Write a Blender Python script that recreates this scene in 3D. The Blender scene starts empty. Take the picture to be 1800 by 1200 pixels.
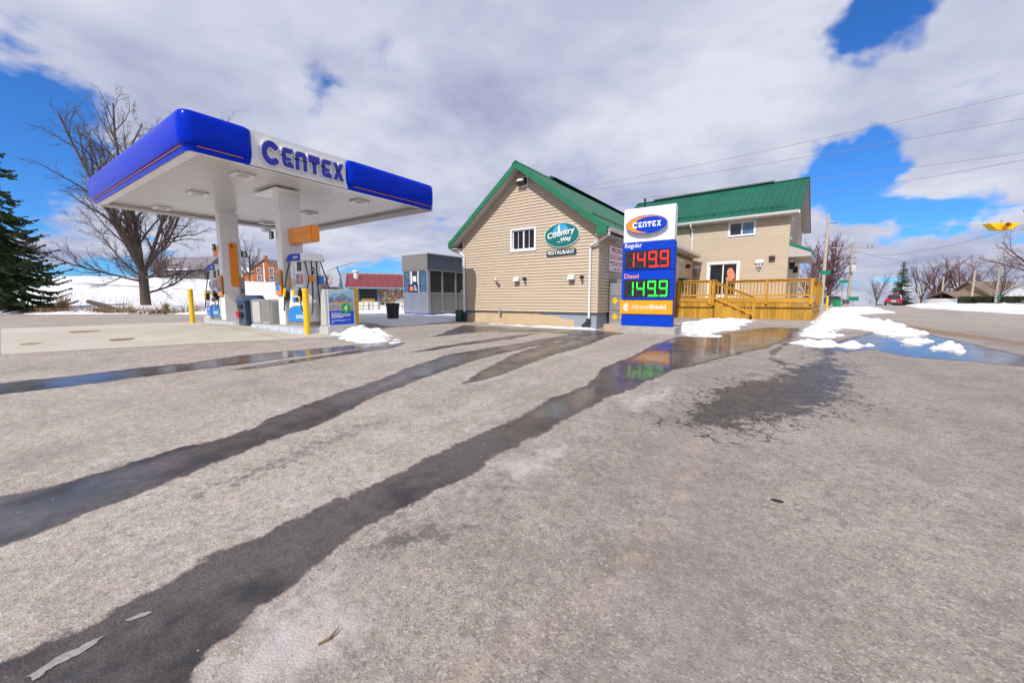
import bpy, bmesh, math, random
import numpy as np
from mathutils import Vector, Matrix, noise as mnoise

random.seed(7)
rng = np.random.default_rng(7)
scene = bpy.context.scene
col = scene.collection
R = math.radians

# ------------------------------------------------------------------ camera
YAW = R(34.8)
FW = (-math.sin(YAW), math.cos(YAW)); RT = (math.cos(YAW), math.sin(YAW))
cam = bpy.data.cameras.new('camera'); cam.sensor_width = 36.0; cam.lens = 14.0
cam.clip_start = 0.05; cam.clip_end = 6000
cam_o = bpy.data.objects.new('camera', cam); col.objects.link(cam_o)
cam_o.location = (0, 0, 0.88)
cam_o.rotation_euler = (R(90) - math.atan(74 / 700.0), 0, YAW)
scene.camera = cam_o

# ------------------------------------------------------------------ exposure
vs = scene.view_settings
vs.view_transform = 'Standard'; vs.look = 'None'; vs.gamma = 1.0; vs.exposure = 0.0
vs.use_curve_mapping = False

scene.cycles.max_bounces = 6; scene.cycles.diffuse_bounces = 2; scene.cycles.glossy_bounces = 3
scene.cycles.use_adaptive_sampling = True; scene.cycles.adaptive_threshold = 0.02

# ------------------------------------------------------------------ sun: shadows fall towards +Y, a little to -X
SUN_EL = R(46.0); SH = R(96.0)          # direction the shadows point
sun = bpy.data.lights.new('sun', 'SUN'); sun.energy = 4.4; sun.angle = R(0.6); sun.color = (1.0, 0.955, 0.89)
sun_o = bpy.data.objects.new('sun', sun); col.objects.link(sun_o)
ldir = Vector((math.cos(SUN_EL) * math.cos(SH), math.cos(SUN_EL) * math.sin(SH), -math.sin(SUN_EL)))
sun_o.rotation_euler = ldir.to_track_quat('-Z', 'Y').to_euler(); sun_o.location = (0, -20, 30)

# ------------------------------------------------------------------ world: Nishita sky with a layer of broken cloud
world = bpy.data.worlds.new('World'); scene.world = world; world.use_nodes = True
def build_world():
    nt = world.node_tree; N = nt.nodes; L = nt.links; N.clear()
    def nd(t, **k):
        n = N.new(t)
        for a, b in k.items(): setattr(n, a, b)
        return n
    def math_(op, a, b=None, c=None, clamp=False):
        n = nd('ShaderNodeMath', operation=op, use_clamp=clamp)
        for i, v in enumerate((a, b, c)):
            if v is None: continue
            if isinstance(v, (int, float)): n.inputs[i].default_value = v
            else: L.new(v, n.inputs[i])
        return n.outputs[0]
    out = nd('ShaderNodeOutputWorld'); bg = nd('ShaderNodeBackground')
    sky = nd('ShaderNodeTexSky', sky_type='NISHITA', sun_disc=False)
    sky.sun_elevation = SUN_EL
    sx, sy = -ldir.x, -ldir.y
    sky.sun_rotation = math.atan2(sx, sy)
    sky.altitude = 300; sky.air_density = 1.0; sky.dust_density = 0.4; sky.ozone_density = 2.5
    tc = nd('ShaderNodeTexCoord'); sp = nd('ShaderNodeSeparateXYZ'); L.new(tc.outputs['Generated'], sp.inputs[0])
    z = math_('MAXIMUM', sp.outputs[2], 0.0); zz = math_('ADD', z, 0.16)
    cx = math_('DIVIDE', sp.outputs[0], zz); cy = math_('DIVIDE', sp.outputs[1], zz)
    cb = nd('ShaderNodeCombineXYZ'); L.new(cx, cb.inputs[0]); L.new(cy, cb.inputs[1])
    def noise(scale, det, rough, off, dist=0.0):
        m = nd('ShaderNodeMapping'); m.inputs['Location'].default_value = off
        L.new(cb.outputs[0], m.inputs['Vector'])
        n = nd('ShaderNodeTexNoise'); n.inputs['Scale'].default_value = scale; n.inputs['Detail'].default_value = det
        n.inputs['Roughness'].default_value = rough; n.inputs['Distortion'].default_value = dist
        L.new(m.outputs[0], n.inputs['Vector']); return n.outputs['Fac']
    n1 = noise(0.75, 5, 0.62, (3.1, 7.7, 0.0), 0.35)
    n2 = noise(2.4, 5, 0.64, (1.4, 2.2, 3.0), 0.3)
    # ragged edges: the openings are looked up at a direction shifted by noise
    def noise3(scale, det):
        n = nd('ShaderNodeTexNoise'); n.inputs['Scale'].default_value = scale; n.inputs['Detail'].default_value = det; n.inputs['Roughness'].default_value = 0.6
        L.new(tc.outputs['Generated'], n.inputs['Vector']); return n.outputs['Color']
    def warp(vec, colr, amt):
        s1 = nd('ShaderNodeVectorMath', operation='SUBTRACT'); L.new(colr, s1.inputs[0]); s1.inputs[1].default_value = (.5, .5, .5)
        s2 = nd('ShaderNodeVectorMath', operation='SCALE'); L.new(s1.outputs[0], s2.inputs[0]); s2.inputs['Scale'].default_value = amt
        s3 = nd('ShaderNodeVectorMath', operation='ADD'); L.new(vec, s3.inputs[0]); L.new(s2.outputs[0], s3.inputs[1]); return s3.outputs[0]
    wdir = warp(tc.outputs['Generated'], noise3(5.0, 4), 0.22)
    cov = math_('ADD', math_('MULTIPLY', math_('SUBTRACT', n1, .5), 0.9), math_('ADD', math_('MULTIPLY', math_('SUBTRACT', n2, .5), 0.55), 0.30))
    # openings in the cloud deck where the blue shows
    GAPS = [((-0.975, 0.07, 0.235), (1, 1.1, 1.0), 0.10, 0.52), ((-0.925, 0.15, 0.31), (1, 1, .9), 0.06, 0.22), ((0.13, 0.889, 0.44), (1, 1, 1), 0.055, 0.50),
            ((0.085, 0.960, 0.270), (.9, 1, .7), 0.045, 0.44), ((0.19, 0.965, 0.150), (.45, 1, 2.0), 0.05, 0.44), ((0.07, 0.97, 0.215), (.8, 1, 1), 0.055, 0.40),
            ((0.33, 0.94, 0.10), (.6, 1, 2.4), 0.045, 0.26), ((0.07, 0.996, 0.045), (.6, 1, 2.2), 0.04, 0.26), ((0.22, 0.93, 0.29), (1, 1, 1), 0.045, 0.25),
            ((-0.98, 0.18, 0.065), (.5, .5, 2.2), 0.07, 0.34), ((-0.773, 0.47, 0.426), (1, 1, .6), 0.035, 0.16), ((-0.433, 0.742, 0.511), (1, 1, 1), 0.04, 0.12),
            ((-0.78, 0.62, 0.06), (.5, .5, 1.6), 0.06, 0.36), ((-0.70, 0.68, 0.155), (.6, .6, 1.4), 0.04, 0.15), ((-0.87, 0.35, 0.30), (1, 1, 1), 0.05, 0.16)]
    for g, scl, wdt, amp in GAPS:
        d = nd('ShaderNodeVectorMath', operation='SUBTRACT'); L.new(wdir, d.inputs[0]); d.inputs[1].default_value = Vector(g).normalized()
        d2 = nd('ShaderNodeVectorMath', operation='MULTIPLY'); L.new(d.outputs[0], d2.inputs[0]); d2.inputs[1].default_value = scl
        d3 = nd('ShaderNodeVectorMath', operation='LENGTH'); L.new(d2.outputs[0], d3.inputs[0])
        q = math_('DIVIDE', d3.outputs['Value'], wdt)
        e = math_('EXPONENT', math_('MULTIPLY', math_('MULTIPLY', q, q), -0.7))
        cov = math_('SUBTRACT', cov, math_('MULTIPLY', e, amp))
    mr = nd('ShaderNodeMapRange', interpolation_type='SMOOTHSTEP')
    mr.inputs['From Min'].default_value = -0.04; mr.inputs['From Max'].default_value = 0.15
    L.new(cov, mr.inputs['Value'])
    hs = nd('ShaderNodeMix', data_type='RGBA', blend_type='MULTIPLY'); hs.inputs[0].default_value = 1.0
    L.new(sky.outputs[0], hs.inputs[6]); hs.inputs[7].default_value = (0.36, 0.88, 1.60, 1)
    # cloud body: pale lavender white with greyer bellies
    n3 = noise(1.3, 4, 0.58, (9.0, 4.0, 1.0), 0.2)
    cr = nd('ShaderNodeValToRGB'); L.new(n3, cr.inputs[0])
    cr.color_ramp.elements[0].position = 0.34; cr.color_ramp.elements[0].color = (3.9, 4.25, 6.1, 1)
    cr.color_ramp.elements[1].position = 0.66; cr.color_ramp.elements[1].color = (7.4, 7.6, 8.7, 1)
    mx = nd('ShaderNodeMix', data_type='RGBA'); L.new(mr.outputs[0], mx.inputs[0])
    L.new(hs.outputs[2], mx.inputs[6]); L.new(cr.outputs[0], mx.inputs[7])
    L.new(mx.outputs[2], bg.inputs[0]); bg.inputs[1].default_value = 0.1
    L.new(bg.outputs[0], out.inputs[0])
build_world()

# ------------------------------------------------------------------ terrain height
def sstep(t): t = np.clip(t, 0, 1); return t * t * (3 - 2 * t)
def LD(x, y): return x * RT[0] + y * RT[1], x * FW[0] + y * FW[1]
def W(L, d): return (L * RT[0] + d * FW[0], L * RT[1] + d * FW[1])
def Hn(x, y):
    x = np.asarray(x, float); y = np.asarray(y, float)
    L, d = LD(x, y)
    t = np.clip((12.0 - d) / 3.0, -40, 60)
    z = -0.12 * np.log1p(np.exp(t)) + 0.15 * np.exp(-((x + 14) ** 2 + (y - 6) ** 2) / 32.0)
    far = np.maximum(0, d - 26)
    z = z + 0.058 * sstep((-L - 18) / 40) * np.minimum(far, 170)
    z = z + 1.9 * np.exp(-((L + 78) / 26) ** 2 - ((d - 74) / 26) ** 2)
    z = z - 0.032 * sstep((L + 5) / 20) * np.maximum(0, d - 58)
    z = z - 0.03 * np.maximum(0, d - 240)
    return z
def H(x, y): return float(Hn(x, y))

# ------------------------------------------------------------------ materials
MATS = {}
def mat(name, color, rough=0.6, metal=0.0, var=0.12, scale=6.0, bump=0.0, bscale=60.0, spec=0.5, emit=0.0, coat=0.0, stretch=None, second=None, alpha=None, trans=0.0):
    if name in MATS: return MATS[name]
    m = bpy.data.materials.new(name); m.use_nodes = True
    nt = m.node_tree; N = nt.nodes; L = nt.links; b = N['Principled BSDF']
    tc = N.new('ShaderNodeTexCoord'); mp = N.new('ShaderNodeMapping'); L.new(tc.outputs['Object'], mp.inputs[0])
    if stretch: mp.inputs['Scale'].default_value = stretch
    n = N.new('ShaderNodeTexNoise'); n.inputs['Scale'].default_value = scale; n.inputs['Detail'].default_value = 6; n.inputs['Roughness'].default_value = 0.6
    L.new(mp.outputs[0], n.inputs['Vector'])
    r = N.new('ShaderNodeValToRGB'); L.new(n.outputs['Fac'], r.inputs[0])
    c2 = second if second else tuple(min(1, c * (1 + var)) for c in color)
    c1 = tuple(c * (1 - var) for c in color) if not second else color
    r.color_ramp.elements[0].position = 0.3; r.color_ramp.elements[0].color = (*c1, 1)
    r.color_ramp.elements[1].position = 0.7; r.color_ramp.elements[1].color = (*c2, 1)
    oi = N.new('ShaderNodeObjectInfo')
    hv = N.new('ShaderNodeHueSaturation'); L.new(r.outputs[0], hv.inputs['Color'])
    mr = N.new('ShaderNodeMapRange'); L.new(oi.outputs['Random'], mr.inputs['Value'])
    mr.inputs['To Min'].default_value = 1 - var * 0.6; mr.inputs['To Max'].default_value = 1 + var * 0.6
    L.new(mr.outputs[0], hv.inputs['Value']); L.new(hv.outputs[0], b.inputs['Base Color'])
    rr = N.new('ShaderNodeMapRange'); L.new(n.outputs['Fac'], rr.inputs['Value'])
    rr.inputs['To Min'].default_value = max(0.02, rough * 0.8); rr.inputs['To Max'].default_value = min(1, rough * 1.2)
    L.new(rr.outputs[0], b.inputs['Roughness'])
    b.inputs['Metallic'].default_value = metal; b.inputs['Specular IOR Level'].default_value = spec
    b.inputs['Coat Weight'].default_value = coat; b.inputs['Coat Roughness'].default_value = 0.06
    b.inputs['Transmission Weight'].default_value = trans
    if emit: L.new(hv.outputs[0], b.inputs['Emission Color']); b.inputs['Emission Strength'].default_value = emit
    if bump:
        n2 = N.new('ShaderNodeTexNoise'); n2.inputs['Scale'].default_value = bscale; n2.inputs['Detail'].default_value = 4
        L.new(mp.outputs[0], n2.inputs['Vector'])
        bp = N.new('ShaderNodeBump'); bp.inputs['Strength'].default_value = bump; bp.inputs['Distance'].default_value = 0.02
        L.new(n2.outputs['Fac'], bp.inputs['Height']); L.new(bp.outputs[0], b.inputs['Normal'])
    MATS[name] = m
    return m

m_siding = mat('siding_beige', (0.515, 0.420, 0.312), 0.55, var=0.05, scale=2.0, bump=0.05, bscale=150, stretch=(0.4, 1, 6))
m_found = mat('painted_foundation', (0.50, 0.36, 0.21), 0.75, scale=1.6, bump=0.25, bscale=20, second=(0.56, 0.45, 0.30))
m_foundb = mat('bare_foundation', (0.26, 0.30, 0.36), 0.8, scale=3, bump=0.25, bscale=20)
m_green = mat('green_metal', (0.012, 0.165, 0.085), 0.38, var=0.10, scale=3, spec=0.5)
m_greenroof = mat('green_roof_metal', (0.010, 0.105, 0.066), 0.55, var=0.14, scale=1.2, spec=0.25)
m_greendk = mat('dark_green_ridge_metal', (0.006, 0.045, 0.032), 0.45)
m_white = mat('white_vinyl', (0.76, 0.76, 0.77), 0.4, var=0.04)
m_soffit = mat('grey_soffit_metal', (0.46, 0.43, 0.42), 0.5, var=0.05)
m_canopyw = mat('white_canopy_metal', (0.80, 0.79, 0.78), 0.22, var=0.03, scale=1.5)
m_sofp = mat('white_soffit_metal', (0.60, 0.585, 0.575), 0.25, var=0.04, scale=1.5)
m_colw = mat('white_column_metal', (0.82, 0.82, 0.81), 0.3, var=0.05, scale=2)
m_blue = mat('deep_blue_plastic', (0.0, 0.026, 0.54), 0.25, var=0.10, scale=1.5, coat=0.12, spec=0.05)
m_signblue = mat('sign_blue', (0.001, 0.048, 0.52), 0.45, var=0.05, spec=0.2)
m_signwhite = mat('sign_white', (0.76, 0.77, 0.80), 0.35, var=0.04)
m_orange = mat('orange_panel', (0.95, 0.285, 0.006), 0.35, var=0.05, coat=0.1)
m_amber = mat('amber_panel', (0.88, 0.36, 0.008), 0.35, var=0.05, coat=0.2)
m_stripe = mat('orange_light_strip', (0.95, 0.30, 0.12), 0.4, var=0.04)
m_txtwhite = mat('white_print', (0.8, 0.8, 0.8), 0.5, var=0.03)
m_txtblue = mat('letter_blue', (0.004, 0.012, 0.34), 0.35, var=0.05, coat=0.3)
m_black = mat('black_plastic', (0.012, 0.012, 0.014), 0.45, var=0.2)
m_digoff = mat('unlit_segment', (0.030, 0.026, 0.024), 0.5, var=0.1)
m_digbg = mat('display_black', (0.014, 0.014, 0.018), 0.35, var=0.2)
m_red7 = mat('lit_red_segment', (0.95, 0.02, 0.02), 0.5, var=0.02, emit=0.75)
m_grn7 = mat('lit_green_segment', (0.03, 0.9, 0.06), 0.5, var=0.02, emit=0.7)
m_yellow = mat('yellow_paint', (0.80, 0.50, 0.004), 0.45, var=0.1, scale=5)
m_red = mat('red_print', (0.55, 0.012, 0.03), 0.5, var=0.05)
m_concrete = mat('pale_concrete', (0.42, 0.40, 0.37), 0.85, var=0.14, scale=5, bump=0.3, bscale=60)
m_curb = mat('painted_island_curb', (0.46, 0.52, 0.60), 0.7, var=0.12, scale=4, bump=0.2, bscale=40)
m_steel = mat('galvanised_steel', (0.42, 0.43, 0.45), 0.42, 0.6, var=0.10, scale=8)
m_greybox = mat('grey_cabinet_paint', (0.50, 0.50, 0.48), 0.5, var=0.06)
m_greydark = mat('inner_grey', (0.24, 0.23, 0.22), 0.6)
m_can = mat('blue_grey_plastic', (0.055, 0.095, 0.16), 0.5, var=0.10)
m_glass = mat('dark_glass', (0.012, 0.018, 0.026), 0.06, var=0.3, spec=0.9, scale=2)
m_glassb = mat('sky_painted_glass', (0.05, 0.12, 0.22), 0.08, var=0.4, spec=0.9, scale=3)  # blue in the base colour stands in for reflected sky
m_inner = mat('dim_interior', (0.035, 0.035, 0.04), 0.8, var=0.4, scale=2)
m_curtain = mat('pale_curtain', (0.42, 0.45, 0.48), 0.8, var=0.15, stretch=(12, 12, 0.5))
m_wood = mat('treated_pine', (0.40, 0.20, 0.018), 0.7, second=(0.56, 0.31, 0.03), scale=5, var=0.40, bump=0.2, bscale=40, stretch=(3, 3, 0.6))
m_woodrail = mat('treated_pine_rail', (0.42, 0.205, 0.02), 0.65, second=(0.57, 0.30, 0.03), scale=5, var=0.18, stretch=(0.6, 3, 3))
m_pole = mat('weathered_pole_wood', (0.40, 0.34, 0.28), 0.85, var=0.2, scale=4, stretch=(4, 4, 0.4), bump=0.3, bscale=30)
m_bark = mat('bark', (0.10, 0.075, 0.06), 0.9, var=0.35, scale=5, bump=0.9, bscale=22, stretch=(3, 3, 0.5))
m_twig = mat('twig', (0.088, 0.062, 0.055), 0.85, var=0.25, scale=3)
m_twigred = mat('red_twig', (0.16, 0.08, 0.085), 0.85, var=0.25, scale=3)
m_needle = mat('spruce_needles', (0.018, 0.048, 0.018), 0.7, second=(0.06, 0.095, 0.025), var=0.3, scale=2.0)
m_needle2 = mat('cedar_needles', (0.03, 0.05, 0.016), 0.8, second=(0.07, 0.085, 0.03), var=0.3, scale=1.0)
m_weed = mat('dry_weed', (0.20, 0.125, 0.06), 0.9, second=(0.32, 0.22, 0.11), var=0.3, scale=2)
m_leaf = mat('dead_leaves', (0.16, 0.095, 0.045), 0.9, second=(0.27, 0.18, 0.09), var=0.3, scale=4)
m_wire = mat('grey_wire', (0.25, 0.26, 0.28), 0.5)
m_teal = mat('teal_sign', (0.005, 0.15, 0.145), 0.4, var=0.08)
m_sky2 = mat('light_blue_print', (0.03, 0.34, 0.72), 0.5)
m_tan = mat('tan_print', (0.50, 0.34, 0.12), 0.5)
m_signgreen = mat('street_sign_green', (0.0, 0.20, 0.11), 0.45)
m_brick = mat('red_brick', (0.30, 0.085, 0.03), 0.8, second=(0.40, 0.13, 0.05), scale=14, var=0.2)
m_barn = mat('weathered_barn_boards', (0.10, 0.085, 0.09), 0.85, second=(0.17, 0.14, 0.14), scale=4, stretch=(3, 3, 0.2), var=0.2)
m_barnroof = mat('barn_roof', (0.15, 0.135, 0.15), 0.6, var=0.2, scale=0.4)
m_redroof = mat('red_metal_roof', (0.20, 0.022, 0.022), 0.5, var=0.15, scale=2)
m_bluewall = mat('blue_grey_wall', (0.055, 0.155, 0.20), 0.7, var=0.15, scale=2)
m_blueroof = mat('blue_grey_roof', (0.20, 0.27, 0.36), 0.5, var=0.12, scale=1)
m_brownroof = mat('brown_shingle', (0.17, 0.125, 0.10), 0.8, var=0.15, scale=3)
m_whitewall = mat('white_siding', (0.72, 0.72, 0.72), 0.6, var=0.05)
m_carred = mat('red_car_paint', (0.34, 0.012, 0.03), 0.25, var=0.06, coat=0.9)
m_cargrey = mat('silver_car_paint', (0.42, 0.44, 0.47), 0.3, 0.4, var=0.06, coat=0.8)
m_cardark = mat('charcoal_car_paint', (0.05, 0.06, 0.075), 0.3, var=0.1, coat=0.8)
m_tyre = mat('tyre_rubber', (0.015, 0.015, 0.016), 0.8)
m_tail = mat('tail_lamp', (0.5, 0.01, 0.01), 0.3)
m_wrap = mat('plastic_wrap', (0.62, 0.60, 0.55), 0.35, var=0.18, scale=8)
m_stone = mat('pink_yellow_stone', (0.52, 0.24, 0.16), 0.85, second=(0.62, 0.46, 0.20), scale=7, var=0.3)
m_poster1 = mat('printed_mountain_blue', (0.03, 0.075, 0.20), 0.5, second=(0.35, 0.42, 0.55), scale=9)
m_poster2 = mat('printed_sky', (0.10, 0.42, 0.68), 0.5, second=(0.55, 0.68, 0.70), scale=3)
m_poster3 = mat('printed_field', (0.45, 0.40, 0.40), 0.5, second=(0.25, 0.22, 0.27), scale=12)
m_pblue = mat('poster_blue', (0.01, 0.075, 0.62), 0.5, var=0.08)
m_pgreen = mat('poster_green', (0.012, 0.42, 0.03), 0.5, var=0.05)
m_pumpw = mat('pump_white', (0.82, 0.82, 0.83), 0.35, var=0.05)
m_pumpblue = mat('pump_blue', (0.012, 0.22, 0.62), 0.35, var=0.10, scale=3)
m_skin = mat('poster_food_pink', (0.62, 0.16, 0.10), 0.5, second=(0.75, 0.38, 0.26), scale=9)
m_lamp = mat('lamp_lens', (0.55, 0.55, 0.52), 0.3, var=0.1)
m_bronze = mat('bronze_fixture', (0.05, 0.03, 0.025), 0.5)
m_corr = mat('corrugated_grey_metal', (0.13, 0.15, 0.19), 0.4, 0.5, var=0.1, scale=6)
m_fascia = mat('kiosk_fascia', (0.24, 0.235, 0.225), 0.5, 0.2, var=0.06)
m_kpanel = mat('kiosk_panel', (0.23, 0.25, 0.32), 0.5, 0.2, var=0.08)
m_hose = mat('black_hose', (0.01, 0.01, 0.011), 0.5)

# ------------------------------------------------------------------ mesh helpers
class MB:
    def __init__(self): self.v = []; self.f = []
    def add(self, vs_, fs):
        o = len(self.v); self.v += [tuple(v) for v in vs_]; self.f += [tuple(i + o for i in f) for f in fs]; return self
    def box(self, x0, x1, y0, y1, z0, z1):
        return self.add([(x0, y0, z0), (x1, y0, z0), (x1, y1, z0), (x0, y1, z0), (x0, y0, z1), (x1, y0, z1), (x1, y1, z1), (x0, y1, z1)],
                        [(0, 3, 2, 1), (4, 5, 6, 7), (0, 1, 5, 4), (1, 2, 6, 5), (2, 3, 7, 6), (3, 0, 4, 7)])
    def prism(self, pts, vec):
        n = len(pts); a = [Vector(p) for p in pts]; b = [p + Vector(vec) for p in a]
        nn = Vector((0, 0, 0))
        for i in range(n): nn += a[i].cross(a[(i + 1) % n])
        if nn.dot(Vector(vec)) > 0: a.reverse(); b.reverse()
        fs = [tuple(range(n)), tuple(range(2 * n - 1, n - 1, -1))]
        for i in range(n):
            j = (i + 1) % n; fs.append((j, i, n + i, n + j))
        return self.add(a + b, fs)
    def tube(self, pts, r, n=8, caps=True):
        pts = [Vector(p) for p in pts]; m = len(pts)
        rr = r if isinstance(r, (list, tuple)) else [r] * m
        vs_ = []; prev = None
        for i, p in enumerate(pts):
            t = (pts[min(i + 1, m - 1)] - pts[max(i - 1, 0)])
            t = t.normalized() if t.length > 1e-9 else Vector((0, 0, 1))
            if prev is None:
                a = Vector((0, 0, 1)) if abs(t.z) < 0.9 else Vector((1, 0, 0)); u = t.cross(a).normalized()
            else:
                u = prev - t * prev.dot(t); u = u.normalized() if u.length > 1e-6 else t.orthogonal().normalized()
            prev = u; w = t.cross(u)
            for k in range(n):
                a = 2 * math.pi * k / n; vs_.append(p + (u * math.cos(a) + w * math.sin(a)) * rr[i])
        fs = []
        for i in range(m - 1):
            for k in range(n):
                k2 = (k + 1) % n; fs.append((i * n + k, i * n + k2, (i + 1) * n + k2, (i + 1) * n + k))
        if caps: fs.append(tuple(range(n - 1, -1, -1))); fs.append(tuple((m - 1) * n + k for k in range(n)))
        return self.add(vs_, fs)
    def lathe(self, prof, c=(0, 0, 0), n=20):
        vs_ = []; m = len(prof)
        for r_, z_ in prof:
            for k in range(n):
                a = 2 * math.pi * k / n; vs_.append((c[0] + r_ * math.cos(a), c[1] + r_ * math.sin(a), c[2] + z_))
        fs = []
        for i in range(m - 1):
            for k in range(n):
                k2 = (k + 1) % n; fs.append((i * n + k, i * n + k2, (i + 1) * n + k2, (i + 1) * n + k))
        fs.append(tuple(range(n - 1, -1, -1))); fs.append(tuple((m - 1) * n + k for k in range(n)))
        return self.add(vs_, fs)
    def mesh(self, name, m, smooth=False, bevel=0.0):
        me = bpy.data.meshes.new(name); me.from_pydata(self.v, [], self.f); me.update()
        if bevel:
            b = bmesh.new(); b.from_mesh(me)
            bmesh.ops.bevel(b, geom=b.edges[:], offset=bevel, segments=2, affect='EDGES', clamp_overlap=True)
            b.to_mesh(me); b.free()
        if smooth:
            me.polygons.foreach_set('use_smooth', [True] * len(me.polygons))
            try: me.set_sharp_from_angle(angle=R(38))
            except Exception: pass
        me.materials.append(m)
        return me

def link(name, me, parent=None, loc=None):
    o = bpy.data.objects.new(name, me); col.objects.link(o)
    if parent is not None: o.parent = parent
    if loc is not None: o.location = loc
    return o
ORG = {}
def part(name, mb, m, parent=None, smooth=False, bevel=0.0):
    """one mesh object; coordinates are those of the thing's own frame, re-centred on its base"""
    o = ORG.get(parent.name) if parent is not None else None
    if o is not None and (o[0] or o[1] or o[2]):
        mb.v = [(x - o[0], y - o[1], z - o[2]) for x, y, z in mb.v]
    ob = link(name, mb.mesh(name, m, smooth, bevel), parent)
    if o is not None: ORG[ob.name] = o
    return ob
def tag(o, label=None, cat=None, group=None, kind=None):
    if label: o['label'] = label
    if cat: o['category'] = cat
    if group: o['group'] = group
    if kind: o['kind'] = kind
    return o
def thing(name, label, cat, loc=(0, 0, 0), rotz=0.0, group=None, world_coords=False):
    o = bpy.data.objects.new(name, None); col.objects.link(o); o.empty_display_size = 0.2
    o.location = loc; o.rotation_euler = (0, 0, rotz)
    tag(o, label, cat, group)
    ORG[o.name] = tuple(loc) if world_coords else (0, 0, 0)
    return o
def single(name, mb, m, label, cat, group=None, loc=None, smooth=False, bevel=0.0, kind=None):
    """a thing that is one mesh; vertices in world coordinates, origin moved to its base"""
    xs = np.array(mb.v); c = ((xs[:, 0].min() + xs[:, 0].max()) / 2, (xs[:, 1].min() + xs[:, 1].max()) / 2, xs[:, 2].min())
    mb.v = [(x - c[0], y - c[1], z - c[2]) for x, y, z in mb.v]
    o = link(name, mb.mesh(name, m, smooth, bevel), None, c)
    return tag(o, label, cat, group, kind)
def copy_tree(o, parent=None):
    c = o.copy(); col.objects.link(c); c.parent = parent
    for ch in list(o.children): copy_tree(ch, c)
    return c

# flat print on a face: frame = (origin, right, up); depth is measured outwards
class Fr:
    def __init__(s, o, r, u): s.o = Vector(o); s.r = Vector(r); s.u = Vector(u); s.n = s.r.cross(s.u)
    def p(s, a, b, d=0.0): return s.o + s.r * a + s.u * b + s.n * d
    def plate(s, mb, pts, d0, d1): return mb.prism([s.p(a, b, d0) for a, b in pts], s.n * (d1 - d0))
    def rect(s, mb, a0, a1, b0, b1, d0, d1): return s.plate(mb, [(a0, b0), (a1, b0), (a1, b1), (a0, b1)], d0, d1)
def ell(cx, cy, rx, ry, n=32, a0=0, a1=2 * math.pi):
    return [(cx + rx * math.cos(a0 + (a1 - a0) * k / n), cy + ry * math.sin(a0 + (a1 - a0) * k / n)) for k in range(n if abs(a1 - a0 - 2 * math.pi) < 1e-6 else n + 1)]
def text_into(mb, fr, body, a0, b0, w, h, d0, d1, bold=0.0, shear=0.0, rot=0.0):
    cu = bpy.data.curves.new('t', 'FONT'); cu.body = body; cu.size = 1; cu.offset = bold; cu.extrude = 0.5; cu.shear = shear
    cu.resolution_u = 3
    ob = bpy.data.objects.new('t', cu); col.objects.link(ob)
    me = bpy.data.meshes.new_from_object(ob)
    V_ = np.array([v.co[:] for v in me.vertices])
    mn = V_.min(0); mxx = V_.max(0); sc_ = (w / (mxx[0] - mn[0]), h / (mxx[1] - mn[1]))
    A = (V_[:, 0] - mn[0]) * sc_[0]; B = (V_[:, 1] - mn[1]) * sc_[1]
    if rot: A, B = A * math.cos(rot) - B * math.sin(rot), A * math.sin(rot) + B * math.cos(rot)
    pts = [fr.p(a0 + a, b0 + b, d1 if z > 0 else d0) for a, b, z in zip(A, B, V_[:, 2])]
    mb.add(pts, [tuple(p.vertices) for p in me.polygons])
    bpy.data.objects.remove(ob); bpy.data.curves.remove(cu); bpy.data.meshes.remove(me)
    return mb

# the chain's block letters: C E N T E X cut by a thin horizontal slit
def letters_polys():
    out = []
    outer = ell(0.62, 0.5, 0.62, 0.62, 28, R(33), R(327)); inner = ell(0.62, 0.5, 0.29, 0.29, 28, R(327), R(33))
    out.append((0.0, [outer + inner]))
    Eq = [[(0, .60), (.02, .8), (.08, .93), (.2, 1), (.8, 1), (.74, .74), (.3, .74), (.26, .60)],
          [(0, .52), (.64, .52), (.64, .34), (.27, .34), (.27, .22), (.8, .22), (.8, 0), (.2, 0), (.08, .06), (.02, .18)]]
    Nn = [[(0, .60), (.02, .8), (.1, .95), (.25, 1), (.6, 1), (.75, .95), (.83, .8), (.85, .60), (.58, .60), (.56, .74), (.29, .74), (.27, .60)],
          [(0, 0), (.27, 0), (.27, .52), (0, .52)], [(.58, 0), (.85, 0), (.85, .52), (.58, .52)]]
    T = [[(0, .60), (0, 1), (.85, 1), (.85, .60)], [(.29, 0), (.56, 0), (.56, .52), (.29, .52)]]
    X = [[(0, 1), (.3, 1), (.45, .78), (.6, 1), (.9, 1), (.66, .60), (.24, .60)], [(.28, .52), (.62, .52), (.9, 0), (.6, 0), (.45, .26), (.3, 0), (0, 0)]]
    x = 1.34
    for g, wd in ((Eq, .8), (Nn, .85), (T, .85), (Eq, .8), (X, .9)):
        out.append((x, g)); x += wd + 0.16
    return out, x - 0.16
LET, LETW = letters_polys()
def offset_poly(pts, d):
    n = len(pts); out = []
    area = sum(pts[i][0] * pts[(i + 1) % n][1] - pts[(i + 1) % n][0] * pts[i][1] for i in range(n))
    sg = 1 if area > 0 else -1
    for i in range(n):
        p0, p1, p2 = pts[i - 1], pts[i], pts[(i + 1) % n]
        e1 = Vector((p1[0] - p0[0], p1[1] - p0[1])); e2 = Vector((p2[0] - p1[0], p2[1] - p1[1]))
        if e1.length < 1e-6 or e2.length < 1e-6: out.append(p1); continue
        n1 = Vector((e1.y, -e1.x)).normalized() * sg; n2 = Vector((e2.y, -e2.x)).normalized() * sg
        b = n1 + n2; b = b / max(0.5, b.length_squared / 2) if b.length > 1e-4 else n1
        out.append((p1[0] + b.x * d, p1[1] + b.y * d))
    return out
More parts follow.
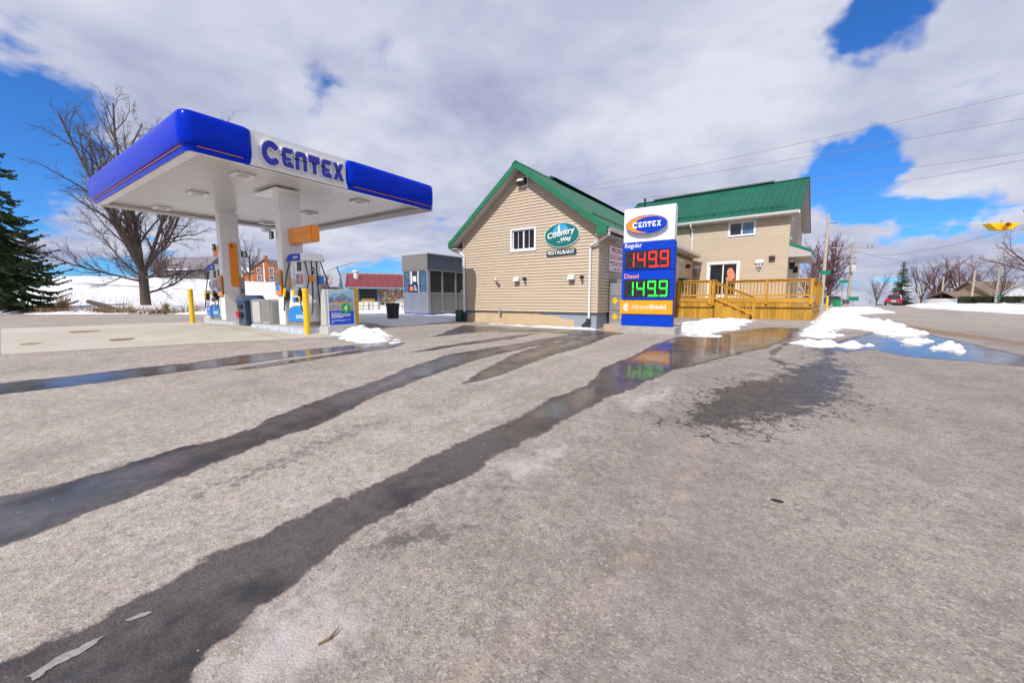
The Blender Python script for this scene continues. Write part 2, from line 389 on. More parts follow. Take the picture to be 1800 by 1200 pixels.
def centex(mb, fr, a0, b0, w, h, d0, d1, grow=0.0, only=None):
    sx = w / LETW
    for i, (x, polys) in enumerate(LET):
        if only is not None and i != only: continue
        for p in polys:
            q = offset_poly(p, grow) if grow else p
            fr.plate(mb, [(a0 + (x + u) * sx, b0 + v * h) for u, v in q], d0, d1)
    return mb
SEG = {'a': [(.12, 1), (.88, 1), (.76, .89), (.24, .89)], 'g': [(.14, .5), (.25, .555), (.75, .555), (.86, .5), (.75, .445), (.25, .445)], 'd': [(.12, 0), (.88, 0), (.76, .11), (.24, .11)],
       'f': [(.1, .98), (.22, .87), (.22, .57), (.1, .51)], 'e': [(.1, .02), (.22, .13), (.22, .43), (.1, .49)],
       'b': [(.9, .98), (.78, .87), (.78, .57), (.9, .51)], 'c': [(.9, .02), (.78, .13), (.78, .43), (.9, .49)]}
DIG = {'1': 'bc', '4': 'fgbc', '9': 'abcdfg'}

# ================================================================== GROUND
POLY = {
'A1':[(-8.72,0.3),(-8.79,0.4),(-8.62,1.04),(-8.54,1.81),(-8.33,2.35),(-8.43,3.25),(-8.02,4.47),(-7.83,5.42),(-7.24,6.14),(-6.99,5.69),(-7.29,5.05),(-7.4,4.12),(-7.45,3.51),(-7.49,2.79),(-7.63,1.93),(-7.72,1.05),(-7.87,0.35),(-7.95,-1.2),(-8.1,-4),(-8.9,-4),(-8.8,-1.2)],
'A2':[(-7.17,6.08),(-6.84,5.41),(-6.9,4.28),(-6.88,3.42),(-6.94,2.82),(-7.16,2.51),(-7.23,2.77),(-7.24,3.4),(-7.23,4.25),(-7.29,5.05)],
'B':[(-4.12,0.06),(-4.12,0.13),(-4.03,0.41),(-4.09,0.72),(-4.13,1.08),(-4.06,1.27),(-4.12,1.57),(-4.31,1.88),(-4.42,2.2),(-4.55,2.61),(-4.73,3.34),(-5.04,4.26),(-5.37,5.44),(-5.32,6.59),(-5.17,7.44),(-5.0,9.97),(-4.53,11.28),(-4.27,9.85),(-4.57,8.5),(-4.62,6.65),(-4.53,5.22),(-4.39,4.32),(-4.16,3.37),(-4.02,2.75),(-3.77,2.31),(-3.66,1.89),(-3.62,1.43),(-3.5,1.18),(-3.49,0.89),(-3.46,0.67),(-3.38,0.5),(-3.32,0.26),(-3.3,0.08),(-3.2,-1.5),(-3.1,-4),(-4.0,-4),(-4.1,-1.5)],
'C':[(-3.65,3.99),(-3.95,4.89),(-4.43,6.37),(-4.54,7.91),(-4.49,8.95),(-4.03,10.87),(-3.7,8.53),(-3.7,6.66),(-3.53,5.09),(-3.5,4.21)],
'D':[(-2.29,0.02),(-2.31,0.18),(-2.25,0.26),(-2.27,0.39),(-2.3,0.49),(-2.32,0.58),(-2.31,0.83),(-2.31,1.11),(-2.29,1.46),(-2.27,1.87),(-2.28,2.16),(-2.25,2.78),(-2.23,3.21),(-2.31,4.1),(-2.2,5.01),(-2.48,6.21),(-2.43,7.19),(-2.52,9.38),(-2.42,11.18),(-1.84,11.9),(-1.21,13.84),(-0.56,15.98),(0.22,16.0),(0.07,12.33),(-0.33,10.17),(-0.68,9.2),(-1.09,7.79),(-1.48,6.54),(-1.57,5.64),(-1.75,4.49),(-1.79,3.48),(-1.82,2.62),(-1.84,2.41),(-1.79,2.02),(-1.87,1.67),(-1.87,1.23),(-1.86,1.07),(-1.82,0.96),(-1.75,0.81),(-1.75,0.69),(-1.69,0.6),(-1.72,0.5),(-1.69,0.42),(-1.59,0.39),(-1.49,0.34),(-1.4,-1.2),(-1.3,-4),(-2.4,-4),(-2.35,-1.2)],
'Fp':[(0.47,10.73),(0.98,12.42),(1.97,15.45),(3.22,16.92),(3.52,13.94),(3.77,11.89),(3.88,11.39),(4.3,9.8),(3.9,8.6),(3.4,9.93),(3.25,10.21),(2.66,10.4),(1.92,10.38),(1.54,11.19),(0.93,10.49)],
'H1':[(-6.18,5.14),(-6.25,6.17),(-6.2,7.24),(-6.1,8.77),(-5.89,10.25),(-5.69,8.18),(-5.93,6.74),(-5.97,5.72)],
'H2':[(-7.54,7.24),(-8.37,8.75),(-9.33,10.46),(-7.3,10.5),(-5.02,11.57),(-3.82,11.21),(-4.03,10.03),(-5.81,10.11),(-7.31,9.06),(-7.44,7.99)],
'crack':[(0.22,16.0),(0.34,16.08),(0.13,11.83),(-0.17,9.73),(-0.21,8.9),(0.03,8.26),(-0.02,8.05),(-0.27,8.71),(-0.27,9.83),(0.07,12.33)],
}
EPATCH = [(-0.81,4.27),(-0.81,5.08),(-0.71,5.68),(-0.58,6.26),(-0.06,6.91),(0.04,7.8),(0.39,8.51),(0.54,9.64),(0.61,11.57),(1.04,11.87),(0.7,9.76),(0.76,8.76),(0.73,7.6),(0.58,5.97),(0.41,5.46),(0.13,5.07),(-0.11,4.65),(-0.41,4.14),(-0.69,4.05)]
DAMP = [[(-3.14,0.74),(-3.22,1.15),(-3.35,1.62),(-3.42,2.34),(-3.31,2.67),(-3.16,2.15),(-3.02,1.46),(-3.01,1.0),(-2.97,0.78)],
        [(-1.72,1.99),(-1.56,2.25),(-1.44,2.1),(-1.57,1.99)],
        [(-1.76,1.01),(-1.83,1.29),(-1.67,1.57),(-1.37,1.68),(-1.36,1.44),(-1.57,1.17)]]
DIRT = [(2.5,20.38),(3.26,21.72),(3.87,17.81),(4.68,14.87),(4.91,14.01),(5.3,12.6),(5.0,12.2),(4.69,13.37),(4.35,14.05),(3.81,15.51),(3.34,15.85)]
def sdist(px, py, poly):
    """signed distance in metres, positive inside"""
    P = np.asarray(poly, float); n = len(P); best = np.full(px.shape, 1e9); ins = np.zeros(px.shape, bool)
    for i in range(n):
        ax, ay = P[i]; bx, by = P[(i + 1) % n]; ex, ey = bx - ax, by - ay
        t = np.clip(((px - ax) * ex + (py - ay) * ey) / (ex * ex + ey * ey + 1e-12), 0, 1)
        dd = np.hypot(px - ax - t * ex, py - ay - t * ey); best = np.minimum(best, dd)
        c = ((ay > py) != (by > py)) & (px < (bx - ax) * (py - ay) / ((by - ay) + 1e-12) + ax)
        ins ^= c
    return np.where(ins, best, -best)
def axis(segs):
    out = [segs[0][0]]
    for a, b, s in segs:
        x = a
        while x < b - 1e-6:
            x = min(b, x + s); out.append(x)
            s_ = s
    return np.array(out)
def geo(a, b, s, k):
    out = []; x = a
    while x < b: x += s; s *= k; out.append(min(x, b))
    return out
d_ax = np.concatenate([axis([(-6, -1, .5), (-1, 12, .085), (12, 26, .2)]), geo(26, 1500, .4, 1.13)])
l_r = np.concatenate([axis([(0, 7, .085), (7, 20, .2)]), geo(20, 1500, .4, 1.13)])
l_ax = np.concatenate([-l_r[::-1][:-1], l_r])
LL, DD = np.meshgrid(l_ax, d_ax)
GX = LL * RT[0] + DD * FW[0]; GY = LL * RT[1] + DD * FW[1]; GZ = Hn(GX, GY)
nr, nc = LL.shape
verts = np.stack([GX.ravel(), GY.ravel(), GZ.ravel()], 1)
idx = np.arange(nr * nc).reshape(nr, nc)
quads = np.stack([idx[:-1, :-1], idx[:-1, 1:], idx[1:, 1:], idx[1:, :-1]], -1).reshape(-1, 4)
def grid_mesh(name, verts, quads):
    me = bpy.data.meshes.new(name)
    me.vertices.add(len(verts)); me.vertices.foreach_set('co', verts.astype(np.float32).ravel())
    me.loops.add(len(quads) * 4); me.loops.foreach_set('vertex_index', quads.astype(np.int32).ravel())
    me.polygons.add(len(quads)); me.polygons.foreach_set('loop_start', (np.arange(len(quads)) * 4).astype(np.int32))
    me.polygons.foreach_set('loop_total', np.full(len(quads), 4, np.int32))
    me.polygons.foreach_set('use_smooth', np.ones(len(quads), bool))
    me.update(calc_edges=True); me.validate(); return me
gme = grid_mesh('ground', verts, quads)
near = (np.abs(LL.ravel()) < 40) & (DD.ravel() < 40)
vx, vy = verts[near, 0], verts[near, 1]
def field(polys):
    out = np.full(len(verts), -2.0); s = np.full(vx.shape, -2.0)
    for p in polys: s = np.maximum(s, sdist(vx, vy, p))
    out[near] = np.clip(s, -2, 2); return out
ATTR = {'wet': field(list(POLY.values())), 'patch': field([EPATCH]), 'damp': field(DAMP), 'dirt': field([DIRT])}
def lines(pls):
    out = np.full(len(verts), 2.0); s_ = np.full(vx.shape, 2.0)
    for pl_ in pls:
        for (ax, ay), (bx, by) in zip(pl_[:-1], pl_[1:]):
            ex, ey = bx - ax, by - ay; t_ = np.clip(((vx - ax) * ex + (vy - ay) * ey) / (ex * ex + ey * ey), 0, 1)
            s_ = np.minimum(s_, np.hypot(vx - ax - t_ * ex, vy - ay - t_ * ey))
    out[near] = s_; return out
ATTR['sandline'] = lines([[(-0.9,0.7),(-0.79,1.0),(-0.74,1.23),(-0.64,1.54),(-0.57,1.86),(-0.51,2.42),(-0.52,3.03),(-0.57,3.79)]])
ATTR['crackline'] = lines([[(0.89,8.18),(1.34,8.11),(1.71,7.85),(1.91,7.34),(2.5,6.6)], [(-0.72,4.12),(-0.75,3.66),(-0.82,3.18)], [(-0.11,4.65),(-0.14,4.25),(-.3,3.9)], [(0.58,6.11),(0.91,5.57),(1.42,5.34),(1.9,4.87)],
    [(-1.56,1.65),(-1.23,2.16),(-0.85,2.6),(-0.23,3.23),(.3,3.5)], [(-7.2,1.2),(-6.2,1.9),(-5.6,3.4)], [(-6.6,.2),(-5.6,.7),(-4.9,.9)]])
ATTR['spots'] = field([[(x_ + .07 * math.cos(a_), y_ + .05 * math.sin(a_)) for a_ in np.linspace(0, 5.5, 8)] for x_, y_ in ((-1.86,1.28),(-1.84,1.46),(-1.63,1.37),(-1.59,1.49),(-1.45,1.53),(-1.63,1.25),(-1.5,2.1),(-1.42,1.9))])
ATTR['pale'] = field([[(-1.78,2.3),(-1.57,2.66),(-1.5,3.2),(-1.39,2.43),(-1.49,2.15)], [(-1.6,.45),(-1.68,.8),(-1.5,1.0),(-1.3,.8),(-1.35,.4)], [(-1.55,4.4),(-1.3,5.6),(-1.1,5.2),(-1.3,4.2)]])
ATTR['dust'] = np.maximum(sstep((-1.2 - verts[:, 0]) / 1.6), sstep((DD.ravel() - 10) / 5))      # drier, dustier paving on the pump side of the long streak
# how deep the standing water is: the left gutter puddle, the pool by the sign and the pool by the road
pool = field([POLY['A1'], POLY['A2'], POLY['Fp']])
dL, dD = LD(vx, vy)
ctr = field([POLY['D']]); tmp = np.full(len(verts), -2.0); tmp[near] = np.minimum(ctr[near], (vy - 3.0) * .4); pool = np.maximum(pool, tmp)
ATTR['pool'] = pool
# snow-covered country farther out
ATTR['far'] = np.where(np.abs(LL.ravel() - DD.ravel() * .93) < 9, -1.0, np.clip(((DD.ravel() - 62) / 10), -1, 1))
for k, a in ATTR.items():
    at = gme.attributes.new(k, 'FLOAT', 'POINT'); at.data.foreach_set('value', a.astype(np.float32))
ground = link('ground', gme); tag(ground, 'worn grey asphalt lot with dark wet streaks and puddles', 'ground', kind='structure')

def ground_material():
    m = bpy.data.materials.new('wet_asphalt'); m.use_nodes = True
    nt = m.node_tree; N = nt.nodes; L = nt.links; b = N['Principled BSDF']
    def nd(t, **k):
        n = N.new(t)
        for a, c in k.items(): setattr(n, a, c)
        return n
    def val(x, sock):
        if isinstance(x, (int, float)): sock.default_value = x
        else: L.new(x, sock)
    def M_(op, a, b_=None, clamp=False):
        n = nd('ShaderNodeMath', operation=op, use_clamp=clamp); val(a, n.inputs[0])
        if b_ is not None: val(b_, n.inputs[1])
        return n.outputs[0]
    tc = nd('ShaderNodeTexCoord'); P = tc.outputs['Object']
    def noise(scale, det=5, rough=.6, stretch=None, rot=0):
        v = P
        if stretch:
            mp = nd('ShaderNodeMapping'); mp.inputs['Scale'].default_value = stretch; mp.inputs['Rotation'].default_value = (0, 0, rot); L.new(P, mp.inputs[0]); v = mp.outputs[0]
        n = nd('ShaderNodeTexNoise'); n.inputs['Scale'].default_value = scale; n.inputs['Detail'].default_value = det; n.inputs['Roughness'].default_value = rough
        L.new(v, n.inputs['Vector']); return n.outputs['Fac']
    def attr(k): n = nd('ShaderNodeAttribute', attribute_name=k); return n.outputs['Fac']
    def ss(x, a, c, lo=0, hi=1):
        n = nd('ShaderNodeMapRange', interpolation_type='SMOOTHSTEP'); L.new(x, n.inputs['Value'])
        for i, v in zip(('From Min', 'From Max', 'To Min', 'To Max'), (a, c, lo, hi)): n.inputs[i].default_value = v
        return n.outputs[0]
    def mix(f, a, c, mode='MIX'):
        n = nd('ShaderNodeMix', data_type='RGBA', blend_type=mode); val(f, n.inputs[0])
        for s, v in ((n.inputs[6], a), (n.inputs[7], c)):
            if isinstance(v, tuple): s.default_value = (*v, 1)
            else: L.new(v, s)
        return n.outputs[2]
    big = noise(.35, 4); mid = noise(2.3, 4, .65); fine = noise(38, 3, .7); grit = noise(120, 3, .7)
    base = mix(ss(big, .35, .65), (.240, .203, .179), (.320, .278, .248))
    base = mix(ss(mid, .35, .7), base, (.342, .300, .268))
    # pale and dark aggregate
    vo = nd('ShaderNodeTexVoronoi', feature='F1'); vo.inputs['Scale'].default_value = 115; L.new(P, vo.inputs['Vector'])
    sepc = nd('ShaderNodeSeparateColor'); L.new(vo.outputs['Color'], sepc.inputs[0])
    base = mix(M_('MULTIPLY', ss(sepc.outputs[0], .84, .90), M_('ADD', .18, M_('MULTIPLY', mid, .5))), base, (.58, .54, .50))
    base = mix(M_('MULTIPLY', ss(sepc.outputs[1], .80, .86), .55), base, (.13, .112, .106))
    blot = noise(17, 5, .78); base = mix(M_('MULTIPLY', ss(blot, .50, .66), .62), base, (.135, .118, .112)); base = mix(M_('MULTIPLY', ss(blot, .48, .34), .50), base, (.46, .42, .385))
    pk2 = noise(1.3, 7, .85); base = mix(M_('MULTIPLY', ss(pk2, .53, .60), .30), base, (.175, .152, .145)); base = mix(M_('MULTIPLY', ss(pk2, .46, .38), .22), base, (.42, .385, .355))
    pk3 = noise(3.7, 5, .8); base = mix(M_('MULTIPLY', ss(pk3, .55, .62), .28), base, (.19, .168, .160))
    base = mix(M_('MULTIPLY', ss(fine, .5, .75), .35), base, (.19, .17, .16))
    base = mix(M_('MULTIPLY', ss(grit, .55, .75), .4), base, (.5, .47, .44))
    base = mix(1.0, base, mix(attr('dust'), (.90, .88, .87), (1.12, 1.10, 1.08)), 'MULTIPLY')
    # tyre-polished bands and faint stains running with the drive
    st = noise(1.0, 4, .6, (1.4, .12, 1), R(8)); base = mix(M_('MULTIPLY', ss(st, .5, .7), .35), base, (.20, .18, .175))
    # sand
    sn = noise(.55, 6, .7); sand = M_('MULTIPLY', ss(sn, .60, .72), ss(noise(9, 5, .7), .42, .62))
    base = mix(M_('MULTIPLY', sand, .55), base, (.42, .30, .19))
    # dirt line along the road edge
    dr = M_('ADD', attr('dirt'), M_('MULTIPLY', M_('SUBTRACT', noise(3, 6, .7), .5), .9))
    base = mix(M_('MULTIPLY', ss(dr, -.15, .12), .75), base, (.21, .135, .075))
    sl = M_('ADD', attr('sandline'), M_('MULTIPLY', M_('SUBTRACT', noise(4, 4, .75), .5), .30))
    base = mix(M_('MULTIPLY', M_('MULTIPLY', ss(sl, .10, .0), ss(noise(5, 6, .75), .45, .62)), .38), base, (.44, .32, .22))
    pls_ = M_('ADD', attr('pale'), M_('MULTIPLY', M_('SUBTRACT', noise(7, 4, .75), .5), .8))
    base = mix(M_('MULTIPLY', ss(pls_, -.10, .18), .60), base, (.50, .46, .45))
    sps_ = M_('ADD', attr('spots'), M_('MULTIPLY', M_('SUBTRACT', noise(16, 3, .75), .5), .22))
    base = mix(M_('MULTIPLY', ss(sps_, -.03, .05), .60), base, (.10, .088, .085))
    kl = M_('ADD', attr('crackline'), M_('MULTIPLY', M_('SUBTRACT', noise(7, 6, .7), .5), .16))
    base = mix(M_('MULTIPLY', ss(M_('ABSOLUTE', kl), .009, .0), .75), base, (.06, .052, .05))
    # hairline cracks
    cr = nd('ShaderNodeTexVoronoi', feature='DISTANCE_TO_EDGE'); cr.inputs['Scale'].default_value = .42
    wv = nd('ShaderNodeVectorMath', operation='ADD'); nv = nd('ShaderNodeTexNoise'); nv.inputs['Scale'].default_value = 1.7; nv.inputs['Detail'].default_value = 6
    L.new(P, nv.inputs['Vector']); L.new(P, wv.inputs[0]); L.new(nv.outputs['Color'], wv.inputs[1]); L.new(wv.outputs[0], cr.inputs['Vector'])
    crack = M_('MULTIPLY', ss(cr.outputs['Distance'], .0, .006, 1, 0), ss(noise(.3, 3), .52, .62))
    base = mix(M_('MULTIPLY', crack, .45), base, (.09, .08, .075))
    # wet masks: distances to the streak outlines, roughened
    wob = M_('SUBTRACT', noise(2.2, 5, .68), .5); wob2 = M_('SUBTRACT', noise(14, 3, .7), .5)
    wsd = M_('ADD', attr('wet'), M_('ADD', M_('MULTIPLY', wob, .26), M_('MULTIPLY', wob2, .09)))
    wet = ss(wsd, -.012, .03)
    psd = M_('ADD', attr('patch'), M_('ADD', M_('MULTIPLY', M_('SUBTRACT', noise(2.6, 6, .8), .5), 1.5), M_('MULTIPLY', wob2, .7)))
    pm = ss(psd, .02, .08)
    cv = nd('ShaderNodeTexVoronoi', feature='DISTANCE_TO_EDGE'); cv.inputs['Scale'].default_value = 4.2; L.new(wv.outputs[0], cv.inputs['Vector'])
    pm = M_('MAXIMUM', pm, M_('MULTIPLY', ss(cv.outputs['Distance'], .055, .02), ss(psd, -.42, -.22))); wet = M_('MAXIMUM', wet, pm)
    dsd = M_('ADD', attr('damp'), M_('MULTIPLY', M_('SUBTRACT', noise(11, 5, .8), .5), 1.1))
    wet = M_('MAXIMUM', wet, M_('MULTIPLY', ss(dsd, .02, .12), .50))
    # salt bloom just outside the streaks
    salt = M_('MULTIPLY', M_('MULTIPLY', ss(attr('wet'), -.45, -.05), M_('SUBTRACT', 1.0, wet)), ss(noise(5, 4, .75), .52, .70))
    base = mix(M_('MULTIPLY', salt, .45), base, (.50, .47, .48))
    wcol = mix(.88, base, (.155, .142, .145), 'MIX')
    wcol = mix(M_('MULTIPLY', ss(grit, .5, .8), .35), wcol, (.13, .11, .10))
    dk = mix(1.0, base, (.30, .285, .29), 'MULTIPLY'); wcol = mix(.35, dk, (.062, .054, .052))
    spk = noise(55, 3, .6); wcol = mix(M_('MULTIPLY', ss(spk, .60, .72), .55), wcol, (.20, .15, .105)); wcol = mix(ss(noise(1.6, 5, .65), .45, .65), wcol, (.026, .023, .023))
    wcol = mix(M_('MULTIPLY', pm, .8), wcol, mix(ss(noise(11, 5, .7), .4, .65), (.040, .032, .029), (.10, .078, .066)))
    colr = mix(wet, base, wcol)
    farm = ss(M_('ADD', attr('far'), M_('SUBTRACT', noise(.05, 5), .5)), -.1, .15)
    colr = mix(farm, colr, (.80, .81, .84))
    L.new(colr, b.inputs['Base Color'])
    film = M_('MULTIPLY', ss(M_('ADD', attr('wet'), M_('MULTIPLY', wob, 1.0)), .02, .30), ss(noise(2.0, 5, .65, (1, .35, 1)), .38, .58, .25, 1.0))
    pl = ss(M_('ADD', attr('pool'), M_('MULTIPLY', wob, .35)), .02, .16)
    coat = M_('MAXIMUM', M_('MULTIPLY', film, .95), M_('MULTIPLY', pl, .85))
    coat = M_('MULTIPLY', M_('MAXIMUM', M_('MULTIPLY', coat, .85), M_('MULTIPLY', wet, .22)), M_('SUBTRACT', 1.0, farm))
    coat = M_('MULTIPLY', coat, M_('SUBTRACT', 1.0, M_('MULTIPLY', pm, .65)))
    L.new(coat, b.inputs['Coat Weight']); b.inputs['Coat IOR'].default_value = 1.45
    L.new(ss(pl, 0, 1, .18, .055), b.inputs['Coat Roughness'])
    L.new(ss(wet, 0, 1, .86, .42), b.inputs['Roughness']); b.inputs['Specular IOR Level'].default_value = .35
    hgt = M_('ADD', M_('MULTIPLY', fine, .6), M_('ADD', M_('MULTIPLY', grit, .5), M_('MULTIPLY', vo.outputs['Distance'], 1.0)))
    bp = nd('ShaderNodeBump'); bp.inputs['Distance'].default_value = .006
    L.new(M_('SUBTRACT', .5, M_('MULTIPLY', pl, .4)), bp.inputs['Strength']); L.new(hgt, bp.inputs['Height']); L.new(bp.outputs[0], b.inputs['Normal'])
    # ripples on the film
    b2 = nd('ShaderNodeBump'); b2.inputs['Distance'].default_value = .004; b2.inputs['Strength'].default_value = .55
    L.new(noise(9, 4, .6, (1, .5, 1)), b2.inputs['Height']); L.new(b2.outputs[0], b.inputs['Coat Normal'])
    return m
gme.materials.append(ground_material())

# concrete forecourt: slabs with open joints
m_slab = mat('forecourt_concrete', (0.40, 0.36, 0.30), 0.85, second=(0.50, 0.46, 0.40), scale=0.9, var=0.10, bump=0.25, bscale=70)
pad = bpy.data.objects.new('concrete_pad', None); col.objects.link(pad); pad.location = (-14, 3, 0.05)
tag(pad, 'pale concrete forecourt of large slabs under the fuel canopy', 'pavement', kind='structure')
front = [(-13.6, -8.5), (-12.4, -3.4), (-12.05, 0.59), (-9.74, 4.61), (-9.15, 5.75)]
back = [(-24, -10.5), (-22.2, -4.2), (-20.53, 1.08), (-18.25, 5.24), (-13.6, 9.3)]
for i in range(4):
    for j in range(3):
        g0, g1 = 0.004, 0.996
        mb = MB(); n = 10
        vs_ = []
        for a in range(n + 1):
            s = g0 + (g1 - g0) * a / n
            f0 = (front[i][0] * (1 - s) + front[i + 1][0] * s, front[i][1] * (1 - s) + front[i + 1][1] * s)
            b0 = (back[i][0] * (1 - s) + back[i + 1][0] * s, back[i][1] * (1 - s) + back[i + 1][1] * s)
            for c in range(n + 1):
                t = (j + g0 * .5 + (1 - g0) * c / n) / 3
                if c == n: t = (j + 1 - g0 * .5) / 3
                x = f0[0] * (1 - t) + b0[0] * t; y = f0[1] * (1 - t) + b0[1] * t
                vs_.append((x + 14, y - 3, H(x, y) + 0.006 - 0.05))
        fs = [(a * (n + 1) + c, (a + 1) * (n + 1) + c, (a + 1) * (n + 1) + c + 1, a * (n + 1) + c + 1) for a in range(n) for c in range(n)]
        mb.add(vs_, fs); link('slab', mb.mesh('slab', m_slab, True), pad)
for (x, y, r) in ((-16.07, 2.3, .30), (-12.72, 2.4, .22), (-13.6, 1.1, .15)):
    mb = MB(); mb.lathe([(r, 0), (r, .012), (r * .93, .016), (r * .9, .012), (0.02, .013)], (x, y, H(x, y) + .006), 24)
    single('manhole_cover', mb, mat('rusty_cover', (.30, .19, .11), .8, var=.3), {(-16.07): 'rust brown fill cover farthest out on the concrete pad', (-12.72): 'rust brown fill cover nearest the asphalt edge of the pad', (-13.6): 'small rusty cover between the larger covers on the pad'}[x], 'cover', 'fill covers set in the concrete forecourt')

# ------------------------------------------------------------------ snow
def snow_material():
    m = mat('snow', (0.60, 0.60, 0.62), 0.75, second=(0.76, 0.77, 0.80), var=0.05, scale=2.2, bump=0.9, bscale=14)
    nt = m.node_tree; b = nt.nodes['Principled BSDF']; src = b.inputs['Base Color'].links[0].from_socket
    tc = nt.nodes.new('ShaderNodeTexCoord'); nz = nt.nodes.new('ShaderNodeTexNoise'); nz.inputs['Scale'].default_value = 26; nz.inputs['Detail'].default_value = 5; nz.inputs['Roughness'].default_value = .75
    nt.links.new(tc.outputs['Object'], nz.inputs['Vector']); mr = nt.nodes.new('ShaderNodeMapRange'); mr.inputs['From Min'].default_value = .56; mr.inputs['From Max'].default_value = .70; mr.inputs['To Max'].default_value = .55
    nt.links.new(nz.outputs['Fac'], mr.inputs['Value']); mx = nt.nodes.new('ShaderNodeMix'); mx.data_type = 'RGBA'; nt.links.new(mr.outputs[0], mx.inputs[0]); nt.links.new(src, mx.inputs[6]); mx.inputs[7].default_value = (.34, .31, .28, 1); nt.links.new(mx.outputs[2], b.inputs['Base Color'])
    return m
m_snow = snow_material()
m_snowdirty = mat('dirty_snow', (0.62, 0.60, 0.58), 0.8, second=(0.82, 0.82, 0.84), scale=2.5, var=0.1, bump=0.6, bscale=12)
def fbm(x, y, s, o=0.0):
    return mnoise.fractal(Vector((x * s + o, y * s - o, o)), 1.0, 2.0, 5) if True else 0
def snow_patch(poly, label, thick, step=0.09, edge=0.5, rough=0.08, nz=1.6, seed=0.0, m=m_snow, peaks=()):
    P = np.array(poly); x0, y0 = P.min(0) - .25; x1, y1 = P.max(0) + .25
    xs = np.arange(x0, x1 + step, step); ys = np.arange(y0, y1 + step, step)
    XX, YY = np.meshgrid(xs, ys); sd = sdist(XX.ravel(), YY.ravel(), poly).reshape(XX.shape)
    nz_ = np.array([fbm(a, b, nz, seed) for a, b in zip(XX.ravel(), YY.ravel())]).reshape(XX.shape)
    sd = sd + nz_ * rough * 2.2
    hgt = np.where(sd > 0, thick * (1 - np.exp(-np.maximum(sd, 0) / edge)), sd * .8) + np.where(sd > 0, nz_ * rough * .6, 0) * np.clip(sd * 4, 0, 1)
    for (px, py, ph, pr) in peaks: hgt += np.where(sd > -.1, ph * np.exp(-((XX - px) ** 2 + (YY - py) ** 2) / pr ** 2) * (1 + nz_ * .6), 0)
    ZZ = Hn(XX, YY) + np.maximum(hgt, -.06)
    V_ = np.stack([XX.ravel(), YY.ravel(), ZZ.ravel()], 1); n0, n1 = XX.shape; id_ = np.arange(n0 * n1).reshape(n0, n1)
    q = np.stack([id_[:-1, :-1], id_[:-1, 1:], id_[1:, 1:], id_[1:, :-1]], -1).reshape(-1, 4)
    keep = (hgt.ravel()[q] > -.05).any(1); q = q[keep]
    used = np.unique(q); mp = np.full(len(V_), -1); mp[used] = np.arange(len(used)); V_ = V_[used]; q = mp[q]
    c = np.array([(x0 + x1) / 2, (y0 + y1) / 2, H((x0 + x1) / 2, (y0 + y1) / 2)])
    me = grid_mesh('snow_patch', V_ - c, q); me.materials.append(m)
    o = link('snow_patch', me, None, tuple(c)); return tag(o, label, 'snow', 'melting snow patches around the lot')
SN = {
'pile':[(-9.75,5.83),(-9.93,6.53),(-9.61,7.04),(-7.89,6.35),(-7.47,5.95),(-7.83,5.42),(-8.71,5.5)],
'signside':[(-3.35,15.59),(-3.17,18.16),(-2.95,20.0),(-1.23,20.2),(-1.36,18.09),(-1.32,14.68),(-1.7,13.09),(-1.63,11.89),(-2.23,11.31),(-2.62,12.25)],
'bankfar':[(1.64,30.28),(3.31,50),(7.37,56),(6.9,50),(5.53,35.38),(2.94,29.14)],
'bank':[(0.95,20.93),(1.48,27.22),(2.76,27.26),(3.19,21.26),(3.2,16.5),(2.9,15.21),(2.31,14.48),(2.11,15.55),(1.75,17.06),(0.92,15.32),(0.49,15.03)],
'strip':[(0.02,11.38),(0.54,12.38),(0.95,12.04),(1.54,11.88),(1.18,11.22),(0.48,10.94)],
'lumpa':[(2.32,13.36),(2.92,14.31),(2.79,13.31),(2.29,12.51)],
'lumpb':[(2.64,12.33),(3.07,13.39),(3.07,12.74),(2.82,11.89),(2.53,11.69)],
'lumpc':[(0.36,13.96),(0.9,14.9),(1.23,14.21),(0.79,12.97),(0.38,12.98)],
'wall':[(-9.55,11.5),(-8.1,11.7),(-6.27,11.8),(-5.7,12.1),(-5.1,12.0),(-4.88,11.6),(-5.92,11.45),(-7.3,11.35),(-8.65,11.4)],
'kiosk':[(-17.84,10.02),(-27.27,17.07),(-29.79,21.33),(-32.37,27.96),(-21.34,24.99),(-11.48,15.0),(-10.9,12.2),(-10.4,8.91),(-10.63,8.23),(-12.29,8.54),(-12.51,7.82)],
}
snow_patch(SN['pile'], 'small heap of ploughed snow beside the poster stand', .10, .035, .35, .11, 3.2, 3.0, peaks=((-9.2, 6.25, .12, .3), (-8.45, 5.95, .10, .25), (-8.9, 6.4, .08, .25), (-8.75, 5.9, .07, .18)))
snow_patch(SN['signside'], 'flat snow patch between the price sign and the deck steps', .08, .07, .5, .13, 1.6, 8.0)
snow_patch(SN['bankfar'], 'snow bank round the poles beyond the deck', .22, .25, .8, .12, .6, 9.0)
snow_patch(SN['bank'], 'long ploughed snow bank beside the deck corner', .19, .06, .7, .17, 1.9, 11.0)
snow_patch(SN['strip'], 'thin strip of melting snow before the puddles', .07, .04, .3, .13, 2.8, 14.0)
snow_patch(SN['lumpa'], 'middle lump of snow in the roadside puddle', .11, .04, .3, .12, 3.2, 17.0)
snow_patch(SN['lumpb'], 'outermost lump of snow in the roadside puddle', .13, .04, .3, .12, 3.2, 21.0)
snow_patch(SN['lumpc'], 'small snow scrap between bank and thin strip', .08, .04, .3, .13, 2.8, 24.0)
snow_patch(SN['wall'], 'narrow ribbon of snow along the restaurant foundation', .07, .05, .3, .05, 2.0, 27.0)
snow_patch(SN['kiosk'], 'broad snow patch round the glass kiosk', .09, .2, .6, .09, .8, 31.0)

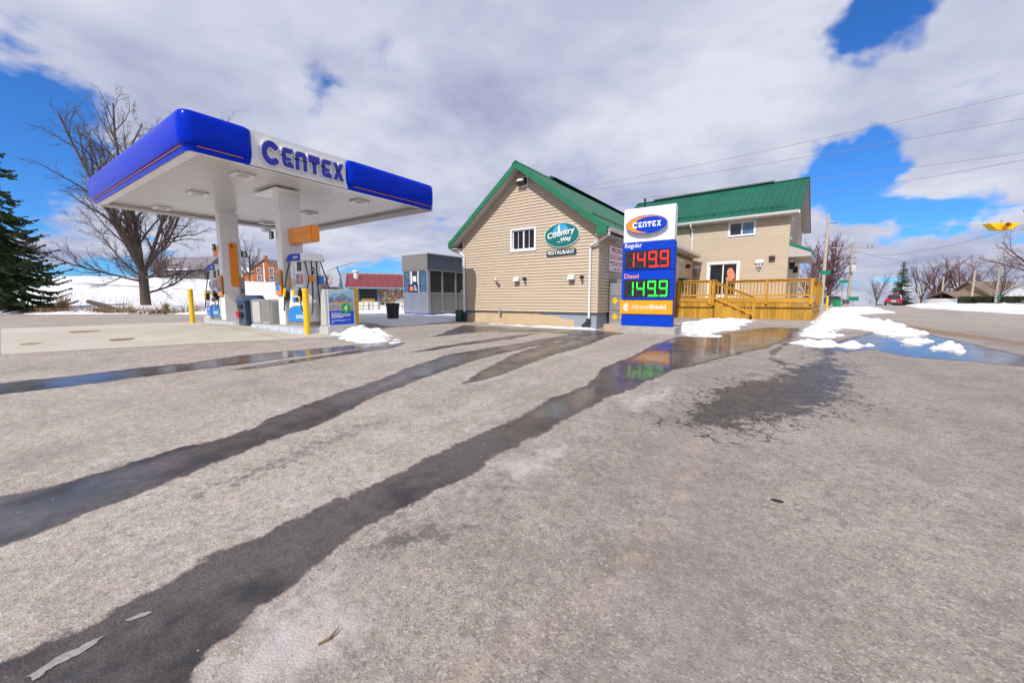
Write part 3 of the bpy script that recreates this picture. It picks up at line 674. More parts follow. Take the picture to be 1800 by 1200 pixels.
def snow_field(name, label, l0, l1, sl, ds, mask, thick, m):
    ls = np.arange(l0, l1 + sl, sl); A, B = np.meshgrid(ls, ds)
    X = A * RT[0] + B * FW[0]; Y = A * RT[1] + B * FW[1]
    nz_ = np.array([fbm(a, b, .35, 5.0) for a, b in zip(X.ravel(), Y.ravel())]).reshape(X.shape)
    nf_ = np.array([fbm(a, b, 1.1, 2.0) for a, b in zip(X.ravel(), Y.ravel())]).reshape(X.shape)
    mk = mask(A, B) + nz_ * .8
    hgt = np.where(mk > 0, thick * (1 - np.exp(-np.maximum(mk, 0) / 1.5)) + (nz_ * .22 + nf_ * .12) * np.clip(mk * .7, 0, 1), mk * .5)
    Z = Hn(X, Y) + np.maximum(hgt, -.3)
    V_ = np.stack([X.ravel(), Y.ravel(), Z.ravel()], 1); n0, n1 = X.shape; id_ = np.arange(n0 * n1).reshape(n0, n1)
    q = np.stack([id_[:-1, :-1], id_[:-1, 1:], id_[1:, 1:], id_[1:, :-1]], -1).reshape(-1, 4)
    q = q[(hgt.ravel()[q] > -.25).any(1)]
    me = grid_mesh(name, V_, q); me.materials.append(m)
    return tag(link(name, me), label, 'snow', kind='structure')
dsL = np.concatenate([np.arange(21.5, 34, .3), geo(34, 300, .5, 1.09)])
def lmask(A, B):
    lane = np.abs(B - (62 + (A + 60) * .10)) - 3.2            # side road across the slope
    m_ = np.minimum(B - 23.6, np.where(A > -26, (-A - 14) * 1.0 + np.maximum(0, B - 33), 9))
    return np.where((A > -66) & (lane < 0), lane * .6, m_)
snow_field('snow_field', 'snow covered slope with weeds beyond the left road', -200, -9, .7, dsL, lmask, .35, m_snow)
dsR = np.concatenate([np.arange(18, 70, .5)])
def rmask(A, B): return (A - 0.93 * B - np.maximum(3.4, 0) - np.maximum(0, (40 - B)) * .28)
snow_field('snow_verge', 'snowy verge along the far side of the road', 25, 120, .7, dsR, rmask, .28, m_snow)

# ================================================================== RESTAURANT (gable end to the lot)
RX0, RX1, RY0, RY1, RF = -10.68, -5.04, 12.0, 24.3, 0.455
RXM = (RX0 + RX1) / 2 - 0.06; REZ = 3.22; RPK = 5.36
rest = thing('restaurant', 'beige sided restaurant with green metal roof and oval sign on gable', 'building', (RXM, RY0 + 5, 0), world_coords=True)
def gable_z(x): return REZ + (RPK - REZ) * (1 - abs(x - RXM) / ((RXM - RX0) if x < RXM else (RX1 - RXM)))
# foundation
mb = MB(); mb.box(RX0 + .03, RX1 - .03, RY0 + .04, RY1, -.25, RF - .02)
fo = part('foundation', mb, m_foundb, rest)
mb = MB(); fr = Fr((RX0 + .03, RY0 + .037, 0), (1, 0, 0), (0, 0, 1))
fw_ = RX1 - RX0 - .06
top = [(fw_ * t, min(RF - .03, .16 + .44 * math.sin(min(1, t * 1.5) * math.pi / 1.25) ** .7 - (max(0, t - .45) * .62) + .03 * math.sin(t * 37))) for t in np.linspace(.02, .86, 30)]
fr.plate(mb, [(fw_ * .02, -.2), (fw_ * .86, -.2)] + [(a, max(b, -.15)) for a, b in top[::-1]], .0, .006)
part('paint', mb, m_found, fo)
mb = MB(); mb.box(RX0 - .02, RX1 + .02, RY0 - .02, RY0 + .06, RF - .035, RF); mb.box(RX1 - .06, RX1 + .018, RY0 + .06, RY1, RF - .035, RF)
part('drip_flashing', mb, mat('dark_flashing', (.07, .06, .055), .5), fo)
# inner wall behind the boards
mb = MB()
mb.prism([(RX0 + .05, RY0 + .22, RF), (RX1 - .05, RY0 + .22, RF), (RX1 - .05, RY0 + .22, REZ), (RXM, RY0 + .22, RPK), (RX0 + .05, RY0 + .22, REZ)], (0, .1, 0))
mb.box(RX1 - .3, RX1 - .22, RY0 + .3, RY1, RF, REZ); mb.box(RX0 + .2, RX0 + .28, RY0 + .3, RY1, RF, REZ)
wall = part('wall', mb, m_inner, rest)
PITCH_ = 0.1016
def board(fr, a0, a1, b0, b1, parent, am=None, name='siding_board', org=None):
    """one clapboard: thin at the top, lip at the bottom; a0..a1 at the bottom edge, am the ends at the top edge"""
    t0, t1 = am if am else (a0, a1)
    mb = MB(); p = fr.p
    vs_ = [p(a0, b0, .030), p(a1, b0, .030), p(t1, b1 + .006, .0045), p(t0, b1 + .006, .0045), p(a0, b0, -.004), p(a1, b0, -.004), p(t1, b1 + .006, -.004), p(t0, b1 + .006, -.004)]
    mb.add(vs_, [(0, 1, 2, 3), (7, 6, 5, 4), (1, 0, 4, 5), (2, 1, 5, 6), (3, 2, 6, 7), (0, 3, 7, 4)])
    return part(name, mb, m_siding, parent)
def lap(a0, a1):
    if a1 - a0 < 2.4: return [(a0, a1)]
    q = a0 + (a1 - a0) * random.uniform(.2, .8); return [(a0, q), (q + .002, a1)]
def cut(a0, a1, b0, b1, holes):
    segs = [(a0, a1)]
    for (h0, h1, g0, g1) in holes:
        if b1 <= g0 + .01 or b0 >= g1 - .01: continue
        out = []
        for s0, s1 in segs:
            if h1 <= s0 or h0 >= s1: out.append((s0, s1)); continue
            if h0 > s0: out.append((s0, h0))
            if h1 < s1: out.append((h1, s1))
        segs = out
    return [s for s in segs if s[1] - s[0] > .03]
frG = Fr((0, RY0, 0), (1, 0, 0), (0, 0, 1))
WIN = (-8.39, -7.31, 2.56, 3.38)
z = RF
while z < RPK - .12:
    z1 = min(z + PITCH_, RPK - .1)
    def ends(zz):
        t = max(0, (zz - REZ) / (RPK - REZ)); return (RX0 + (RXM - RX0) * t + .005, RX1 - (RX1 - RXM) * t - .005)
    e0 = ends(z); e1 = ends(z1)
    segs = cut(e0[0], e0[1], z, z1, [(WIN[0] + .03, WIN[1] - .03, WIN[2] + .03, WIN[3] - .03)])
    segs = [q_ for s_ in segs for q_ in lap(*s_)]
    for k, (s0, s1) in enumerate(segs):
        am = (e1[0] if k == 0 else s0, e1[1] if k == len(segs) - 1 else s1)
        board(frG, s0, s1, z, z1, wall, am)
    z = z1
# side wall towards the lot entrance
frS = Fr((RX1, 0, 0), (0, 1, 0), (0, 0, 1))
z = RF
while z < REZ - .06:
    board(frS, RY0 + .0, 17.0, z, z + PITCH_, wall); z += PITCH_
# rear wing, set a little farther out
RX2 = -4.66
mb = MB(); mb.box(RX1 - .1, RX2 - .05, 17.05, 24.6, -.2, REZ + .1); part('wall', mb, m_siding, rest)
frS2 = Fr((RX2, 0, 0), (0, 1, 0), (0, 0, 1)); z = RF
while z < REZ - .06:
    board(frS2, 17.0, 24.6, z, z + PITCH_, wall); z += PITCH_
mb = MB(); mb.box(RX0 - .0, RX0 + .03, RY0 + .05, RY1, RF, REZ); part('wall', mb, m_siding, rest)
# corner posts
mb = MB(); mb.box(RX0 - .025, RX0 + .075, RY0 - .025, RY0 + .075, RF, REZ + .05); part('corner_trim', mb, m_siding, rest)
mb = MB(); mb.box(RX1 - .075, RX1 + .025, RY0 - .025, RY0 + .075, RF, REZ - .02); part('corner_trim', mb, m_siding, rest)
mb = MB(); mb.box(RX2 - .075, RX2 + .022, 16.97, 17.07, RF, REZ - .02); part('corner_trim', mb, m_siding, rest)
def window(parent, fr, a0, a1, b0, b1, nsash=2, bars=0, name='window', fw=.07, glass=None, depth=.10, curtain=False):
    """frame proud of the boards, panes set back, dim room behind"""
    mb = MB()
    fr.rect(mb, a0, a1, b1 - fw, b1, -.10, .045); fr.rect(mb, a0, a1, b0, b0 + fw, -.10, .05)
    fr.rect(mb, a0, a0 + fw, b0 + fw, b1 - fw, -.10, .045); fr.rect(mb, a1 - fw, a1, b0 + fw, b1 - fw, -.10, .045)
    w = part(name, mb, m_white, parent)
    iw = (a1 - a0 - 2 * fw) / nsash
    for k in range(nsash):
        s0 = a0 + fw + k * iw; s1 = s0 + iw; dd = .0 if k % 2 == 0 else .022; t = .035
        mb = MB()
        fr.rect(mb, s0, s1, b0 + fw, b0 + fw + t, -.06 + dd, -.025 + dd); fr.rect(mb, s0, s1, b1 - fw - t, b1 - fw, -.06 + dd, -.025 + dd)
        fr.rect(mb, s0, s0 + t, b0 + fw + t, b1 - fw - t, -.06 + dd, -.025 + dd); fr.rect(mb, s1 - t, s1, b0 + fw + t, b1 - fw - t, -.06 + dd, -.025 + dd)
        if bars:
            for q in range(bars):
                xx = s0 + t + (s1 - s0 - 2 * t) * (q + 1) / (bars + 1); fr.rect(mb, xx - .009, xx + .009, b0 + fw + t, b1 - fw - t, -.058 + dd, -.030 + dd)
        part('sash', mb, m_white, w)
        mb = MB(); fr.rect(mb, s0 + t, s1 - t, b0 + fw + t, b1 - fw - t, -.050 + dd, -.046 + dd)
        part('pane', mb, (glass or [m_glass])[k % len(glass or [m_glass])], w)
    return w
window(rest, frG, *WIN, 2, 1)
# gable lamp, vents, pipes
def fixture_box(parent, name, fr, a, b, w, h, d, m, bevel=.01):
    mb = MB(); fr.rect(mb, a - w / 2, a + w / 2, b - h / 2, b + h / 2, .012, d); return part(name, mb, m, parent, bevel=bevel)
fixture_box(rest, 'lamp_bracket', frG, -7.78, 4.92, .30, .34, .05, m_white)
mb = MB(); p = frG.p
mb.prism([p(-8.02, 4.80, .06), p(-8.02, 5.02, .06), p(-8.02, 5.03, .16), p(-8.02, 4.88, .26)], (.34, 0, 0)); lam = part('flood_lamp', mb, m_black, rest)
mb = MB(); mb.add([p(-7.99, 4.83, .105), p(-7.71, 4.83, .105), p(-7.71, 4.895, .248), p(-7.99, 4.895, .248)], [(0, 1, 2, 3)])
mb.add([p(-7.99, 4.905, .257), p(-7.71, 4.905, .257), p(-7.71, 5.01, .176), p(-7.99, 5.01, .176)], [(0, 1, 2, 3)]); part('lens', mb, m_lamp, lam)
for a in (-8.08, -5.92):
    mb = MB(); mb.prism([p(a - .11, 1.50, .01), p(a - .11, 1.67, .01), p(a - .11, 1.665, .12), p(a - .11, 1.52, .19)], (.22, 0, 0)); vh = part('dryer_vent', mb, m_white, rest, bevel=.008)
    mb = MB(); frG.rect(mb, a - .085, a + .085, 1.485, 1.498, .03, .16); part('flap', mb, m_greydark, vh)
for a in (-7.75, -5.56):
    mb = MB(); mb.tube([p(a, 1.60, .0), p(a, 1.60, .10), p(a + .02, 1.595, .17), p(a + .05, 1.56, .19)], .045, 10); mb.lathe([(.07, 0), (.07, .02)], tuple(p(a, 1.60, .03)), 10)
    part('vent_pipe', mb, m_black, rest, smooth=True)
mb = MB(); mb.tube([p(-9.05, 1.60, .0), p(-9.02, 1.61, .12), p(-8.92, 1.61, .22), p(-8.84, 1.58, .25)], .05, 10); part('elbow_pipe', mb, m_white, rest, smooth=True)
mb = MB(); mb.tube([p(-8.86, .46, .07), p(-8.86, .33, .07)], .045, 10); mb.box(-8.91, -8.81, RY0 - .09, RY0 - .02, .36, .50); part('hose_tap', mb, m_steel, rest)
# roof: two slopes of ribbed panels, rake boards, soffit, ridge cap
OV = .42; FO = .40
slopeR = (RPK - REZ) / (RX1 - RXM); slopeL = (RPK - REZ) / (RXM - RX0)
ez_R = REZ - slopeR * OV + .14; ez_L = REZ - slopeL * OV + .14; pk = RPK + .16
def roof_panel(parent, p_eave0, p_eave1, p_ridge0, p_ridge1, nrm, ribs=3, m=m_greenroof, th=.02, name='roof_panel'):
    """one sheet of ribbed roofing: flat pans between raised ribs, thickness below"""
    a0, a1, b0, b1 = map(Vector, (p_eave0, p_eave1, p_ridge0, p_ridge1)); n = Vector(nrm).normalized()
    prof = []
    for k in range(ribs):
        s = k / ribs; w = 1 / ribs
        prof += [(s, 0), (s + w * .03, .022), (s + w * .10, .022), (s + w * .13, 0), (s + w * .55, 0), (s + w * .58, .004), (s + w * .62, 0)]
    prof.append((1, 0)); vs_ = []
    for s, h in prof:
        e = a0.lerp(a1, s); r = b0.lerp(b1, s); vs_ += [e + n * h, r + n * h]
    k = len(prof); fs = [(2 * i, 2 * i + 2, 2 * i + 3, 2 * i + 1) for i in range(k - 1)]
    base = len(vs_); vs_ += [a0 - n * th, a1 - n * th, b1 - n * th, b0 - n * th]
    fs += [(base + 3, base + 2, base + 1, base), tuple([base, base + 1] + [2 * i for i in range(k - 1, -1, -1)]), tuple([base + 2, base + 3] + [2 * i + 1 for i in range(k)])]
    mb = MB(); mb.add(vs_, fs); return part(name, mb, m, parent)
mb = MB()
eR = RX1 + OV; eL = RX0 - OV; ys = RY0 - FO
for xe, ze in ((eR, ez_R), (eL, ez_L)):
    mb.prism([(RXM, ys + .03, pk - .05), (xe, ys + .03, ze - .05), (xe, ys + .03, ze - .07), (RXM, ys + .03, pk - .07)], (0, RY1 - ys, 0))
roof = part('roof', mb, m_greendk, rest)
nR = (pk - ez_R, 0, eR - RXM); nL = (-(pk - ez_L), 0, RXM - eL)
y = ys
while y < RY1 - .01:
    y2 = min(y + .914, RY1)
    roof_panel(roof, (eR + .03, y, ez_R - .02), (eR + .03, y2 - .004, ez_R - .02), (RXM, y, pk), (RXM, y2 - .004, pk), nR)
    roof_panel(roof, (eL - .03, y2 - .004, ez_L - .02), (eL - .03, y, ez_L - .02), (RXM, y2 - .004, pk), (RXM, y, pk), nL)
    y = y2
# rake fascia boards (green) and returns
def rake(xe, ze, sgn):
    mb = MB(); h = .20
    mb.prism([(RXM, ys, pk + .02), (xe, ys, ze + .01), (xe, ys, ze - h + .02), (RXM, ys, pk - h * 1.05)], (0, .028, 0)); part('rake_board', mb, m_green, roof)
    mb = MB()
    mb.prism([(RXM, ys + .03, pk - h * .9), (xe - sgn * .05, ys + .03, ze - h * .75), (xe - sgn * .05, ys + .03, ze - h * .86), (RXM, ys + .03, pk - h * 1.02)], (0, FO - .0, 0)); part('soffit', mb, m_soffit, roof)
rake(eR, ez_R, 1); rake(eL, ez_L, -1)
mb = MB(); mb.prism([(eR - .33, ys - .012, ez_R - .21), (eR - .0, ys - .012, ez_R - .21), (eR + .0, ys - .012, ez_R + .04), (eR - .33, ys - .012, ez_R + .28)], (0, .03, 0)); part('eave_return', mb, m_green, roof)
mb = MB(); mb.prism([(eL + .0, ys - .012, ez_L - .20), (eL + .14, ys - .012, ez_L - .20), (eL + .14, ys - .012, ez_L + .12), (eL, ys - .012, ez_L + .02)], (0, .03, 0)); part('eave_return', mb, m_green, roof)
mb = MB(); mb.box(RX1 + .03, eR - .02, ys + .06, RY1, ez_R - .22, ez_R - .19); mb.box(eL + .02, RX0 - .03, ys + .06, RY1, ez_L - .22, ez_L - .19); part('eave_soffit', mb, m_soffit, roof)
mb = MB(); mb.prism([(RXM - .16, ys - .02, pk - .08), (RXM, ys - .02, pk + .045), (RXM + .16, ys - .02, pk - .08), (RXM, ys - .02, pk + .01)], (0, RY1 - ys, 0)); part('ridge_cap', mb, m_green, roof)
mb = MB(); mb.prism([(RXM - .22, ys + 2.4, pk + .01), (RXM, ys + 2.4, pk + .12), (RXM + .24, ys + 2.4, pk + .01), (RXM, ys + 2.4, pk + .03)], (0, 8.5, 0)); part('ridge_vent', mb, m_greendk, roof)
# snow guard rail on the right slope
mb = MB()
for t, zz in ((.16, .07),):
    a = Vector((eR, 0, ez_R)).lerp(Vector((RXM, 0, pk)), t); mb.tube([(a.x, ys + .1, a.z + zz), (a.x, RY1, a.z + zz)], .02, 6)
    for q in np.arange(ys + .3, RY1, .9): mb.box(a.x - .015, a.x + .015, q, q + .03, a.z - .02, a.z + zz)
part('snow_guard', mb, m_green, roof)
# gutters and downspouts
def gutter(parent, x, y0, y1, z, s, name='gutter'):
    mb = MB(); w, h, t = .11, .10, .012
    mb.prism([(x, y0, z), (x, y0, z - h), (x + s * w * .7, y0, z - h), (x + s * w, y0, z), (x + s * (w - t), y0, z), (x + s * (w * .66), y0, z - h + t), (x + s * t, y0, z - h + t), (x + s * t, y0, z)], (0, y1 - y0, 0))
    return part(name, mb, m_white, parent)
gutter(roof, eR + .005, ys + .06, 16.9, ez_R - .02, 1); gutter(roof, eL - .005, ys + .06, RY1, ez_L - .02, -1)
def sq_spout(parent, pts, w=.065, name='downspout', m=m_white):
    mb = MB(); mb.tube(pts, w * .72, 4); return part(name, mb, m, parent)
d1 = sq_spout(rest, [(eR + .04, RY0 - .28, ez_R - .10), (eR + .02, RY0 - .27, ez_R - .22), (RX1 - .22, RY0 - .09, ez_R - .50), (RX1 - .25, RY0 - .07, ez_R - .58), (RX1 - .25, RY0 - .07, .22)])
mb = MB(); mb.tube([(RX1 - .25, RY0 - .075, .26), (RX1 - .27, RY0 - .10, .14), (RX1 - .38, RY0 - .24, -.02)], [.066, .072, .075], 8); part('black_elbow', mb, m_black, d1)
d2 = sq_spout(rest, [(eL - .0, RY0 - .25, ez_L - .10), (eL + .04, RY0 - .25, ez_L - .22), (RX0 + .05, RY0 - .09, ez_L - .42), (RX0 + .09, RY0 - .07, ez_L - .50), (RX0 + .09, RY0 - .07, .36)])
mb = MB(); mb.tube([(RX0 + .09, RY0 - .075, .38), (RX0 + .09, RY0 - .08, .10), (RX0 + .06, RY0 - .12, -.03)], [.07, .075, .08], 8); part('black_elbow', mb, m_black, d2)
# wing roof: low green roof seen beside the deck
mb = MB(); mb.prism([(RX1 - .3, 16.6, REZ + .55), (RX2 + .38, 16.6, REZ + .08), (RX2 + .38, 16.6, REZ - .02), (RX1 - .3, 16.6, REZ + .43)], (0, 7.9, 0)); wr = part('roof', mb, m_greenroof, rest)
mb = MB(); mb.box(RX2 + .0, RX2 + .36, 16.62, 24.4, REZ - .08, REZ - .03); part('soffit', mb, m_soffit, wr)
mb = MB(); mb.prism([(RX2 + .385, 16.6, REZ + .06), (RX2 + .385, 16.6, REZ - .05), (RX2 + .46, 16.6, REZ - .05), (RX2 + .49, 16.6, REZ + .06)], (0, 7.9, 0)); part('gutter', mb, m_white, wr)
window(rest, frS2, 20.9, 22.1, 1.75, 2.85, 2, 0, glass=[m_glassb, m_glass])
fixture_box(rest, 'wall_lamp', frS2, 22.9, 2.62, .16, .2, .22, m_bronze)
# satellite dish and small green awning on the far side
mb = MB(); mb.lathe([(0.02, 0), (.2, .03), (.32, .09), (.33, .095), (.2, .04), (.01, .012)], (0, 0, 0), 18)
rm = Matrix.Rotation(R(-78), 4, 'Y') @ Matrix.Rotation(R(20), 4, 'X')
mb.v = [tuple(Vector((RX0 - .22, RY0 + .9, 2.75)) + rm @ Vector(v)) for v in mb.v]
mb.tube([(RX0 - .22, RY0 + .9, 2.75), (RX0, RY0 + .9, 2.6)], .02, 6); part('satellite_dish', mb, m_greybox, rest, smooth=True)
mb = MB(); mb.prism([(RX0, RY0 + 1.1, 2.45), (RX0 - .75, RY0 + 1.1, 2.02), (RX0 - .75, RY0 + 1.1, 1.92), (RX0, RY0 + 1.1, 2.3)], (0, 1.6, 0)); part('awning', mb, m_green, rest)

# ------------------------------------------------------------------ signs on the gable
t = thing('oval_sign', 'oval teal restaurant sign with white script above lettering board', 'sign', (-6.31, RY0 - .02, 2.98))
fr = Fr((0, 0, 0), (1, 0, 0), (0, 0, 1))
mb = MB(); fr.plate(mb, ell(0, 0, .65, .40, 48), -.0, .045); part('rim', mb, m_signwhite, t)
mb = MB(); fr.plate(mb, ell(0, 0, .628, .378, 48), .045, .052); part('face', mb, m_teal, t)
mb = MB(); fr.plate(mb, [(-.30, .10)] + ell(-.02, .09, .30, .262, 20, math.pi, 0) + [(.26, .10), (.1, .06), (-.15, .05)], .052, .056); part('sky_emblem', mb, m_sky2, t)
mb = MB(); fr.plate(mb, [(-.135, .07), (-.045, .07), (-.06, .27), (-.12, .27)], .056, .062); fr.rect(mb, -.13, -.05, .275, .29, .056, .062); fr.rect(mb, -.11, -.07, .295, .325, .056, .06); part('lighthouse_emblem', mb, m_txtwhite, t)
mb = MB(); fr.plate(mb, [(.0, .07), (.16, .07), (.16, .17), (.10, .22), (.03, .16)], .056, .062); part('building_emblem', mb, m_tan, t)
mb = MB(); text_into(mb, fr, 'Country', -.50, -.16, 1.02, .25, .053, .064, .02, .15, R(9)); text_into(mb, fr, 'Way', -.01, -.265, .40, .17, .053, .063, .03, .15, R(9)); text_into(mb, fr, 'the', -.33, .03, .16, .085, .053, .062, .02, .15, R(9))
fr.plate(mb, [(-.17, -.235), (-.03, -.215), (-.03, -.195), (-.15, -.215)], .053, .058); part('lettering', mb, m_txtwhite, t)
t = thing('restaurant_sign', 'dark shaped board reading RESTAURANT under the oval sign', 'sign', (-6.33, RY0 - .02, 2.43))
mb = MB(); fr.plate(mb, [(-.55, -.10), (-.50, -.12), (.50, -.10), (.55, -.06), (.55, .07), (.50, .10), (-.50, .09), (-.55, .06)], 0, .03); part('board', mb, mat('dark_teal_board', (.012, .035, .04), .5), t)
mb = MB(); text_into(mb, fr, 'RESTAURANT', -.49, -.065, .98, .125, .031, .042, .015); part('lettering', mb, m_txtwhite, t)
# propane board, small notice and cage on the side wall
t = thing('propane_sign', 'white board with red propane exchange station lettering', 'sign', (RX1 + .02, 13.75, 2.25))
fr = Fr((0, 0, 0), (0, 1, 0), (0, 0, 1))
mb = MB(); fr.rect(mb, -.92, .92, -.43, .40, 0, .03); part('board', mb, m_signwhite, t)
mb = MB(); text_into(mb, fr, 'PROPANE', -.72, .19, 1.4, .16, .031, .034, .02); text_into(mb, fr, 'EXCHANGE', -.84, -.03, 1.66, .16, .031, .034, .02); text_into(mb, fr, '*STATION*', -.84, -.25, 1.66, .16, .031, .034, .02)
for k in range(10):
    if k in (3, 6): continue
    fr.rect(mb, -.5 + k * .1, -.44 + k * .1, -.385, -.315, .031, .033)
part('lettering', mb, m_red, t)
t = thing('notice_sign', 'small blue and white notice above the propane board', 'sign', (RX1 + .02, 13.75, 2.93))
mb = MB(); fr.rect(mb, -.32, .32, -.13, .13, 0, .02); part('board', mb, m_signwhite, t)
mb = MB()
for k, (a, b, w) in enumerate(((-.25, .05, .12), (-.08, .03, .3), (-.25, -.07, .45))): fr.rect(mb, a, a + w, b - .025, b + .03, .021, .023)
part('print', mb, mat('faded_blue_print', (.14, .16, .42), .6), t)
def perf_material():
    m = mat('perforated_steel', (.33, .32, .33), .5, .4, var=.06); nt = m.node_tree; N = nt.nodes; L = nt.links; b = N['Principled BSDF']
    tc = N.new('ShaderNodeTexCoord'); mp = N.new('ShaderNodeMapping'); mp.inputs['Scale'].default_value = (16, 16, 16); L.new(tc.outputs['Object'], mp.inputs[0])
    sp = N.new('ShaderNodeSeparateXYZ'); L.new(mp.outputs[0], sp.inputs[0])
    def fm(op, a, b_=None):
        n = N.new('ShaderNodeMath'); n.operation = op
        for i, v in enumerate((a, b_)):
            if v is None: continue
            if isinstance(v, (int, float)): n.inputs[i].default_value = v
            else: L.new(v, n.inputs[i])
        return n.outputs[0]
    fy = fm('SUBTRACT', fm('FRACT', sp.outputs[1]), .5); fz = fm('SUBTRACT', fm('FRACT', sp.outputs[2]), .5)
    r2 = fm('ADD', fm('MULTIPLY', fy, fy), fm('MULTIPLY', fz, fz)); hole = fm('LESS_THAN', r2, .085)
    src = b.inputs['Base Color'].links[0].from_socket; mx = N.new('ShaderNodeMix'); mx.data_type = 'RGBA'; L.new(hole, mx.inputs[0]); L.new(src, mx.inputs[6]); mx.inputs[7].default_value = (.012, .012, .014, 1); L.new(mx.outputs[2], b.inputs['Base Color'])
    return m
t = thing('propane_cage', 'grey perforated steel propane cage behind the price sign', 'cage', (RX1 + .37, 13.75, 0.0))
m_perf = perf_material()
mb = MB(); mb.box(-.29, .29, -.80, .80, .08, 1.50); cg = part('cabinet', mb, m_perf, t)
for a, b in ((-.8, .08), (-.8, .56), (-.8, 1.03), (-.8, 1.5)):
    mb = MB(); mb.box(-.31, .305, -.82, .82, b - .03, b + .03); part('frame_rail', mb, m_steel, t)
for q in (-.81, 0, .81):
    for xx in (-.30, .30): mb = MB(); mb.box(xx - .014, xx + .016, q - .03, q + .03, .04, 1.53); part('frame_post', mb, m_steel, t)
for q, zz in ((-.5, .83), (.25, .83), (-.5, .3), (.25, .3)):
    for fr2 in (Fr((.29, q, zz), (0, 1, 0), (0, 0, 1)), Fr((q * .36 + .045, -.80, zz), (1, 0, 0), (0, 0, 1))):
        mb = MB(); fr2.plate(mb, [(-.11, 0), (0, -.12), (.11, 0), (0, .12)], .003, .008); part('warning_diamond', mb, m_yellow, t)
mb = MB(); mb.box(-.42, .45, -1.2, 1.0, -.25, .06); part('base_slab', mb, m_found, t, bevel=.02)

# ================================================================== TWO-STOREY HOUSE behind, with the deck (turned a few degrees)
A2 = R(-4.8); O2 = (.79, 21.4, 0)
house = thing('two_storey_house', 'beige sided two storey house with green metal roof behind deck', 'building', O2, A2)
HX0, HX1, HY0, HY1 = -10.6, -1.28, 3.0, 10.0; HEZ = 5.12; HRZ = 7.55; HRY = 6.55
frH = Fr((0, HY0, 0), (1, 0, 0), (0, 0, 1)); frHs = Fr((HX1, 0, 0), (0, 1, 0), (0, 0, 1))
UW = (-4.03, -2.74, 4.20, 5.0); DRW = (-5.0, -3.36, 0.97, 2.93)
mb = MB(); mb.box(HX0, HX1 - .05, HY0 + .22, HY0 + .3, -.1, HEZ); mb.box(HX1 - .14, HX1 - .06, HY0 + .3, HY1, -.1, HEZ); mb.box(HX0, HX1 - .2, HY1 - .1, HY1, -.1, HEZ); mb.box(HX0, HX0 + .1, HY0 + .3, HY1 - .1, -.1, HEZ)
mb.prism([(HX1 - .06, HY0 + .1, HEZ), (HX1 - .06, HRY, HRZ - .3), (HX1 - .06, HY1 - .1, HEZ)], (-.06, 0, 0)); hw = part('wall', mb, m_inner, house)
z = .5
while z < HEZ - .02:
    z1 = z + PITCH_
    for s0, s1 in cut(HX0, HX1, z, z1, [(UW[0] + .03, UW[1] - .03, UW[2] + .03, UW[3] - .03), (DRW[0] + .03, DRW[1] - .03, DRW[2] - .1, DRW[3] - .03)]):
        for q0, q1 in lap(s0, s1): board(frH, q0, q1, z, z1, hw)
    board(frHs, HY0 + .0, HY1, z, z1, hw)
    z = z1
while z < HRZ - .35:
    z1 = z + PITCH_; f = lambda q: (q - HEZ) / (HRZ - HEZ)
    board(frHs, HY0 + (HRY - HY0) * f(z), HY1 - (HY1 - HRY) * f(z), z, z1, hw, (HY0 + (HRY - HY0) * f(z1), HY1 - (HY1 - HRY) * f(z1))); z = z1
mb = MB(); mb.box(HX1 - .075, HX1 + .024, HY0 - .024, HY0 + .075, .4, HEZ - .02); part('corner_trim', mb, m_siding, house)
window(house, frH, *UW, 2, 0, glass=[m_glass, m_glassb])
sd = window(house, frH, *DRW, 2, 0, name='sliding_door', fw=.14, glass=[m_glass, m_glass])
fr = Fr((-4.18, HY0, 0), (1, 0, 0), (0, 0, 1))
mb = MB(); fr.plate(mb, [(.12, 1.7), (.60, 1.75), (.66, 2.72), (.18, 2.68)], -.02, -.016); ps = part('poster', mb, m_digbg, sd)
mb = MB(); fr.plate(mb, ell(.36, 2.32, .17, .26, 14), -.016, -.014); fr.plate(mb, ell(.32, 1.98, .16, .15, 14), -.016, -.013); fr.plate(mb, ell(.50, 2.15, .10, .22, 12), -.016, -.012); part('poster_print', mb, m_skin, ps)
fr2 = Fr((-4.92, HY0, 0), (1, 0, 0), (0, 0, 1))
mb = MB(); fr2.plate(mb, ell(.42, 1.95, .17, .32, 12), -.12, -.10); part('potted_plant', mb, m_tan, sd)
frs = frHs
window(house, frHs, 3.5, 4.6, 3.9, 5.0, 2, 0, glass=[m_glass])
window(house, frHs, 4.3, 5.4, .97, 2.95, 1, 0, name='side_door', fw=.12, glass=[m_curtain])
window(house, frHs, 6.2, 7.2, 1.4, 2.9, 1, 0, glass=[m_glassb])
# lamps on the wall
for a, b in ((-5.5, 2.66), (-2.48, 2.80)):
    mb = MB(); frH.rect(mb, a - .19, a + .19, b - .07, b + .12, .012, .10); tw = part('twin_flood_light', mb, m_white, house, bevel=.012)
    mb = MB()
    for q in (-.06, .06): mb.tube([frH.p(a + q, b - .08, .06), frH.p(a + q, b - .26, .10)], [.035, .05], 8)
    part('lamp_head', mb, m_greybox, tw); mb = MB(); frH.rect(mb, a - .07, a + .06, b - .45, b - .30, .012, .06); part('outlet_box', mb, m_steel, tw)
fixture_box(house, 'bronze_wall_light', frH, -1.93, 2.97, .26, .2, .16, m_bronze)
fixture_box(house, 'coach_lamp', frHs, 5.7, 2.5, .18, .34, .25, m_black); fixture_box(house, 'coach_lamp', frHs, 3.9, 2.6, .18, .34, .25, m_black)
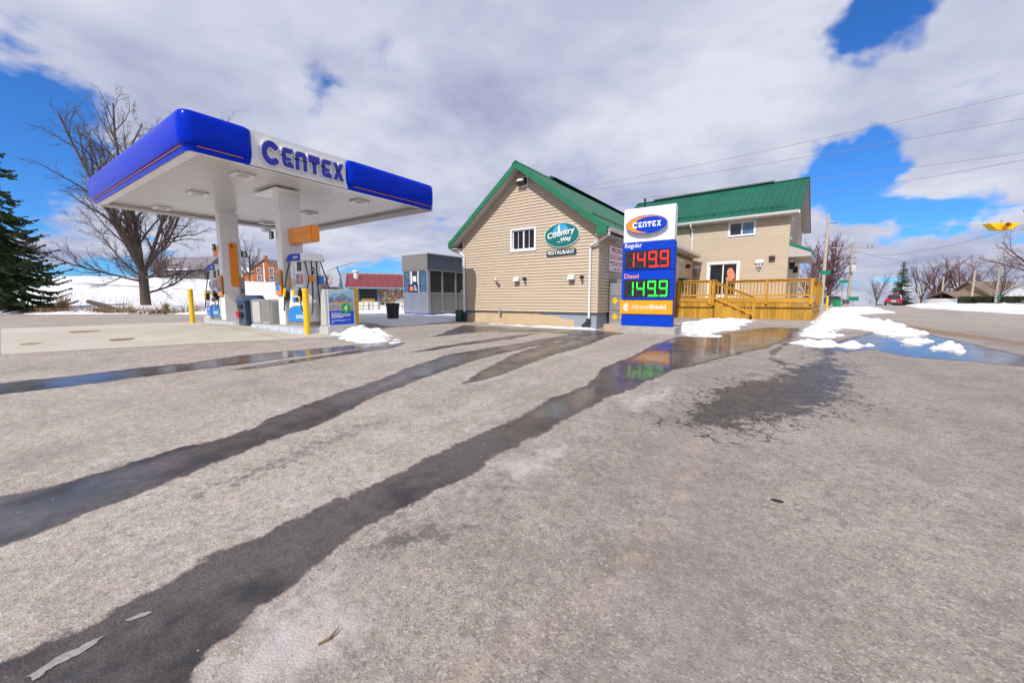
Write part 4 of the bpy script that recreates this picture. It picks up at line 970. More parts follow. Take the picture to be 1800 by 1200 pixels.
# roof
ryF = HY0 - .38; zF = HEZ + .06; ryB = HY1 + .38; zB = zF; rx1 = HX1 + .42
mb = MB()
mb.prism([(HX0, ryF, zF - .03), (HX0, HRY, HRZ - .03), (HX0, ryB, zB - .03), (HX0, ryB, zB - .06), (HX0, HRY, HRZ - .07), (HX0, ryF, zF - .06)], (rx1 - HX0 - .01, 0, 0)); hr = part('roof', mb, m_greendk, house)
x = rx1
while x > HX0 + .01:
    x2 = max(x - .914, HX0)
    roof_panel(hr, (x2 + .004, ryF - .03, zF), (x, ryF - .03, zF), (x2 + .004, HRY, HRZ), (x, HRY, HRZ), (0, -(HRZ - zF), HRY - ryF))
    roof_panel(hr, (x, ryB + .03, zB), (x2 + .004, ryB + .03, zB), (x, HRY, HRZ), (x2 + .004, HRY, HRZ), (0, HRZ - zB, ryB - HRY)); x = x2
for ye, ze in ((ryF, zF), (ryB, zB)):
    mb = MB(); mb.prism([(rx1 - .02, ye, ze + .01), (rx1 - .02, HRY, HRZ + .03), (rx1 - .02, HRY, HRZ - .17), (rx1 - .02, ye, ze - .17)], (.03, 0, 0)); part('rake_board', mb, m_greendk, hr)
    mb = MB(); mb.prism([(HX1 + .02, ye, ze - .15), (HX1 + .02, HRY, HRZ - .15), (HX1 + .02, HRY, HRZ - .17), (HX1 + .02, ye, ze - .17)], (.38, 0, 0)); part('rake_soffit', mb, m_soffit, hr)
mb = MB(); mb.box(HX0, rx1 - .03, ryF + .02, HY0 - .03, zF - .20, zF - .17); part('eave_soffit', mb, m_soffit, hr)
mb = MB(); mb.box(HX0, rx1 - .01, ryF - .035, ryF + .0, zF - .17, zF - .02); part('fascia', mb, m_white, hr)
mb = MB(); mb.prism([(HX0, ryF - .04, zF - .015), (HX0, ryF - .04, zF - .12), (HX0, ryF - .11, zF - .12), (HX0, ryF - .15, zF - .015)], (rx1 - HX0 - .05, 0, 0)); part('gutter', mb, m_white, hr)
mb = MB(); mb.prism([(HX0, HRY - .16, HRZ - .05), (HX0, HRY, HRZ + .05), (HX0, HRY + .16, HRZ - .05)], (rx1 - HX0 + .01, 0, 0)); part('ridge_cap', mb, m_greenroof, hr)
mb = MB(); mb.prism([(HX0 + 1.2, HRY - .2, HRZ + .01), (HX0 + 1.2, HRY - .16, HRZ + .10), (HX0 + 1.2, HRY + .16, HRZ + .10), (HX0 + 1.2, HRY + .2, HRZ + .01)], (6.9, 0, 0)); part('ridge_vent', mb, m_greendk, hr)
mb = MB()
for k_, tt in enumerate((.10, .135)):
    yy = ryF + (HRY - ryF) * tt; zz = zF + (HRZ - zF) * tt + .09; mb.tube([(HX0, yy, zz), (rx1 - .6, yy, zz)], .016, 5)
for q in np.arange(HX0 + .3, rx1 - .6, .914):
    yy = ryF + (HRY - ryF) * .12; zz = zF + (HRZ - zF) * .12; mb.box(q - .015, q + .015, yy - .06, yy + .08, zz - .02, zz + .11)
part('snow_guard', mb, m_greenroof, hr)
mb = MB(); mb.lathe([(.06, 0), (.06, .55), (.09, .56), (.09, .62), (.04, .63)], (HX0 + 1.15, HRY - 1.6, HRZ - .75), 10); part('vent_stack', mb, m_black, hr)
sq_spout(house, [(-5.85, ryF - .09, zF - .12), (-5.85, ryF - .07, zF - .24), (-5.85, HY0 - .07, zF - .44), (-5.85, HY0 - .07, 3.35)])
# porch roof over the side door
mb = MB(); mb.prism([(HX1 + .0, HY0 - .0, 3.72), (HX1 + .95, HY0 - .0, 3.30), (HX1 + .95, HY0 - .0, 3.18), (HX1 + .0, HY0 - .0, 3.57)], (0, 5.0, 0)); pr = part('porch_roof', mb, m_green, house)
mb = MB(); mb.prism([(HX1 + .02, HY0 + .02, 3.56), (HX1 + .93, HY0 + .02, 3.17), (HX1 + .93, HY0 + .02, 2.98), (HX1 + .02, HY0 + .02, 2.98)], (0, 4.9, 0)); part('porch_soffit', mb, m_soffit, pr)

# ------------------------------------------------------------------ deck
deck = thing('timber_deck', 'yellow brown timber deck with balusters, skirting boards and steps', 'deck', O2, A2)
DZ = .95; RTOP = 1.77
me_bal = MB().box(-.019, .019, -.019, .019, 0, .70).mesh('baluster', m_wood)
def railing(x0, y0, x1, y1, z=DZ, posts=True, sub=None):
    p0 = Vector((x0, y0, 0)); p1 = Vector((x1, y1, 0)); dv = p1 - p0; ln = dv.length; dv = dv / ln; n = Vector((-dv.y, dv.x, 0))
    def bar(za, zb, w, nm, m=m_woodrail):
        mb = MB(); q = [p0 - n * w / 2, p1 - n * w / 2, p1 + n * w / 2, p0 + n * w / 2]; mb.prism([(a.x, a.y, za) for a in q], (0, 0, zb - za)); return part(nm, mb, m, deck)
    bar(RTOP - .035, RTOP, .14, 'cap_rail'); bar(RTOP - .125, RTOP - .037, .04, 'top_rail'); bar(z + .07, z + .155, .04, 'bottom_rail')
    k = int(ln / .135)
    for i in range(1, k):
        q = p0 + dv * (ln * i / k); link('baluster', me_bal, deck, (q.x, q.y, z + .125))
me_post = MB().box(-.047, .047, -.047, .047, 0, 1.06).mesh('post', m_wood)
def post(x, y, z=DZ - .28): return link('post', me_post, deck, (x, y, z))
def skirt(x0, y0, x1, y1, z0, z1, nrm):
    p0 = Vector((x0, y0, 0)); p1 = Vector((x1, y1, 0)); ln = (p1 - p0).length; k = int(round(ln / .145)); n = Vector(nrm)
    for i in range(k):
        a = p0.lerp(p1, (i + .02) / k); b = p0.lerp(p1, (i + .97) / k); jt = random.uniform(-.004, .004)
        mb = MB(); a2 = a + n * jt; b2 = b + n * jt
        mb.prism([(a2.x, a2.y, z0 - random.uniform(0, .03)), (b2.x, b2.y, z0 - random.uniform(0, .03)), (b2.x, b2.y, z1), (a2.x, a2.y, z1)], n * .02); part('skirt_board', mb, m_wood, deck)
def rim(x0, y0, x1, y1, nrm):
    n = Vector(nrm); mb = MB()
    mb.prism([(x0, y0, DZ - .20), (x1, y1, DZ - .20), (x1, y1, DZ - .03), (x0, y0, DZ - .03)], n * .045); part('rim_board', mb, m_woodrail, deck)
# main (right) section and the projecting left section
LX0, LX1, LY = -6.2, -3.66, -1.05
for i in range(34):                                        # floor boards run along the front
    yy = .02 + i * .0935
    mb = MB(); mb.box(-5.9, .03, yy, yy + .088, DZ - .03, DZ); part('deck_board', mb, m_woodrail, deck)
for i in range(12):
    yy = LY + .0 + i * .0905; mb = MB(); mb.box(LX0, LX1 + .02, yy, yy + .086, DZ - .03, DZ); part('deck_board', mb, m_woodrail, deck)
rim(LX1, .0, 0, .0, (0, -1, 0)); skirt(LX1 + .0, .0, 0, .0, -.06, DZ - .21, (0, -1, 0))
rim(LX0, LY, LX1, LY, (0, -1, 0)); skirt(LX0, LY, LX1, LY, -.06, DZ - .21, (0, -1, 0))
rim(LX1, LY, LX1, 0, (1, 0, 0)); skirt(LX1, LY, LX1, 0, -.06, DZ - .21, (1, 0, 0))
rim(0, .0, 0, 6.5, (1, 0, 0)); skirt(0, .0, 0, 6.5, -.06, DZ - .21, (1, 0, 0))
for i in range(40):
    if i * .0935 > 3.3: break
for i in range(37):
    yy = 3.2 + i * .0935; mb = MB(); mb.box(HX1 + .05, .03, yy, yy + .088, DZ - .03, DZ); part('deck_board', mb, m_woodrail, deck)
mb = MB(); mb.box(-3.5, .052, -.075, -.05, .50, .53); mb.box(LX0, LX1 + .05, LY - .075, LY - .05, .50, .53); mb.box(.05, .075, -.07, 6.5, .50, .53); part('skirt_gap_strip', mb, mat('painted_gap_dark', (.10, .05, .008), .8), deck)  # dark strips painted in for the shaded gap line across the skirting
railing(-3.30, -.02, -.02, -.02); railing(0, .0, 0, 6.4); railing(LX0, LY, LX1 - .05, LY); railing(LX1 - .02, LY, LX1 - .02, LY + .1)
for x, y in ((-3.32, -.06), (-1.68, -.06), (-.06, -.06), (.05, 2.2), (.05, 4.3), (.05, 6.4), (LX1, LY - .04), (LX1 - .14, LY - .04), (-5.2, LY - .04)): post(x, y)
# double posts and panel at the head of the stair
mb = MB(); mb.box(LX1 - .06, LX1 + .05, LY - .09, LY + .25, DZ - .35, RTOP - .04); part('newel', mb, m_wood, deck); mb = MB(); mb.box(LX1 - .08, LX1 + .09, LY - .12, LY + .30, RTOP - .038, RTOP + .002); part('newel_cap', mb, m_woodrail, deck)
# steps descend along the deck front
for k in range(4):
    z1 = DZ - .19 * (k + 1); x0 = LX1 + .06 + k * .36
    mb = MB(); mb.box(x0, x0 + .40, LY + .08, -.07, z1 - .045, z1); part('tread', mb, m_woodrail, deck)
    mb = MB(); mb.box(x0 - .0, x0 + .03, LY + .10, -.08, z1, z1 + .145); part('riser', mb, m_wood, deck)
    mb = MB(); mb.box(x0 + .0, x0 + .36, LY + .05, LY + .09, -.08, z1 - .047); part('step_side', mb, m_wood, deck)
mb = MB()
sa = Vector((LX1 + .05, LY + .02, RTOP - .05)); sb = Vector((LX1 + 1.62, LY + .02, 1.02))
def sloped(a, b, w, h, nm):
    mb = MB(); mb.prism([(a.x, a.y - w / 2, a.z - h), (b.x, b.y - w / 2, b.z - h), (b.x, b.y - w / 2, b.z), (a.x, a.y - w / 2, a.z)], (0, w, 0)); return part(nm, mb, m_woodrail, deck)
sloped(sa, sb, .12, .04, 'hand_rail'); sloped(sa - Vector((0, 0, .045)), sb - Vector((0, 0, .045)), .04, .085, 'hand_rail'); sloped(sa - Vector((0, 0, .74)), sb - Vector((0, 0, .74)), .04, .09, 'stair_rail')
me_sb = MB().box(-.019, .019, -.019, .019, 0, .66).mesh('baluster', m_wood)
for i in range(1, 12):
    q = sa.lerp(sb, i / 12); link('baluster', me_sb, deck, (q.x, q.y, q.z - .76))
mb = MB(); mb.box(sb.x - .02, sb.x + .07, sb.y - .045, sb.y + .045, -.05, sb.z - .005); part('post', mb, m_wood, deck)
# grill and planter standing on the deck
t = thing('barbecue', 'grey gas barbecue with orange tank standing on the deck', 'barbecue', (-4.55, 21.35, DZ), A2)
mb = MB(); mb.box(-.35, .35, -.22, .22, .1, .62); part('cart', mb, m_steel, t, bevel=.02)
mb = MB(); mb.prism([(-.42, -.26, .64), (-.42, .26, .64), (-.42, .26, .85), (-.42, .1, 1.0), (-.42, -.15, .97), (-.42, -.26, .85)], (.84, 0, 0)); part('lid', mb, m_cardark, t, bevel=.02)
mb = MB(); mb.lathe([(.02, 0), (.14, .02), (.15, .1), (.15, .28), (.1, .36), (.05, .38)], (-.55, .0, .0), 12); part('gas_tank', mb, m_orange, t, smooth=True)
for x in (-.3, .3):
    for y in (-.18, .18): mb = MB(); mb.box(x - .02, x + .02, y - .02, y + .02, 0, .1); part('leg', mb, m_black, t)

# ================================================================== FUEL CANOPY
CX0, CX1, CY0, CY1, CZ, CT = -17.85, -9.88, 3.08, 9.58, 3.80, 4.52
can = thing('fuel_canopy', 'white fuel canopy with rounded blue fascia on two white columns', 'canopy', (-14.3, 6.0, 0.14), world_coords=True)
mb = MB(); mb.box(CX0 + .06, CX1 - .06, CY0 + .06, CY1 - .06, CZ + .14, CT - .10); part('roof_deck', mb, m_canopyw, can)
n = 30; wd = (CX1 - CX0 - .3) / n
me_sof = MB()
me_sof.add([(.0, CY0 + .15, .05), (.012, CY0 + .15, 0), (wd - .016, CY0 + .15, 0), (wd - .004, CY0 + .15, .05), (.0, CY1 - .15, .05), (.012, CY1 - .15, 0), (wd - .016, CY1 - .15, 0), (wd - .004, CY1 - .15, .05)],
           [(0, 1, 5, 4), (1, 2, 6, 5), (2, 3, 7, 6)])
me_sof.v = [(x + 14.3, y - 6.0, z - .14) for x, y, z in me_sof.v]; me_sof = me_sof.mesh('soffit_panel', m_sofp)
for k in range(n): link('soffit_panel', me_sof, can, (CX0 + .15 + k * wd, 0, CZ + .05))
mb = MB(); mb.box(CX0 + .1, CX1 - .1, CY0 + .1, CY1 - .1, CZ + .105, CZ + .135); part('soffit_backing', mb, m_canopyw, can)
# flat border round the soffit
mb = MB(); mb.box(CX0 + .02, CX1 - .0, CY0, CY0 + .2, CZ, CZ + .05); mb.box(CX1 - .2, CX1, CY0 + .2, CY1 - .2, CZ, CZ + .05); part('soffit_border', mb, m_canopyw, can)
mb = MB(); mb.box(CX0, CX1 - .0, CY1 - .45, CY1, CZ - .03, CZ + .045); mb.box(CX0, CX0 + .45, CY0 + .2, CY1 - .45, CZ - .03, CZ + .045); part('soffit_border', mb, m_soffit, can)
mb = MB(); mb.box(CX0 - .02, CX1, CY1 + .0, CY1 + .05, CZ - .03, CT); mb.box(CX0 - .05, CX0, CY0 + .1, CY1 + .05, CZ - .03, CT); part('rear_fascia', mb, m_canopyw, can)
# bull-nosed blue fascia swept round the near corner
PROF = []
for k in range(15):
    a = k / 14; zz = CZ - .01 + (CT - CZ + .04) * a
    PROF.append((.26 * (max(0, 1 - abs((a - .52) / .5) ** 3.0)) ** .8 + .02, zz))
PROF = [(.0, CZ - .015), (.05, CZ - .02), (.06, CZ + .06)] + [(.07, CZ + .10)] + [(.07 + .085 * math.sin(t) ** .6, CZ + .10 + (CT - CZ - .08) * (1 - math.cos(t)) / 2) for t in np.linspace(.25, math.pi - .22, 13)] + [(.05, CT + .03), (.0, CT + .03)]
def sweep(path, prof, m, name, parent, cap0=False, cap1=False):
    """path: list of (x, y, nx, ny, scale)"""
    vs_ = []; k = len(prof); zc = (CZ + CT) / 2
    for x, y, nx, ny, s in path:
        for o, zz in prof: vs_.append((x + nx * o * s, y + ny * o * s, zc + (zz - zc) * (.80 + .20 * s)))
    fs = []
    for i in range(len(path) - 1):
        for j in range(k - 1): fs.append((i * k + j, (i + 1) * k + j, (i + 1) * k + j + 1, i * k + j + 1))
    fs.append(tuple(range(k))); fs.append(tuple((len(path) - 1) * k + j for j in range(k - 1, -1, -1)))
    mb = MB(); mb.add(vs_, fs); return part(name, mb, m, parent, smooth=True)
def endcap(pts_fn, n=6, rev=False):
    out = []
    for k in range(n + 1):
        t = k / n; s = math.sqrt(max(0, 1 - (1 - t) ** 2)); out.append((t, .15 + .85 * s))
    return out
path = []
for t, s in endcap(None): path.append((CX0 - .0 + t * .22, CY0, 0, -1, s))
for xx in np.linspace(CX0 + .6, CX1 - .10, 6): path.append((xx, CY0, 0, -1, 1))
for k in range(1, 8):
    a = -math.pi / 2 + math.pi / 2 * k / 8; path.append((CX1 - .10 + .10 * math.cos(a), CY0 + .10 + .10 * math.sin(a), math.cos(a), math.sin(a), 1))
FB0, FB1 = 4.22, 6.46
for yy in np.linspace(CY0 + .10, FB0 - .25, 4): path.append((CX1, yy, 1, 0, 1))
for t, s in reversed(endcap(None)): path.append((CX1, FB0 - t * .22, 1, 0, s))
f1 = sweep(path, PROF, m_blue, 'fascia_corner', can)
path2 = [(CX1, FB1 + t * .22, 1, 0, s) for t, s in endcap(None)] + [(CX1, yy, 1, 0, 1) for yy in np.linspace(FB1 + .5, CY1 - .4, 4)] + [(CX1, CY1 - t * .22, 1, 0, s) for t, s in reversed(endcap(None))]
f2 = sweep(path2, PROF, m_blue, 'fascia_panel', can)
# seams and orange strips
def strip(pts, name, parent, m, o=.078, z0=CZ + .085, h=.011):
    mb = MB(); mb.tube([(x + nx * o, y + ny * o, z0) for x, y, nx, ny in pts], h * .75, 6); return part(name, mb, m, parent)
strip([(CX0 + .2, CY0, 0, -1), (CX1 - .12, CY0, 0, -1)], 'light_strip', f1, m_stripe)
strip([(CX1, CY0 + .12, 1, 0), (CX1, FB0 - .2, 1, 0)], 'light_strip', f1, m_stripe)
strip([(CX1, FB1 + .2, 1, 0), (CX1, CY1 - .15, 1, 0)], 'light_strip', f2, m_stripe)
# white centre band with raised letters
mb = MB(); mb.box(CX1 - .06, CX1 + .035, FB0 - .15, FB1 + .15, CZ + .0, CT + .02); part('centre_band', mb, m_canopyw, can)
fr = Fr((CX1 + .035, FB0 + .17, CZ + .135), (0, 1, 0), (0, 0, 1)); LW = FB1 - FB0 - .27; LH = .42
for i in range(6):
    mb = MB(); centex(mb, fr, 0, 0, LW, LH, .0, .055, .075, only=i); lw = part('letter_base', mb, m_canopyw, can)
    mb = MB(); centex(mb, fr, 0, 0, LW, LH, .056, .075, 0.0, only=i); part('letter', mb, m_txtblue, lw)
# soffit lights
for x in (-10.95, -13.85, -16.95):
    for y in (4.45, 7.62):
        mb = MB(); mb.prism([(x - .22, y - .22, CZ - .002), (x + .22, y - .22, CZ - .002), (x + .22, y + .22, CZ - .002), (x - .22, y + .22, CZ - .002)], (0, 0, .05)); li = part('soffit_light', mb, m_canopyw, can, bevel=.008)
        mb = MB(); mb.lathe([(.14, -.022), (.13, -.012), (.15, .0)], (x, y, CZ), 14); part('lens', mb, m_lamp, li)
# junction box and camera by the column
mb = MB(); mb.prism([(-12.5, 5.3, CZ - .0), (-11.2, 5.3, CZ), (-11.2, 5.95, CZ), (-12.5, 5.95, CZ)], (0, 0, -.0 - .025)); part('access_plate', mb, m_canopyw, can)
# columns
IZ = .17
def column(x1, y0, y1, name='column'):
    mb = MB(); mb.box(x1 - .32, x1, y0, y1, IZ - .02, CZ - .002); c = part(name, mb, m_colw, can, bevel=.015)
    mb = MB(); mb.box(x1 - .34, x1 + .02, y0 - .02, y1 + .02, IZ, IZ + .9); part('cladding', mb, m_colw, c, bevel=.01)
    mb = MB(); mb.box(x1 - .325, x1 + .005, y0 - .005, y1 + .005, 2.02, 2.03); part('joint_strip', mb, m_colw, c); return c
c2 = column(-11.54, 5.54, 6.12); c4 = column(-15.86, 5.64, 6.20)
# number plates 2 and 4, info panels and orange boxes on the columns
def numplate(fr, ch, parent):
    mb = MB(); fr.rect(mb, 0, .17, 0, .20, 0, .05); n_ = part('number_plate', mb, m_black, parent)
    mb = MB(); text_into(mb, fr, ch, .035, .03, .10, .14, .051, .055, .04); part('numeral', mb, m_txtwhite, n_)
numplate(Fr((-12.03, 5.50, 2.55), (1, 0, 0), (0, 0, 1)), '2', c2)
numplate(Fr((-16.36, 5.60, 2.55), (1, 0, 0), (0, 0, 1)), '4', c4)
numplate(Fr((-15.86, 6.21, 2.35), (0, 1, 0), (0, 0, 1)), '3', c4)
mb = MB(); mb.tube([(-12.08, 5.50, 2.82), (-12.0, 5.38, 2.78), (-11.92, 5.25, 2.76)], [.05, .055, .05], 8); part('camera', mb, m_canopyw, c2)
def infopanel(fr, parent, w=.42, h=.68):
    mb = MB(); fr.rect(mb, 0, w, 0, h, .0, .05); i_ = part('info_panel', mb, m_orange, parent, bevel=.012)
    mb = MB(); fr.rect(mb, w * .14, w * .86, h * .14, h * .88, .05, .055); part('info_print', mb, mat('info_print', (.12, .22, .34), .4, second=(.5, .52, .5), scale=18), i_)
    mb = MB(); fr.rect(mb, w * .18, w * .82, h * .18, h * .42, .056, .058); part('info_blue', mb, m_pumpblue, i_)
infopanel(Fr((-11.87, 5.50, 1.00), (1, 0, 0), (0, 0, 1)), c2, .32)
infopanel(Fr((-16.20, 5.60, 1.00), (1, 0, 0), (0, 0, 1)), c4, .34)
infopanel(Fr((-15.86, 6.10, .98), (0, 1, 0), (0, 0, 1)), c4, .16)
mb = MB(); mb.box(-15.88, -15.80, 5.86, 6.10, 1.32, 2.80); part('orange_strip_box', mb, m_orange, c4, bevel=.02)
mb = MB(); mb.box(-15.80, -15.78, 5.9, 5.96, 2.66, 2.72); part('bracket', mb, m_black, c4)
def orange_header(x0, x1, y0, y1, z0, z1, parent):
    mb = MB(); mb.box(x0, x1, y0, y1, z0, z1); b_ = part('header_sign', mb, m_orange, parent, bevel=.02)
    fr = Fr((x0, y0, z0), (1, 0, 0), (0, 0, 1)); w = x1 - x0; h = z1 - z0
    mb = MB(); text_into(mb, fr, 'AdvanceShield', w * .24, h * .45, w * .64, h * .24, .001, .005, .01)
    fan(mb, fr, w * .12, h * .52, h * .30, .001, .005); part('print', mb, mat('pale_orange_print', (.78, .42, .14), .5), b_)
def fan(mb, fr, cx, cy, r, d0, d1):
    """the round mark: white bars radiating like a half shell"""
    for s in (-1, 1):
        for a0, a1, r0 in ((8, 30, .35), (40, 64, .40), (74, 100, .5)):
            pts = [(cx - r * math.cos(R(a0)), cy + s * r * math.sin(R(a0))), (cx - r * math.cos(R(a1)), cy + s * r * math.sin(R(a1))),
                   (cx + r * .55 * (1 - a0 / 120) - r * .1 + r * .1, cy + s * r * (.02 + a0 / 120 * .8)), (cx + r * .1, cy + s * r * (.01 + a0 / 160))]
            if s < 0: pts.reverse()
            fr.plate(mb, pts, d0, d1)
orange_header(-11.54, -10.38, 5.74, 5.98, 2.40, 2.82, c2)
orange_header(-17.0, -16.18, 5.78, 6.02, 2.38, 2.76, c4)

# ------------------------------------------------------------------ island, pumps, furniture
isl = thing('pump_island', 'long blue grey kerbed pump island under the canopy', 'island', (-13.6, 5.9, 0.0), world_coords=True)
def rrect(x0, x1, y0, y1, r, n=5):
    out = []
    for cx, cy, a0 in ((x1 - r, y0 + r, -90), (x1 - r, y1 - r, 0), (x0 + r, y1 - r, 90), (x0 + r, y0 + r, 180)):
        for k in range(n + 1): a = R(a0 + 90 * k / n); out.append((cx + r * math.cos(a), cy + r * math.sin(a)))
    return out
for (a, b) in ((-17.0, -14.45), (-13.35, -10.25)):
    mb = MB(); mb.prism([(x, y, -.15) for x, y in rrect(a, b, 5.30, 6.45, .25)], (0, 0, IZ - .03 + .15)); k_ = part('kerb', mb, m_curb, isl)
    mb = MB(); mb.prism([(x, y, IZ - .03) for x, y in rrect(a + .03, b - .03, 5.33, 6.42, .22)], (0, 0, .03)); part('top_slab', mb, m_concrete, k_)
    for q in np.arange(a + .6, b - .3, .62): mb = MB(); mb.box(q - .012, q + .012, 5.292, 5.298, .03, .10); part('anchor', mb, m_steel, k_)

def pump(x, y, num, label, flip=False):
    """dispenser: front faces -Y; +x end carries the hose mast"""
    t = thing('fuel_pump', label, 'fuel pump', (x, y, IZ), R(180) if flip else 0, 'fuel dispensers on the island')
    w, d = .50, .26
    mb = MB(); mb.box(-w, w, -d, d, 0, .10); part('plinth', mb, m_greydark, t)
    mb = MB(); mb.prism([(-w, -d, .10), (w, -d, .10), (w, -d, .62), (w * .72, -d, 1.02), (-w * .72, -d, 1.02), (-w, -d, .60)], (0, 2 * d, 0)); part('lower_cabinet', mb, m_pumpw, t, bevel=.015)
    mb = MB(); mb.box(-w * .68, w * .62, -d * .92, d * .92, 1.02, 1.74); up = part('upper_cabinet', mb, m_pumpw, t, bevel=.02)
    mb = MB(); mb.box(w * .60, w * .95, -d * .6, d * .6, .55, 1.74); part('hose_mast', mb, m_pumpw, t, bevel=.03)
    mb = MB(); mb.prism([(a, b, 1.72) for a, b in rrect(-w * .85, w * 1.08, -d * 1.12, d * 1.12, .18)], (0, 0, .20)); hd = part('head', mb, m_pumpw, t, bevel=.01)
    for s in (-1, 1):
        fr = Fr((0, s * d * 1.125, 1.72), (-s, 0, 0) if s > 0 else (1, 0, 0), (0, 0, 1)); mb = MB()
        pts = [(-w * .84, .015), (w * .62, .005), (w * .62, .185), (-w * .2, .20), (-w * .6, .17)]
        fr.plate(mb, pts, .0, .012); b_ = part('head_panel', mb, m_signblue, hd)
        mb = MB(); fr.plate(mb, [(-w * .88, .02), (-w * .84, .02), (-w * .6, .18), (-w * .2, .212), (-w * .25, .222), (-w * .66, .19)], .0, .014); part('head_swoosh', mb, m_amber, b_)
        mb = MB(); centex(mb, fr, -.02, .07, .24, .06, .0125, .016); part('head_lettering', mb, m_txtwhite, b_)
        # lower graphic: blue wave with a light blue sheen and orange lip
        fr = Fr((0, s * d, 0), (-s, 0, 0) if s > 0 else (1, 0, 0), (0, 0, 1)); mb = MB()
        wave = [(-w * .96 + 2 * w * .96 * k / 12 * .93, .42 + .15 * (k / 12) + .05 * math.sin(k / 12 * 4.2)) for k in range(13)]
        fr.plate(mb, [(-w * .96, .11), (w * .83, .11)] + wave[::-1], .017, .021); lg = part('wave_panel', mb, m_pumpblue, t)
        mb = MB(); fr.plate(mb, wave[:8] + [(a, b + .03 * (1 - i / 7)) for i, (a, b) in enumerate(wave[:8])][::-1], .017, .023); part('wave_lip', mb, m_amber, lg)
        mb = MB(); centex(mb, fr, -.08, .20, .36, .085, .0215, .024); part('wave_lettering', mb, m_txtwhite, lg)
        mb = MB(); fr.plate(mb, ell(.3, .42, .07, .10, 12), .0215, .023); part('wave_sheen', mb, m_sky2, lg)
        # display, card reader, keypad, grade buttons, advert
        fr = Fr((0, s * d * .92, 1.02), (-s, 0, 0) if s > 0 else (1, 0, 0), (0, 0, 1))
        for nm, a0, a1, b0, b1, m in (('display', .05, .25, .44, .68, m_digbg), ('advert', -.02, .29, .10, .36, m_poster1), ('advert_photo', .13, .28, .12, .34, m_skin), ('card_reader', -.30, -.10, .05, .24, m_greybox), ('label_sheet', -.30, -.12, .30, .60, m_txtwhite)):
            mb = MB(); fr.rect(mb, a0, a1, b0, b1, .008 if nm != 'advert_photo' else .0165, .016 if nm != 'advert_photo' else .019); part(nm, mb, m, up)
        fr = Fr((0, s * d, .58), (-s, 0, 0) if s > 0 else (1, 0, 0), (0, 0, 1))
        for q in range(3):
            for r_, m in ((0, m_digbg), (1, m_grn7 if False else m_greydark)):
                mb = MB(); fr.rect(mb, -.22 + q * .17, -.10 + q * .17, .06 + r_ * .18, .19 + r_ * .18, .016, .024); part('grade_button', mb, (m_pumpblue, m_digbg, m_yellow, m_greydark)[(q + r_ * 2) % 4], t)
        # nozzles with boots and looping hoses
        for q, (nx, mN) in enumerate(((-.46, m_yellow), (.34, m_black))):
            p = fr.p; mb = MB(); mb.prism([p(nx - .05, .12, .0), p(nx + .06, .10, .0), p(nx + .10, .34, .0), p(nx - .01, .36, .0)], fr.n * .09); nb = part('nozzle_boot', mb, m_black, t, bevel=.012)
            mb = MB(); mb.tube([p(nx + .02, .20, .12), p(nx + .05, .36, .12), p(nx + .0, .42, .10), p(nx - .06, .40, .06)], [.03, .034, .026, .016], 8); mb.prism([p(nx - .04, .22, .09), p(nx + .01, .20, .09), p(nx + .04, .36, .09), p(nx + .0, .38, .09)], fr.n * .05); part('nozzle', mb, mN, nb, bevel=.0)
            hx = -.62 if q == 0 else .70; sgn = 1
            mb = MB(); P0 = p(nx + .0, .14, .10); P1 = p(hx * .45 + nx * .5, -.36, .16); P2 = p(hx * (.9 if q else .75), -.28, .12); P3 = p(w * .78, 1.14, -.05) if q else p(-w * .55, 1.14, .02)
            pts = []
            for k in range(13):
                u = k / 12; pts.append((P0 * (1 - u) ** 3 + P1 * 3 * u * (1 - u) ** 2 + P2 * 3 * u * u * (1 - u) + p(hx * .92, .35, .06) * u ** 3))
            pts += [p(hx * .9, .7, .0), P3]
            mb.tube(pts, .016, 7); part('hose', mb, m_hose, t, smooth=True)
    fr = Fr((w * .951, 0, 0), (0, 1, 0), (0, 0, 1)); mb = MB(); text_into(mb, fr, num, -.10, 1.38, .11, .18, .001, .004, .02); part('numeral', mb, m_black, t)
    for q in (-.09, .05): mb = MB(); mb.tube([(w * .98, q, 1.74), (w * 1.0, q, 1.40), (w * 1.0, q, 1.05), (w * 1.05, q * 1.5, .45), (w * 1.08, q * 2, .3)], .016, 6); part('mast_hose', mb, m_hose, t)
    mb = MB(); mb.box(w * .96, w * 1.14, -.20, -.04, 1.18, 1.32); part('breakaway_tag', mb, m_orange, t, bevel=.01)
    mb = MB(); mb.box(w * .96, w * 1.12, .05, .2, 1.12, 1.34); part('side_reader', mb, m_pumpblue, t, bevel=.01)
    mb = MB(); mb.box(-w * .92, -w * .76, -.22, -.06, .98, 1.28); part('squeegee_box', mb, m_orange, t, bevel=.01)
    return t
pump(-10.98, 5.86, '2', 'white and blue fuel pump numbered 2 beside the near column')
pump(-16.78, 5.90, '4', 'fuel pump numbered 4 beyond the far column', flip=True)

